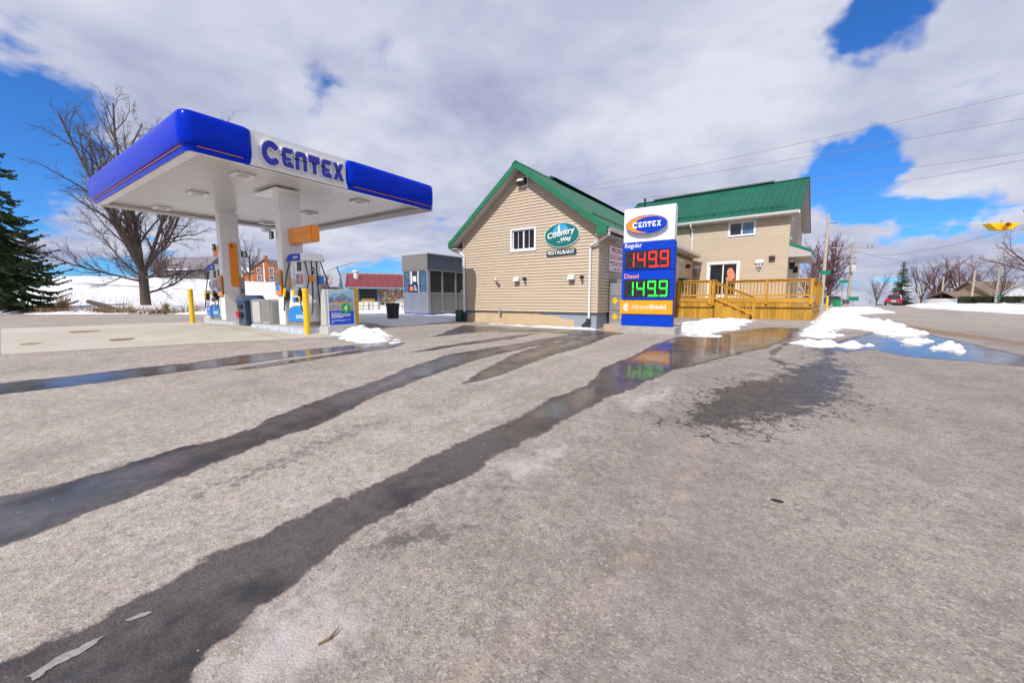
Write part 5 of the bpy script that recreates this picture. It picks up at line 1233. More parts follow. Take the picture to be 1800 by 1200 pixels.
def poster_stand(x, y, label, rot=0.0):
    """concrete-footed advert stand; face looks to +x"""
    t = thing('poster_stand', label, 'poster stand', (x, y, H(x, y)), rot, 'advert stands at the island ends')
    mb = MB(); mb.box(-.26, .20, -.46, .46, -.1, .20); part('foot', mb, m_greybox, t, bevel=.025)
    mb = MB(); mb.prism([(-.20, -.44, .20), (.10, -.44, .20), (.08, -.44, 1.16), (-.12, -.44, 1.16)], (0, .88, 0)); part('body', mb, m_greybox, t, bevel=.015)
    fr = Fr((.105, -.36, .22), (0, 1, 0), (-.02, 0, 1)); W_, H_ = .72, .92
    mb = MB(); fr.rect(mb, -.02, W_ + .02, -.02, H_ + .02, -.02, .004); f_ = part('sheet', mb, m_signwhite, t)
    mb = MB(); fr.rect(mb, 0, W_, H_ * .40, H_, .004, .006); part('sky_print', mb, m_poster2, f_)
    mb = MB(); fr.plate(mb, [(0, .60), (0, .72), (.1, .76), (.18, .70), (.3, .78), (.42, .82), (.55, .74), (W_, .66), (W_, .60)], .006, .008); part('mountain_print', mb, m_poster1, f_)
    mb = MB(); fr.plate(mb, [(0, .54), (.2, .60), (.5, .61), (.62, .60), (.3, .55)], .008, .010); part('field_print', mb, m_amber, f_)
    mb = MB(); fr.plate(mb, [(0, .37), (0, .50), (.3, .53), (W_, .60), (W_, .37)], .006, .009); part('valley_print', mb, m_poster3, f_)
    mb = MB(); fr.rect(mb, 0, W_, 0, H_ * .40, .006, .008); part('blue_print', mb, m_pblue, f_)
    mb = MB(); fr.plate(mb, ell(.49, .44, .135, .135, 28), .010, .014); rd = part('green_roundel', mb, m_pgreen, f_)
    mb = MB(); text_into(mb, fr, '4', .42, .37, .11, .15, .0145, .018, .06, .15); part('numeral', mb, m_txtwhite, rd)
    for k, (b, a1, h_) in enumerate(((.30, .34, .016), (.262, .62, .022), (.225, .58, .022), (.188, .36, .022), (.12, .60, .009), (.098, .42, .009), (.05, .10, .02), (.84, .34, .03))):
        if k == 7: a = .08
        else: a = .06
        mb = MB(); x_ = a
        while x_ < a1: 
            ww = random.uniform(.03, .075); fr.rect(mb, x_, min(x_ + ww, a1 + .02), b, b + h_, .0085, .0105); x_ += ww + .012
        o_ = part('text_line', mb, m_txtwhite, f_); o_['kind'] = 'stuff'
    return t
poster_stand(-10.02, 6.22, 'grey advert stand with mountain poster and green roundel beside the snow heap')
poster_stand(-17.55, 5.95, 'advert stand with blue poster beyond pump 4 at the far island end', R(-75))

def bollard(x, y, label, h=1.18):
    t = thing('bollard', label, 'bollard', (x, y, H(x, y)), 0, 'yellow steel bollards')
    mb = MB(); mb.lathe([(.072, -.1), (.072, h - .04), (.068, h - .01), (.05, h), (.01, h + .004)], (0, 0, 0), 18); part('post', mb, m_yellow, t, smooth=True)
    for zz in (h - .10, h - .24): mb = MB(); mb.lathe([(.075, zz), (.075, zz + .018)], (0, 0, 0), 18); part('band', mb, m_orange, t)
bollard(-10.30, 5.46, 'yellow bollard standing between pump 2 and the poster stand')
bollard(-16.98, 5.02, 'yellow bollard at the far end of the island near pump 4')
bollard(-10.35, 6.95, 'yellow bollard half hidden behind the poster stand', 1.2)

# waste bin and cabinet between the columns
t = thing('waste_bin', 'blue grey forecourt waste bin with hooded lid', 'bin', (-13.85, 5.62, H(-13.85, 5.62)))
mb = MB(); mb.prism([(-.27, -.27, 0), (.27, -.27, 0), (.30, -.30, .72), (-.30, -.30, .72)], (0, .56, 0)); part('body', mb, m_can, t, bevel=.02)
mb = MB(); mb.prism([(-.33, -.33, .72), (.33, -.33, .72), (.33, -.33, .76), (.12, -.33, .93), (-.12, -.33, .93), (-.33, -.33, .76)], (0, .64, 0)); part('hood', mb, m_can, t, bevel=.02)
mb = MB(); mb.box(-.14, .14, -.335, -.30, .52, .66); part('opening', mb, m_black, t)
mb = MB(); mb.prism([(-.20, -.31, .44), (-.02, -.31, .40), (.0, -.31, .26), (-.16, -.31, .24)], (0, -.06, 0)); part('squeegee', mb, m_red, t)
mb = MB(); mb.box(-.02, .12, -.33, -.295, .24, .40); part('towel_box', mb, m_black, t)
t = thing('merchandiser', 'low grey steel merchandiser with open front between the columns', 'cabinet', (-12.72, 5.85, IZ))
mb = MB(); mb.prism([(-.60, -.44, .0), (.60, -.44, .0), (.60, -.44, .66), (.57, -.44, .71), (-.57, -.44, .71), (-.60, -.44, .66)], (0, .86, 0)); part('shell', mb, m_greybox, t, bevel=.02)
mb = MB(); mb.box(.02, .53, -.448, -.42, .06, .65); part('front_panel', mb, m_greydark, t)
mb = MB(); mb.box(-.54, -.03, -.446, -.42, .06, .65); part('front_panel', mb, m_greybox, t)
for xx in (-.57, 0, .56): mb = MB(); mb.box(xx - .025, xx + .025, -.465, -.44, .02, .69); part('edge_rail', mb, m_steel, t, bevel=.008)
mb = MB(); mb.box(-.595, .595, -.46, -.44, .665, .70); part('edge_rail', mb, m_steel, t)

# ================================================================== PRICE SIGN
PX0, PX1, PY = -4.17, -2.70, 11.75
ps_ = thing('price_sign', 'blue and white fuel price pylon with red and green digits', 'sign', ((PX0 + PX1) / 2, PY + .15, -.08), world_coords=True)
mb = MB(); mb.prism([(x, y, -.25) for x, y in [(PX0 + .03, PY - .22), (PX1 + .15, PY - .22), (PX1 + .15, PY + .55), (PX0 - .75, PY + .55), (PX0 - .5, PY + .0)]], (0, 0, .35)); part('base', mb, m_concrete, ps_, bevel=.02)
mb = MB(); mb.prism([(PX0 - .5, PY - .02, -.2), (PX0 + .02, PY - .235, -.2), (PX0 + .02, PY - .24, .0), (PX0 - .1, PY - .20, .06), (PX0 - .5, PY - .03, .08)], (0, .03, 0)); part('stain', mb, m_found, ps_)
fr = Fr((PX0, PY, 0), (1, 0, 0), (0, 0, 1)); PW = PX1 - PX0
# white head with rounded top, wraps over to the back
mb = MB(); pr_ = [(PY, 2.52), (PY, 3.40)] + [(PY + .14 - .14 * math.cos(a), 3.40 + .11 * math.sin(a)) for a in np.linspace(.25, math.pi - .25, 8)] + [(PY + .28, 3.40), (PY + .28, 2.52)]
mb.prism([(PX0 + .02, y, z) for y, z in pr_], (PW - .04, 0, 0)); part('head', mb, m_signwhite, ps_, bevel=.02)
mb = MB(); mb.box(PX0 + .04, PX1 - .03, PY + .09, PY + .20, .09, 2.55); part('core', mb, mat('core_blue', (.004, .02, .30), .5), ps_)
mb = MB(); mb.box(PX1 - .03, PX1 - .005, PY + .16, PY + .27, .09, 2.50); part('rear_panel', mb, m_signblue, ps_)
def panel(z0, z1, m, name, x0=PX0, x1=PX1, d=.0): mb = MB(); mb.box(x0, x1, PY - d, PY + .085, z0, z1); return part(name, mb, m, ps_, bevel=.012)
p1 = panel(1.725, 2.52, m_signblue, 'price_panel'); p2 = panel(.86, 1.71, m_signblue, 'price_panel')
p3 = panel(.445, .85, m_amber, 'advert_panel', PX0 - .03, PX1 - .0, .022); p4 = panel(.10, .435, m_signblue, 'lower_panel', PX0 + .01, PX1 - .0)
def price(parent, word, z0, wz, m_on, m_word):
    mb = MB(); text_into(mb, fr, word, .07, wz, .50 if word == 'Regular' else .43, .165 if word == 'Regular' else .13, .001, .005, .012); part('lettering', mb, m_word, parent)
    mb = MB(); fr.rect(mb, .085, 1.375, z0 - .02, z0 + .49, .001, .012); bg = part('display', mb, m_digbg, parent)
    for k, ch in enumerate('1499'):
        a = .10 + k * .32; w_, h_ = .29, .45
        for s_, pts in SEG.items():
            on = s_ in DIG[ch]; mb = MB(); q = offset_poly(pts, .004 if on else .0) 
            fr.plate(mb, [(a + u * w_, z0 + v * h_) for u, v in q], .0125, .018 if on else .015); part('lit_segment' if on else 'segment', mb, m_on if on else m_digoff, bg)
    mb = MB(); fr.rect(mb, .10 + 3 * .32 - .045, .10 + 3 * .32 + .005, z0 + .0, z0 + .05, .0125, .018); part('decimal_point', mb, m_on, bg)
price(p1, 'Regular', 1.79, 2.335, m_red7, m_txtwhite); price(p2, 'Diesel', .96, 1.49, m_grn7, m_stripe)
mb = MB(); text_into(mb, fr, 'Advance', .33, .60, .50, .13, .023, .027, .0); text_into(mb, fr, 'Shield', .845, .60, .46, .13, .023, .027, .02); part('lettering', mb, m_txtwhite, p3)
mb = MB(); fan(mb, fr, .185, .648, .12, .023, .027); part('shell_mark', mb, m_txtwhite, p3)
# oval mark standing off the head
ox, oz = .70, 2.985
mb = MB(); fr.plate(mb, ell(ox, oz, .585, .262, 48), .0, .11); ov = part('oval_mark', mb, m_signwhite, ps_)
mb = MB(); fr.plate(mb, ell(ox, oz, .58, .258, 48), .11, .118); part('oval_blue', mb, m_signblue, ov)
outer = [(ox + .555 * math.cos(a), oz + .236 * math.sin(a)) for a in np.linspace(R(-14), R(268), 44)]
inner = [(ox + .10 + .455 * math.cos(a), oz - .008 + .215 * math.sin(a)) for a in np.linspace(R(262), R(-10), 44)]
mb = MB()
for i in range(43):
    j = 43 - i; fr.plate(mb, [outer[i], outer[i + 1], inner[j - 1], inner[j]], .118, .122)
part('orange_crescent', mb, m_orange, ov)
mb = MB(); centex(mb, fr, ox - .39, oz - .075, .80, .15, .118, .124); part('lettering', mb, m_txtwhite, ov)

# ================================================================== KIOSK
KX0, KX1, KY0, KY1 = -17.05, -15.17, 14.35, 17.6
k = thing('glass_kiosk', 'grey metal and glass cashier kiosk with corrugated roof band', 'kiosk', ((KX0 + KX1) / 2, (KY0 + KY1) / 2, 0), world_coords=True)
mb = MB(); mb.box(KX0 - .1, KX1 + .35, KY0 - .12, KY1, -.05, .10); part('slab', mb, m_concrete, k)
mb = MB(); mb.box(KX0 + .02, KX1 - .02, KY0 + .02, KY1, .10, .18); part('base_trim', mb, m_signblue, k)
mb = MB(); mb.box(KX0 + .1, KX1 - .1, KY0 + .1, KY1, .2, .22); part('floor', mb, m_inner, k)
mb = MB(); mb.box(KX0 - .03, KX1 + .03, KY0 - .03, KY1, 2.38, 2.43); mb.box(KX0, KX1, KY0, KY1, 3.10, 3.16); rf = part('roof', mb, m_greydark, k)
mb = MB(); mb.box(KX0 - .04, KX1 + .02, KY0 - .04, KY0 - .005, 2.40, 3.16); part('front_fascia', mb, m_fascia, k)
mb = MB(); mb.box(KX0 - .06, KX1 + .06, KY0 - .06, KY1, 3.16, 3.21); part('cap_flashing', mb, mat('pale_flashing', (.45, .45, .43), .5), rf)
for i in range(22):
    y0 = KY0 - .04 + i * .15
    mb = MB(); mb.prism([(KX1 + .005, y0, 2.40), (KX1 + .04, y0 + .03, 2.40), (KX1 + .04, y0 + .075, 2.40), (KX1 + .005, y0 + .105, 2.40), (KX1 + .005, y0 + .148, 2.40), (KX1 - .01, y0 + .148, 2.40), (KX1 - .01, y0, 2.40)], (0, 0, .76)); part('corrugated_sheet', mb, m_corr, k)
fk = Fr((KX0, KY0, 0), (1, 0, 0), (0, 0, 1)); fk2 = Fr((KX1, KY0, 0), (0, 1, 0), (0, 0, 1)); kw = KX1 - KX0; kl = KY1 - KY0
def mull(fr, a, z0, z1, w=.07): mb = MB(); fr.rect(mb, a - w / 2, a + w / 2, z0, z1, -.06, .02); part('mullion', mb, m_steel, k)
for a in (.04, .55, 1.22, kw - .04): mull(fk, a, 1.22 if a not in (.04, kw - .04) else .18, 2.38)
for a in (.10, 1.02, 2.05, 3.05): mull(fk2, a, .18, 2.38)
for fr, ln in ((fk, kw), (fk2, kl)):
    for zz in (.20, 1.20, 2.36): mb = MB(); fr.rect(mb, 0, ln, zz - .03, zz + .03, -.05, .012); part('rail', mb, m_steel, k)
for i in range(4): mb = MB(); fk.rect(mb, .04 + i * .455, .04 + i * .455 + .448, .23, 1.17, -.03, .0); part('lower_panel', mb, m_kpanel, k)
for i, (a, b) in enumerate(((.13, .99), (1.05, 2.01), (2.08, 3.02))): mb = MB(); fk2.rect(mb, a, b, .23, 1.17, -.03, .0); part('lower_panel', mb, m_fascia, k)
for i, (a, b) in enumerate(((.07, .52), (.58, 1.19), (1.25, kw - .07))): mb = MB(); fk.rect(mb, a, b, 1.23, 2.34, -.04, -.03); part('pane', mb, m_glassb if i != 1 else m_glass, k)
for i, (a, b) in enumerate(((.13, .99), (1.05, 2.01), (2.08, 3.02))): mb = MB(); fk2.rect(mb, a, b, 1.23, 2.34, -.04, -.03); part('pane', mb, m_glass, k)
mb = MB(); fk.rect(mb, .40, 1.14, 1.24, 1.66, .021, .03); cs = part('card_sign', mb, mat('navy_sign', (.01, .02, .16), .5), k)
mb = MB(); fk.plate(mb, ell(.60, 1.44, .14, .13, 16), .03, .033); part('card_roundel', mb, mat('card_red', (.55, .03, .02), .5), cs)
mb = MB(); fk.plate(mb, ell(.68, 1.44, .10, .12, 16), .033, .035); part('card_roundel', mb, m_orange, cs)
mb = MB()
for q, b in enumerate((1.55, 1.45, 1.35)): fk.rect(mb, .86, .98 + .06 * q, b, b + .04, .03, .033)
o_ = part('card_text', mb, m_txtwhite, cs); o_['kind'] = 'stuff'
mb = MB(); fk.rect(mb, .72, .98, 1.80, 2.08, -.028, -.02); part('notice', mb, m_txtwhite, k)
mb = MB(); fk.rect(mb, .58, .68, 1.23, 2.34, -.028, .0); fk.rect(mb, 1.10, 1.19, 1.23, 2.34, -.028, .0); part('wicket_frame', mb, m_canopyw, k)
# gate rails and black litter bin near the kiosk
t = thing('gate_rail', 'thin steel gate rails beside the restaurant corner', 'railing', (-11.6, 12.9, H(-11.6, 12.9)))
for q in range(5): mb = MB(); mb.tube([(q * .16, 0, 0), (q * .16, 0, 1.25)], .016, 6); part('upright', mb, m_steel, t)
for zz in (.1, 1.22): mb = MB(); mb.tube([(0, 0, zz), (.64, 0, zz)], .018, 6); part('rail', mb, m_steel, t)
t = thing('litter_bin', 'black tapered litter bin standing on the snow by the kiosk', 'bin', (-12.85, 10.25, H(-12.85, 10.25)))
mb = MB(); mb.lathe([(.19, 0), (.21, .02), (.255, .62), (.25, .64), (.235, .63), (.2, .1), (.01, .08)], (0, 0, 0), 20); part('tub', mb, m_black, t, smooth=True)
mb = MB(); mb.lathe([(.252, .60), (.272, .605), (.275, .66), (.255, .675), (.25, .66)], (0, 0, 0), 20); part('rim', mb, m_black, t, smooth=True)
t = thing('rain_barrel', 'dark green rain barrel at the restaurant left corner', 'barrel', (-10.82, 11.88, H(-10.8, 11.9)))
mb = MB(); mb.lathe([(.13, 0), (.15, .03), (.155, .2), (.15, .42), (.13, .45)], (0, 0, 0), 16); part('tub', mb, mat('teal_plastic', (.01, .06, .065), .5), t, smooth=True)
mb = MB(); mb.lathe([(.155, .40), (.16, .41), (.16, .44), (.14, .455), (.01, .46)], (0, 0, 0), 16); part('lid', mb, mat('teal_plastic', (.01, .06, .065), .5), t, smooth=True)

# ================================================================== TREES
def tree_mesh(seed, height, trunk_r, split, nlead, spread, levels, twig_min, up=.25, lean=(0, 0), kids=(5, 5, 4, 3), ratio=.62, start=.25, low=0, lead=.68):
    """bare broadleaf tree: returns (trunk MB, branch MB)"""
    rd = random.Random(seed); T = MB(); B = MB()
    def rv(): return Vector((rd.gauss(0, 1), rd.gauss(0, 1), rd.gauss(0, 1)))
    def branch(p, d, ln, r, lv, lift=1.0):
        n = 6 if lv <= 1 else (4 if lv == 2 else 3); pts = [p]; dd = d.normalized(); seg = ln / n
        for i in range(n):
            dd = (dd + rv() * (.06 + .05 * lv) + Vector((0, 0, up * lift * (.35 if lv < 2 else .25)))).normalized(); pts.append(pts[-1] + dd * seg)
        r1 = max(.004, r * .30)
        B.tube(pts, [r + (r1 - r) * (i / n) for i in range(n + 1)], 7 if lv == 1 else (4 if lv == 2 else 3), caps=False)
        if lv >= levels or ln < twig_min: return
        k = kids[min(lv - 1, len(kids) - 1)]
        for i in range(k):
            t = start + (1 - start) * (i + rd.random() * .9) / k; t = min(t, .97); f = t * n; i0 = int(f); q = pts[i0].lerp(pts[min(i0 + 1, n)], f - i0)
            ax = (pts[min(i0 + 1, n)] - pts[i0]).normalized(); pr = rv(); pr = (pr - ax * pr.dot(ax)).normalized(); an = R(rd.uniform(25, 52))
            nd_ = (ax * math.cos(an) + pr * math.sin(an) + Vector((0, 0, .10))).normalized()
            rr = (r + (r1 - r) * t) * rd.uniform(.45, .65)
            branch(q, nd_, ln * ratio * rd.uniform(.6, 1.15) * (1.15 - .55 * t), max(.0045, rr), lv + 1)
    top = Vector((lean[0], lean[1], split)); T.tube([Vector((0, 0, -.4)), Vector((0, 0, .25)), top * .5, top], [trunk_r * 1.5, trunk_r * 1.08, trunk_r * .92, trunk_r * .9], 14, caps=False)
    for i in range(nlead):
        a = 2 * math.pi * (i + rd.uniform(-.3, .3)) / nlead * (1 if nlead < 5 else 2); tl = spread * (.35 + .9 * i / nlead)
        d = Vector((math.cos(a) * tl, math.sin(a) * tl, 1)).normalized()
        branch(top * rd.uniform(.9, 1.0) - Vector((0, 0, .12)), d, (height - split) * rd.uniform(.80, 1.0) * (1.05 - .25 * i / nlead), trunk_r * lead * (1 - .5 * i / nlead), 1)
    for i in range(low):
        a = 2 * math.pi * (i + rd.uniform(-.3, .3)) / low; z0 = split * rd.uniform(.45, .95)
        branch(Vector((0, 0, z0)), Vector((math.cos(a), math.sin(a), rd.uniform(.25, .7))), height * rd.uniform(.28, .40), trunk_r * rd.uniform(.16, .28), 1, .5)
    return T, B
def put_tree(name, label, meshes, L, d, s=1.0, rz=0.0, group=None, sz=None, zoff=0.0):
    x, y = W(L, d); t = thing(name, label, 'tree', (x, y, H(x, y) + zoff), rz, group); t.scale = (s, s, sz or s)
    link('trunk', meshes[0], t); link('crown', meshes[1], t); return t
def mk(seed, mt=m_bark, mtw=m_twig, **k):
    T, B = tree_mesh(seed, **k); return T.mesh('trunk', mt, True), B.mesh('crown', mtw, False)
bigA = mk(19, height=15.2, trunk_r=.33, split=2.9, nlead=9, spread=.62, levels=5, twig_min=.2, up=.20, kids=(15, 9, 6, 3, 3), ratio=.40, start=.14, low=7, lead=.52)
put_tree('bare_tree', 'tall bare maple on the snowy bank behind the fuel canopy', bigA, -24.9, 27.2, .86, R(175), sz=.94)
bigB = mk(26, mtw=m_twigred, height=12.0, trunk_r=.30, split=2.2, nlead=8, spread=1.1, levels=5, twig_min=.2, up=.10, kids=(10, 8, 6, 3, 3), ratio=.44, start=.15, low=5)
put_tree('bare_tree', 'wide bare tree reaching in at the right edge behind the yellow beacon', bigB, 55.5, 40.5, .95, R(120))
farA = mk(31, mtw=m_twigred, height=9.0, trunk_r=.24, split=1.8, nlead=8, spread=.9, levels=4, twig_min=.25, up=.12, kids=(10, 8, 6, 3), ratio=.45, start=.15, low=3)
farB = mk(37, mtw=m_twigred, height=10.5, trunk_r=.30, split=2.4, nlead=7, spread=.5, levels=4, twig_min=.25, up=.2, kids=(12, 8, 6, 3), ratio=.40, start=.12, low=4)
farC = mk(41, mtw=m_twig, height=12, trunk_r=.20, split=2.2, nlead=6, spread=.6, levels=4, twig_min=.3, up=.12, kids=(9, 7, 6, 3), ratio=.45, start=.18, low=3)
G = 'bare trees along the road and beyond the yard'
put_tree('bare_tree', 'bushy bare tree right behind the deck corner pole', farB, 48.2, 63, 1.02, 0, G)
put_tree('bare_tree', 'bare tree with thick leaning trunk beside the transformer pole', farB, 50.6, 64, 1.05, 2.0, G)
put_tree('bare_tree', 'low twiggy tree between the deck and the thick bare tree', farA, 45.5, 62, .72, 1.0, G)
put_tree('bare_tree', 'round crowned bare tree standing right of the dark spruce', farA, 84.5, 80, 1.12, .5, G)
put_tree('bare_tree', 'bare tree left of the white house with reddish twigs', farA, 88.5, 79, 1.2, 2.4, G)
put_tree('bare_tree', 'slender bare tree left of the spruce by the road', farC, 76.5, 84, .62, 1.4, G)
put_tree('bare_tree', 'slim bare tree before the white house', farC, 59.0, 48.5, .5, 3.0, G)
put_tree('bare_tree', 'bare tree among the round crowned trees down the road', farC, 92, 90, .9, 5.0, G)
put_tree('bare_tree', 'spreading bare tree in front of the brick farmhouse', farC, -67.8, 104, 1.05, .7, G)
put_tree('bare_tree', 'brown twiggy tree at the near end of the barn', farA, -80.5, 92, .75, 2.0, G)
put_tree('bare_tree', 'small twiggy tree touching the big trunk side of the barn', farB, -84.5, 96, .62, 4.0, G)
put_tree('bare_tree', 'reddish bare shrub tree beside the blue grey shed', farA, -31, 66, .55, 1.0, G)
put_tree('bare_tree', 'dark bare tree behind the brick farmhouse gable', farB, -74, 116, .8, 1.0, G)

def spruce_mesh(seed, h, r, tiers, per, mN=m_needle, dens=1.0, droop=.28):
    rd = random.Random(seed); T = MB(); T.tube([(0, 0, -.3), (0, 0, h * .5), (0, 0, h)], [r * .085, r * .05, .012], 8)
    N_ = MB(); B = MB()
    for i in range(tiers):
        t = i / tiers; z = h * (.07 + .92 * t); L_ = r * (1 - t) ** .85 * rd.uniform(.85, 1.1) + .12
        for k in range(max(4, int(per * (1 - t * .45)))):
            a = rd.uniform(0, 2 * math.pi); ln = L_ * rd.uniform(.65, 1.12); dv = Vector((math.cos(a), math.sin(a), 0)); side = Vector((-dv.y, dv.x, 0))
            p0 = Vector((0, 0, z + rd.uniform(-.1, .1))); pts = []
            for q in range(6):
                u = q / 5; pts.append(p0 + dv * ln * u + Vector((0, 0, -ln * droop * math.sin(u * 2.2) + ln * .06 * u * u)))
            B.tube(pts, [.025 * (1 - .15 * q) for q in range(6)], 3, caps=False)
            m_ = int(ln * 16 * dens) + 5
            for q in range(m_):
                u = (q + rd.random()) / m_; f = u * 5; i0 = min(4, int(f)); c = pts[i0].lerp(pts[i0 + 1], f - i0)
                w = (.10 + .34 * math.sin(min(1, u * 1.15) * math.pi) * min(1, ln / 2)) * rd.uniform(.6, 1.2); s = rd.choice((-1, 1))
                tip = c + side * s * w + dv * w * rd.uniform(.2, .9) + Vector((0, 0, -w * rd.uniform(.0, .7))); e = (dv * .035 + Vector((0, 0, rd.uniform(.02, .05)))) * 1.0
                N_.add([c - e, c + e, tip + e * .6, tip - e * .8], [(0, 1, 2, 3)])
    return T.mesh('trunk', m_bark, True), N_.mesh('crown', mN), B.mesh('branches', m_bark)
def put_spruce(label, ms, L, d, s, rz=0.0, sz=None, group='evergreen trees'):
    x, y = W(L, d); t = thing('spruce_tree', label, 'tree', (x, y, H(x, y)), rz, group); t.scale = (s, s, sz or s)
    for nm, me in zip(('trunk', 'crown', 'branches'), ms): link(nm, me, t)
spA = spruce_mesh(3, 10.6, 3.4, 30, 9, dens=1.6, droop=.34)
put_spruce('large drooping spruce cut off by the left picture edge', spA, -31.5, 24.8, 1.0, sz=1.10)
spB = spruce_mesh(5, 9.5, 2.3, 26, 12, m_needle, 1.2, .15)
put_spruce('dark spruce by the road ahead of the red car', spB, 80.5, 83, 1.02, .5)
put_spruce('small dark evergreen behind the brown roofed house', spB, 95, 82, .72, 1.5)
put_spruce('second evergreen top showing over the brown roof', spB, 89.5, 84, .55, 2.5)
put_spruce('low dark evergreen on the crest of the snow field', spB, -86, 84, .22, 1.0, .16)
put_spruce('dark evergreen between far column and farmhouse', spB, -75.8, 108, .82, 2.0)

# dry weeds and brush on the snow bank
wb = MB(); rd = random.Random(4)
for i in range(15000):
    L_ = rd.uniform(-41, -17); d_ = 23.4 + abs(rd.gauss(0, 2.2)) * (1.0 if rd.random() < .8 else 2.2)
    if fbm(L_, d_ * 1.4, .30, 3.3) + rd.uniform(-.18, .18) < .22: continue
    d_ += .5
    x, y = W(L_, d_); z = H(x, y) + .18 * (1 - math.exp(-max(0, d_ - 23.4) / 1.5)); h = rd.uniform(.10, .38) * (2.6 if rd.random() < .07 else 1)
    a = rd.uniform(0, 6.28); w = .008 + .012 * rd.random(); tx, ty = rd.gauss(0, .16), rd.gauss(0, .16)
    wb.add([(x - w * math.cos(a), y - w * math.sin(a), z), (x + w * math.cos(a), y + w * math.sin(a), z), (x + tx * h * 2, y + ty * h * 2, z + h)], [(0, 1, 2)])
for i in range(3500):
    L_ = rd.uniform(-48, -16); d_ = rd.uniform(25, 46)
    if fbm(L_, d_, .25, 6.3) + rd.uniform(-.3, .3) < .1: continue
    x, y = W(L_, d_); z = H(x, y) + .2; h = rd.uniform(.15, .6); w = .012; a = rd.uniform(0, 6.28); tx, ty = rd.gauss(0, .1), rd.gauss(0, .1)
    wb.add([(x - w * math.cos(a), y - w * math.sin(a), z), (x + w * math.cos(a), y + w * math.sin(a), z), (x + tx, y + ty, z + h)], [(0, 1, 2)])
tag(link('dry_weeds', wb.mesh('dry_weeds', m_weed)), 'dry brown weeds poking through the snow bank', 'weeds', kind='stuff')
lb = MB()
for i in range(16000):
    L_ = rd.uniform(-44, -16); d_ = 23.3 + abs(rd.gauss(0, 1.5))
    if fbm(L_, d_ * 1.6, .40, 9.1) < .19: continue
    x, y = W(L_, d_); z = H(x, y) + .22 * (1 - math.exp(-max(0, d_ - 23.4) / 1.5)) + rd.uniform(0, .22); s = rd.uniform(.03, .10)
    u = Vector((rd.gauss(0, 1), rd.gauss(0, 1), rd.gauss(0, .5))).normalized() * s; v = Vector((rd.gauss(0, 1), rd.gauss(0, 1), rd.gauss(0, .5))).normalized() * s * .6; c = Vector((x, y, z))
    lb.add([c - u, c - v, c + u, c + v], [(0, 1, 2, 3)])
tag(link('leaf_litter', lb.mesh('leaf_litter', m_leaf)), 'heaps of dead leaves along the road edge', 'leaves', kind='stuff')
for (L_, d_, s, lab) in ((-27.6, 24.6, 1.0, 'tall dry brown bush left of the big tree'), (-31.5, 24.3, .7, 'dry bush under the spruce boughs'), (-21.8, 25.2, .55, 'low dry bush right of the big tree')):
    mb = MB(); x, y = W(L_, d_)
    for i in range(150):
        a = rd.uniform(0, 6.28); sp_ = rd.uniform(.05, .55) * s; h = rd.uniform(.4, 1.3) * s; z = H(x, y)
        mb.tube([(x + rd.gauss(0, .1), y + rd.gauss(0, .1), z), (x + math.cos(a) * sp_ * .5, y + math.sin(a) * sp_ * .5, z + h * .6), (x + math.cos(a) * sp_, y + math.sin(a) * sp_, z + h)], [.012, .008, .003], 3, caps=False)
    single('dry_bush', mb, m_weed, lab, 'bush', 'dry bushes on the snow bank')
mb = MB(); x, y = W(-26.0, 25.4); z = H(x, y); mb.tube([(x - .9, y - .5, z + .75), (x - .2, y, z + .5), (x + .5, y + .4, z + .25)], [.12, .16, .15], 10); single('fallen_log', mb, m_bark, 'broken log leaning in the snow left of the big trunk', 'log', smooth=True)

# ================================================================== BACKGROUND BUILDINGS (local x to the right, y away)
def bthing(name, label, cat, L, d, rot=0.0, group=None, dz=0.0):
    x, y = W(L, d); return thing(name, label, cat, (x, y, H(x, y) + dz), YAW + rot, group)
def gable_house(t, w, dp, eave, ridge, wallm, roofm, wins=(), front_gable=False, ov=.3, sink=1.5):
    """box with pitched roof; ridge along x unless front_gable"""
    mb = MB(); mb.box(-w / 2, w / 2, 0, dp, -sink, eave)
    if front_gable: mb.prism([(-w / 2, .0, eave), (w / 2, .0, eave), (0, .0, ridge - .06)], (0, dp, 0))
    else: mb.prism([(-w / 2, 0, eave), (-w / 2, dp, eave), (-w / 2, dp / 2, ridge - .06)], (w, 0, 0))
    wl = part('wall', mb, wallm, t)
    mb = MB()
    if front_gable:
        k_ = (ridge - eave) / (w / 2); mb.prism([(-w / 2 - ov, -ov, eave - k_ * ov), (0, -ov, ridge), (w / 2 + ov, -ov, eave - k_ * ov), (w / 2 + ov, -ov, eave - k_ * ov + .16), (0, -ov, ridge + .18), (-w / 2 - ov, -ov, eave - k_ * ov + .16)], (0, dp + 2 * ov, 0))
    else:
        k_ = (ridge - eave) / (dp / 2); mb.prism([(-w / 2 - ov, -ov, eave - k_ * ov), (-w / 2 - ov, dp / 2, ridge), (-w / 2 - ov, dp + ov, eave - k_ * ov), (-w / 2 - ov, dp + ov, eave - k_ * ov + .16), (-w / 2 - ov, dp / 2, ridge + .18), (-w / 2 - ov, -ov, eave - k_ * ov + .16)], (w + 2 * ov, 0, 0))
    rf = part('roof', mb, roofm, t)
    for (a0, a1, b0, b1) in wins:
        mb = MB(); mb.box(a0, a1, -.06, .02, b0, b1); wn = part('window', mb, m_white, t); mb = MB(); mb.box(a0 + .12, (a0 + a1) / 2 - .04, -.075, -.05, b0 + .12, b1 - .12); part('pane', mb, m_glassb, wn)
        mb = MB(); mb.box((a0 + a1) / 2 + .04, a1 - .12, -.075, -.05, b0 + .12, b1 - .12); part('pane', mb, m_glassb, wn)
    return wl, rf
t = bthing('barn', 'long weathered grey barn on the rise behind the big tree', 'barn', -112, 136, R(-12))
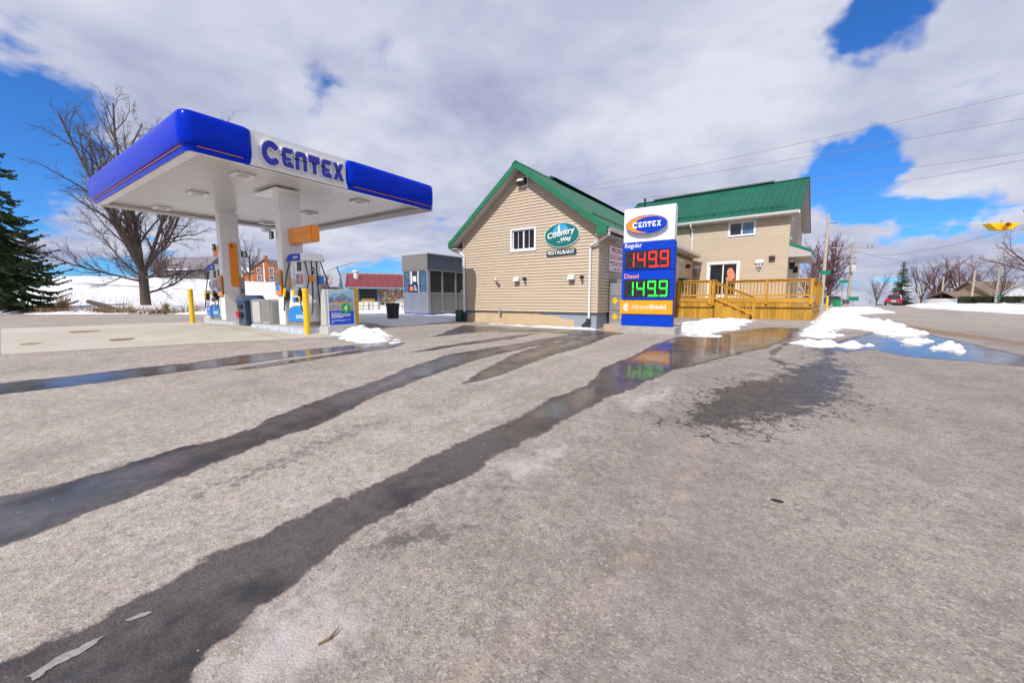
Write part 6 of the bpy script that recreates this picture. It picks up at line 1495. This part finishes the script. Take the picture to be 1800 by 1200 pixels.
gable_house(t, 20, 11, 4.6, 9.0, m_barn, m_barnroof, ov=.5, sink=3)
mb = MB(); mb.box(-10.4, 4, -.62, -.40, 4.25, 4.55); part('snow_on_eave', mb, m_snow, t)
for q in np.arange(-9, 9.1, 1.5): mb = MB(); mb.box(q - .06, q + .06, -.05, .02, -.5, 4.3); part('batten', mb, m_barn, t)
t = bthing('brick_farmhouse', 'red brick farmhouse with white windows beyond the pumps', 'house', -67.2, 110)
gable_house(t, 6.6, 9, 4.3, 6.6, m_brick, m_brownroof, [(-2.4, -1.2, .9, 2.4), (1.0, 2.2, .9, 2.4), (-2.4, -1.2, 3.0, 4.3), (1.0, 2.2, 3.0, 4.3)], True, sink=3)
mb = MB(); mb.box(-2.2, -1.5, 3, 3.8, 5, 7.9); part('chimney', mb, m_brick, t)
mb = MB(); mb.box(-.55, -.2, -.12, -.02, 0, 5.6); part('downpipe', mb, m_white, t)
mb = MB(); mb.box(-6.8, -3.35, .8, 6, -3, 3.0); w2 = part('wing_wall', mb, mat('orange_brick', (.42, .16, .05), .8, var=.15, scale=12), t)
mb = MB(); mb.prism([(-7.1, .5, 2.9), (-3.3, .5, 2.9), (-3.3, .5, 3.1), (-5.05, .5, 4.9), (-7.1, .5, 3.1)], (0, 5.4, 0)); part('wing_roof', mb, m_brownroof, t)
mb = MB(); mb.prism([(-6.2, .40, 3.1), (-3.9, .40, 3.1), (-5.05, .40, 4.7)], (0, .15, 0)); part('wing_gable', mb, m_white, t)
mb = MB(); mb.tube([(5.6, 3, 4), (5.6, 3, 13)], .06, 5); mb.tube([(5.1, 3, 12.6), (6.1, 3, 12.6)], .04, 4); part('aerial', mb, m_steel, t)
t = bthing('metal_shed', 'long blue grey metal shed behind the leaning mast', 'shed', -30.0, 70)
gable_house(t, 9.5, 8, 2.6, 4.6, m_blueroof, mat('pale_metal_roof', (.42, .42, .44), .4, .3, var=.15, scale=1), ov=.4)
for q in (-3.2, 0, 3.0): mb = MB(); mb.box(q - 1.2, q + 1.2, -.05, .03, .2, 1.9); part('bay_opening', mb, m_digbg, t)
mb = MB(); mb.box(-4.6, 4.6, -.06, .02, 2.0, 2.3); part('trim_band', mb, m_corr, t)
t = bthing('grey_roofed_house', 'low house with blue grey metal roof behind red roofed shop', 'house', -17.2, 50, R(28))
gable_house(t, 6.2, 6.5, 2.2, 4.25, m_bluewall, m_blueroof, [(-2.4, -1.3, .8, 1.8)], ov=.4)
# red roofed shop with a patterned stone wall
t = bthing('stone_shop', 'red roofed shop with pink and yellow patterned stone wall', 'building', -12.2, 37.5, R(20))
mb = MB(); mb.box(-2.7, 4.2, .0, 7, -.3, 2.05); mb.prism([(4.2, 0, 2.05), (4.2, 7, 2.05), (4.2, 3.5, 3.2)], (-6.9, 0, 0)); wl = part('wall', mb, m_bluewall, t)
mb = MB(); mb.prism([(-3.1, -.75, 1.85), (-3.1, 3.5, 3.25), (-3.1, 7.6, 1.85), (-3.1, 7.6, 1.99), (-3.1, 3.5, 3.40), (-3.1, -.75, 1.99)], (7.6, 0, 0)); rf = part('roof', mb, m_redroof, t)
for q in np.arange(-3.0, 4.5, .6): 
    mb = MB(); mb.prism([(q, -.76, 1.995), (q, 3.5, 3.405), (q, 3.5, 3.445), (q, -.76, 2.035)], (.05, 0, 0)); part('roof_seam', mb, m_redroof, rf)
mb = MB(); mb.box(-3.05, 4.45, -.78, -.74, 1.83, 1.97); part('fascia', mb, m_blueroof, rf)
mb = MB(); mb.lathe([(.22, 0), (.22, 1.05), (.30, 1.07), (.30, 1.22), (.2, 1.25)], (-2.2, 2.0, 2.4), 10); part('chimney', mb, m_whitewall, rf)
mb = MB(); mb.box(-1.9, -.45, -.05, .02, 0, 1.95); dr = part('door_recess', mb, m_digbg, t)
mb = MB(); mb.box(-1.8, -.6, -.09, -.05, 0, .95); part('half_door', mb, m_tan, dr)
mb = MB(); mb.box(-.42, -.1, -.3, .02, -.2, 1.9); part('pier', mb, m_corr, t)
mcol = [mat('stone_pink', (.55, .20, .16), .85), mat('stone_yellow', (.58, .43, .14), .85), mat('stone_rose', (.45, .22, .22), .85), mat('stone_cream', (.62, .50, .34), .85), mat('stone_olive', (.26, .24, .11), .85)]
for i in range(9):
    for j in range(8):
        x0 = -.08 + i * .24 + rd.uniform(-.04, .04); z0 = .02 + j * .26 + rd.uniform(-.03, .03); mb = MB()
        mb.prism([(x0 + rd.uniform(0, .05), -.03, z0), (x0 + .20 + rd.uniform(0, .05), -.03, z0 + rd.uniform(0, .05)), (x0 + .22, -.03, z0 + .22 + rd.uniform(0, .04)), (x0 + rd.uniform(0, .05), -.03, z0 + .22)], (0, .04, 0)); part('stone', mb, rd.choice(mcol), wl)
for i in range(18):
    for j in range(9):
        y0 = -.02 + i * .39; z0 = .02 + j * .27 + rd.uniform(-.03, .03)
        if z0 > 2.2 and not (1.2 < y0 < 5.6): continue
        if 1.6 < y0 < 3.1 and .8 < z0 < 2.0: continue
        mb = MB(); mb.prism([(4.2, y0 + rd.uniform(0, .06), z0), (4.2, y0 + .34, z0 + rd.uniform(0, .05)), (4.2, y0 + .36, z0 + .24), (4.2, y0 + rd.uniform(0, .05), z0 + .23)], (.04, 0, 0)); part('stone', mb, rd.choice(mcol), wl)
for i in range(10):
    for j in range(8):
        x0 = 2.08 + i * .21; z0 = .02 + j * .27 + rd.uniform(-.03, .03)
        if 2.9 < x0 < 3.75 and .75 < z0 < 1.85: continue
        mb = MB(); mb.prism([(x0, -.03, z0), (x0 + .18, -.03, z0 + .02), (x0 + .19, -.03, z0 + .24), (x0 + .01, -.03, z0 + .23)], (0, .04, 0)); part('stone', mb, rd.choice(mcol), wl)
mb = MB(); mb.box(2.9, 3.9, -.09, .02, .85, 1.95); wn = part('window', mb, m_white, t); mb = MB(); mb.box(3.05, 3.75, -.11, -.08, 1.45, 1.82); part('pane', mb, m_glass, wn); mb = MB(); mb.box(3.05, 3.75, -.11, -.08, .98, 1.38); part('pane', mb, m_glass, wn)
# wrapped stone pallets and the leaning mast
for (L_, d_, s, lab) in ((-12.15, 31.0, .72, 'left wrapped pallet of stone before the blue shop wall'), (-11.3, 30.6, .85, 'middle wrapped pallet of stone before the shop door'), (-10.6, 30.8, .85, 'right wrapped pallet of stone against the shop pier'), (-7.9, 29.2, .8, 'white wrapped load beside the silver car')):
    t = bthing('stone_pallet', lab, 'pallet', L_, d_, rd.uniform(-.2, .2), 'wrapped pallets by the shop')
    for q in (-.36, 0, .36): mb = MB(); mb.box(q * s - .05, q * s + .05, -.38 * s, .38 * s, 0, .1); part('runner', mb, m_pole, t)
    for i in range(2):
        for j in range(2): mb = MB(); mb.box((-.42 + i * .43) * s, (-.01 + i * .43) * s, -.38 * s, .38 * s, .10 + j * .36 * s, .10 + (j * .36 + .34) * s); part('wrapped_block', mb, m_wrap, t, bevel=.03)
t = bthing('leaning_mast', 'thin dark mast with long aerial boom leaning behind the shop', 'mast', -26.2, 62)
mb = MB(); mb.tube([(.9, 0, 0), (-.0, 0, 3.4), (-.7, 0, 5.6)], .07, 6); part('mast', mb, m_black, t)
mb = MB(); mb.tube([(-2.2, 0, 4.9), (-.7, 0, 5.5), (2.2, 0, 6.3)], .03, 5); part('boom', mb, m_black, t)
for q in np.linspace(-2, 2.1, 7): mb = MB(); zz = 5.55 + .31 * q; mb.tube([(q, -.3, zz), (q, .3, zz + .12)], .02, 4); part('element', mb, m_black, t)

# houses on the right
t = bthing('brown_roofed_house', 'house with brown hipped roof behind the hedge', 'house', 88.0, 70)
gable_house(t, 7.5, 8, 1.6, 4.4, mat('buff_brick', (.42, .30, .18), .8, var=.15), m_brownroof, [(-2.6, -1.4, .4, 1.4)], ov=.5)
mb = MB(); mb.box(-9, -4.0, 1, 6, -2, 1.4); part('white_wing', mb, m_whitewall, t)
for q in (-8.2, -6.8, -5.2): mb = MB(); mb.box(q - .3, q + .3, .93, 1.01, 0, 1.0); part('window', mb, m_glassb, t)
mb = MB(); mb.prism([(-9.3, .6, 1.3), (-9.3, 3.5, 2.6), (-9.3, 6.4, 1.3), (-9.3, 6.4, 1.45), (-9.3, 3.5, 2.75), (-9.3, .6, 1.45)], (5.6, 0, 0)); part('wing_roof', mb, m_brownroof, t)
t = bthing('white_house', 'long white house with low pitched roof at the right edge', 'house', 89.0, 60, R(-2))
gable_house(t, 16, 6, 1.7, 4.0, m_whitewall, mat('white_snowy_roof', (.66, .67, .70), .7, var=.06), [(-3.4, .2, .6, 1.5)], ov=.5)
mb = MB(); mb.prism([(-8.6, -.6, 1.5), (-6.0, -.6, 1.5), (-5.6, 1.5, 3.1), (-8.2, 3.5, 4.4)], (0, .2, .3)); part('dark_porch_roof', mb, m_corr, t)
mb = MB(); mb.box(-5.2, -4.2, 4.0, 5.0, 4.2, 5.6); part('chimney', mb, m_brick, t)

def hedge(label, L0, L1, d, h, w):
    rdh = random.Random(2); mb = MB()
    for i in range(9000):
        L_ = rdh.uniform(L0, L1); q = rdh.random(); 
        dd = d + rdh.uniform(-w / 2, w / 2) if q < .35 else d - w / 2 + abs(rdh.gauss(0, .06)); zz = h + rdh.gauss(0, .05) if q < .35 else rdh.uniform(0, h)
        x, y = W(L_, dd); c = Vector((x, y, H(x, y) + zz)); u = Vector((rdh.gauss(0, 1), rdh.gauss(0, 1), rdh.gauss(0, 1))).normalized() * .09; v = Vector((rdh.gauss(0, 1), rdh.gauss(0, 1), rdh.gauss(0, 1))).normalized() * .05
        mb.add([c - u, c - v, c + u, c + v], [(0, 1, 2, 3)])
    xs = [W(L0, d - w * .35), W(L1, d - w * .35), W(L1, d + w * .35), W(L0, d + w * .35)]
    t = thing('hedge', label, 'hedge', (*W((L0 + L1) / 2, d), H(*W((L0 + L1) / 2, d))), world_coords=True)
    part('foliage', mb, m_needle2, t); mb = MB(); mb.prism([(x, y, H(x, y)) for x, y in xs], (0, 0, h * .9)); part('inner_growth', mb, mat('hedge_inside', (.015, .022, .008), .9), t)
hedge('clipped brown green hedge before the white house', 55.5, 67.5, 49.5, 1.15, 1.1)

# ================================================================== POLES, SIGNS, CARS, WIRES
def upole(label, L, d, h, r=.13, arm=False, name='utility_pole'):
    x, y = W(L, d); t = thing(name, label, 'pole', (x, y, H(x, y)), YAW, 'wooden poles along the road')
    mb = MB(); mb.tube([(0, 0, -.3), (0, 0, h * .5), (0, 0, h)], [r * 1.25, r * 1.05, r * .8], 10); part('shaft', mb, m_pole, t, smooth=True)
    if arm:
        mb = MB(); mb.box(-3.2, 3.0, -.06, .06, h - .75, h - .60); part('cross_arm', mb, m_pole, t)
        for q in (-3.0, -1.6, 2.2, 2.8): mb = MB(); mb.lathe([(.05, 0), (.08, .08), (.04, .2)], (q, 0, h - .6), 8); part('insulator', mb, m_black, t)
        mb = MB(); mb.lathe([(.30, 0), (.34, .04), (.34, .95), (.28, 1.05), (.1, 1.1)], (0, -.42, h - 4.3), 12); part('transformer', mb, m_greybox, t, smooth=True)
        for q in (.2, .5): mb = MB(); mb.box(-.5, .6, -.05, .05, h - 1.6 - q * 3, h - 1.5 - q * 3); part('bracket', mb, m_black, t)
    return t
p_ = upole('tall bare grey pole beside the deck corner', 29.4, 38, 8.7, .13)
mb = MB(); mb.tube([(.15, 0, 7.9), (.5, 0, 7.95), (.9, 0, 7.9)], .03, 5); part('bracket', mb, m_black, p_); mb = MB(); mb.box(-.2, .45, -.1, .1, 1.6, 1.72); part('bracket', mb, m_black, p_)
upole('pole with cross arm and grey transformer', 50.4, 60, 9.2, .20, True)
upole('tan pole right of the red car before the round trees', 80.4, 75, 5.6, .15)
upole('white pole before the hedge end', 70.0, 61, 5.4, .12)
upole('grey pole in front of the clipped hedge', 58.6, 48.5, 5.6, .12)
upole('thin pole beside the dark spruce', 76.0, 75, 4.4, .10)
upole('small pole left of the dark spruce', 70, 78, 2.8, .09)
upole('thin white pole in the snow field behind the far pump', -58.5, 70, 4.2, .14)
bollard(*W(25.2, 32.0), 'yellow post at the foot of the tall grey pole', 1.15)
def street_sign(label, L, d, zpanel, w, h=.28, post=True, hpost=None, off=0.0):
    x, y = W(L, d); t = thing('street_sign', label, 'street sign', (x, y, H(x, y)), YAW, 'green street signs')
    if post: mb = MB(); mb.box(-.03, .03, -.03, .03, -.2, hpost or zpanel); part('post', mb, m_steel, t)
    mb = MB(); mb.box(-w / 2 + off, w / 2 + off, -.055, -.035, zpanel - h / 2, zpanel + h / 2); pl = part('plate', mb, m_signgreen, t)
street_sign('green street name sign left of the tall grey pole', 19.4, 25.4, 2.55, .62, .26, off=.32)
street_sign('green street name sign right of the tall grey pole', 30.95, 37.6, 2.55, .85, .25, post=True, off=.0)
street_sign('small green sign on a post out in the snow bank', 42.6, 50, .95, 1.3, .5)
street_sign('green sign by the hedge along the road', 58.0, 47.8, 1.1, .4, .4)
x, y = W(40.6, 50); t = thing('utility_box', 'small bright green utility box in the snow', 'box', (x, y, H(x, y)), YAW)
mb = MB(); mb.box(-.3, .3, -.3, .3, 0, .8); part('cabinet', mb, mat('utility_green', (.01, .30, .10), .5), t, bevel=.03); mb = MB(); mb.box(-.33, .33, -.33, .33, .8, .88); part('lid', mb, mat('utility_green', (.01, .30, .10), .5), t, bevel=.02)

def car(label, L, d, rot, paint, suv=False, dz=0.0, group='cars on the road'):
    """nose towards +y in its own frame"""
    x, y = W(L, d); t = thing('parked_car' if group is None else 'car', label, 'car', (x, y, H(x, y) + dz), YAW + rot, group)
    ln, w, hb, ht = (4.5, .92, .98, 1.68) if suv else (4.5, .88, .86, 1.42)
    side = [(-2.22, .34), (-2.27, .62), (-2.18, hb), (-.9, hb + .03), (1.15, hb - .02), (2.05, hb - .14), (2.24, .62), (2.18, .32), (1.75, .24), (-1.8, .26)]
    mb = MB(); mb.prism([(-w, a, b) for a, b in side], (2 * w, 0, 0)); part('body', mb, paint, t, bevel=.07, smooth=True)
    cab = [(-2.1 if suv else -1.75, hb), (-1.85 if suv else -1.15, ht), (.15, ht + .01), (1.05, hb - .02)]; mb = MB(); wi = w * .78
    vs_ = []
    for a, b in cab: tt = w * .96 if b < hb + .1 else wi; vs_ += [(-tt, a, b), (tt, a, b)]
    mb.add(vs_, [(0, 1, 3, 2), (2, 3, 5, 4), (4, 5, 7, 6), (0, 2, 4, 6), (1, 7, 5, 3), (0, 6, 7, 1)]); cb_ = part('cabin', mb, paint, t, bevel=.05, smooth=True)
    def quad(i0, i1, s0, s1, nm):
        a = [Vector(vs_[k]) for k in (i0, i0 + 1, i1 + 1, i1)]; c = sum(a, Vector()) / 4; n_ = (a[1] - a[0]).cross(a[2] - a[0]).normalized(); 
        if n_.dot(c - Vector((0, -.4, 1.1))) < 0: n_ = -n_
        mb = MB(); mb.add([c + (q - c) * .84 + n_ * .012 for q in a], [(0, 1, 2, 3)]); part(nm, mb, m_glass, cb_)
    quad(0, 2, 0, 0, 'rear_window'); quad(4, 6, 0, 0, 'windscreen')
    for s in (-1, 1):
        a = [Vector((s * (wi + (w * .96 - wi) * (1 - f)) * 1.004 + s * .008, yy, zz)) for yy, zz, f in ((-1.75 if suv else -1.35, hb + .06, .1), (-1.6 if suv else -1.0, ht - .08, .9), (.1, ht - .07, .9), (.82, hb + .05, .1))]
        mb = MB(); mb.add(a, [(0, 1, 2, 3)]); part('side_window', mb, m_glass, cb_)
        for yy in (-1.38, 1.42):
            mb = MB(); n_ = 18
            for x0, r_, nm, mm in ((0, .33, 'wheel', m_tyre),):
                mb.add([(s * (w - .2) + s * .22 * q, yy + r_ * math.cos(2 * math.pi * k_ / n_), .33 + r_ * math.sin(2 * math.pi * k_ / n_)) for q in (0, 1) for k_ in range(n_)],
                       [(k_, (k_ + 1) % n_, n_ + (k_ + 1) % n_, n_ + k_) for k_ in range(n_)] + [tuple(range(n_)), tuple(range(2 * n_ - 1, n_ - 1, -1))]); wh = part(nm, mb, mm, t)
            mb = MB(); mb.add([(s * (w + .025), yy + .2 * math.cos(2 * math.pi * k_ / n_), .33 + .2 * math.sin(2 * math.pi * k_ / n_)) for k_ in range(n_)], [tuple(range(n_))]); part('rim', mb, m_steel, wh)
        mb = MB(); mb.box(s * w * .98 - (.26 if s > 0 else 0), s * w * .98 + (.26 if s < 0 else 0), -2.30, -2.14, hb - .28, hb - .04); part('tail_lamp', mb, m_tail, t, bevel=.02)
        mb = MB(); mb.box(s * w * .95 - (.32 if s > 0 else 0), s * w * .95 + (.32 if s < 0 else 0), 2.02, 2.2, .60, .74); part('headlamp', mb, m_lamp, t, bevel=.02)
    mb = MB(); mb.box(-w * .96, w * .96, -2.33, -2.1, .30, .52); part('bumper', mb, m_cardark, t, bevel=.03); mb = MB(); mb.box(-w * .96, w * .96, 2.1, 2.3, .28, .50); part('bumper', mb, m_cardark, t, bevel=.03)
    mb = MB(); mb.box(-.26, .26, -2.335, -2.25, .62, .76); part('number_plate', mb, m_txtwhite, t)
    return t
car('red sport utility car driving away over the crest', 57.6, 60.5, R(-42), m_carred, True)
car('distant dark car down the road beyond the crest', 114, 124, R(-42), m_cardark, False)
car('dark red car half hidden behind the deck and tall pole', 46.6, 59, R(60), m_cardark, False)
car('light car parked before the white house at the right edge', 64.5, 49, R(80), m_cargrey, False)
car('silver car parked behind the kiosk before the stone shop', -6.5, 30.6, R(78), m_cargrey, True, 0.0, None)['label'] = 'silver car parked between kiosk and stone shop'

# yellow flashing beacon hung over the crossing, with its span wires
x, y = W(26.6, 22.2); bz = 4.78
t = thing('hanging_beacon', 'yellow flashing beacon hanging on a wire at the right', 'beacon', (x, y, bz), YAW - R(6))
mb = MB(); mb.box(-.24, .24, -.2, .2, -.18, .20); part('housing', mb, m_yellow, t, bevel=.03)
for s in (-1, 1):
    mb = MB(); mb.prism([(s * .22, -.2, .20), (s * .22, -.2, -.16), (s * .36, -.2, -.16), (s * .74, -.2, .15), (s * .74, -.2, .20)], (0, .4, 0)); part('visor', mb, m_yellow, t, bevel=.01)
mb = MB(); mb.tube([(0, -.18, .02), (0, -.36, .02)], [.15, .17], 16, caps=False); part('visor', mb, m_yellow, t)
mb = MB(); mb.lathe([(.15, 0), (.14, .02), (.05, .05), (.01, .055)], (0, 0, 0), 16); mb.v = [(a, -.205 - c, b + .02) for a, b, c in mb.v]; part('lens', mb, mat('dim_amber_lens', (.35, .12, .01), .3), t)
mb = MB(); mb.tube([(0, 0, .2), (0, 0, .42)], .03, 6); part('hanger', mb, m_steel, t)
def wire(label, pts, r=.018, sag=.6, group='overhead wires'):
    P0, P1 = Vector(pts[0]), Vector(pts[1]); mb = MB(); q = []
    for k_ in range(25):
        u = k_ / 24; q.append(P0.lerp(P1, u) + Vector((0, 0, -sag * 4 * u * (1 - u))))
    mb.tube(q, r, 4); o = single('overhead_wire', mb, m_wire, label, 'wire', group)
def WP(px_t, d, z): return (*W(px_t * d, d), z)
wire('topmost wire crossing the sky over the house roof', ((-20.6, 40.5, 12.75), (12.77, 38.11, 13.25)), .016, .25)
wire('second wire crossing the sky over the house roof', ((-20.1, 40.9, 12.5), (12.96, 38.24, 11.73)), .016, .25)
wire('third wire crossing low over the house roof ridge', ((-16.5, 43.4, 11.66), (14.31, 41.61, 10.45)), .016, .25)
wire('short wire right of the house roof', ((1.9, 56.1, 12.4), (15.44, 44.83, 10.93)), .018, .2)
wire('span wire that carries the yellow beacon', ((7.0, 72.0, 7.2), (x + 12.54 - 10.0, y + 3.0, bz + .75)), .02, 1.0)
wire('low wire from the transformer pole across the road', ((7.26, 78.12, 7.9), (35.5, 97.7, 3.2)), .03, .6)

# ------------------------------------------------------------------ small things on the asphalt
mb = MB(); gx, gy = 0.02, 2.62; gz = H(gx, gy)
mb.tube([(-1.395, .715, H(-1.39, .72) + .006), (-1.38, .754, H(-1.38, .754) + .010), (-1.39, .80, H(-1.39, .80) + .016)], [.004, .0055, .002], 6)
single('twig', mb, m_leaf, 'curled brown twig lying in the foreground', 'twig')
mb = MB(); n_ = 20; cx_, cy_ = .008, 2.93
mb.add([(cx_ + .035 * math.cos(2 * math.pi * k_ / n_), cy_ + .022 * math.sin(2 * math.pi * k_ / n_), H(cx_, cy_) + .004 + .0 * k_) for k_ in range(n_)] + [(cx_, cy_, H(cx_, cy_) + .010)], [(k_, (k_ + 1) % n_, n_) for k_ in range(n_)])
single('tar_spot', mb, m_black, 'small round black spot on the asphalt at right', 'spot')
pb = MB()
for i in range(900):
    L_ = rd.uniform(-3.5, 4.0); d_ = rd.uniform(1.0, 7.0); x_, y_ = W(L_ * (.5 + d_ / 5), d_); s = rd.uniform(.002, .006); z_ = H(x_, y_)
    pb.add([(x_ - s, y_, z_), (x_ + s * .5, y_ - s, z_), (x_ + s * .6, y_ + s, z_), (x_, y_, z_ + s * 1.2)], [(0, 1, 3), (1, 2, 3), (2, 0, 3)])
tag(link('grit', pb.mesh('grit', mat('grit_stones', (.30, .27, .25), .9, var=.4, scale=3))), 'loose grit scattered on the near asphalt', 'grit', kind='stuff')

m_worn = mat('worn_pale_mark', (.20, .18, .17), .9, second=(.36, .33, .31), scale=60, var=.1)
for pts, lab in (([(-2.07,.08),(-2.085,.11),(-2.09,.14),(-2.085,.19),(-2.10,.24),(-2.12,.262),(-2.132,.23),(-2.125,.19),(-2.14,.15),(-2.125,.11),(-2.11,.07)], 'long pale worn mark in the wet streak at lower left'),
                 ([(-2.155,.325),(-2.15,.36),(-2.128,.40),(-2.108,.405),(-2.115,.375),(-2.132,.335)], 'short pale worn mark farther along the wet streak')):
    mb = MB(); q_ = []
    for (ax, ay), (bx, by) in zip(pts, pts[1:] + pts[:1]):
        for u in (0, .33, .66): q_.append((ax + (bx - ax) * u + rd.uniform(-.004, .004), ay + (by - ay) * u + rd.uniform(-.004, .004)))
    mb.add([(a_, b_, H(a_, b_) + .003) for a_, b_ in q_], [tuple(range(len(q_)))[::-1]]); single('worn_mark', mb, m_worn, lab, 'mark', 'pale worn marks in the wet streak')
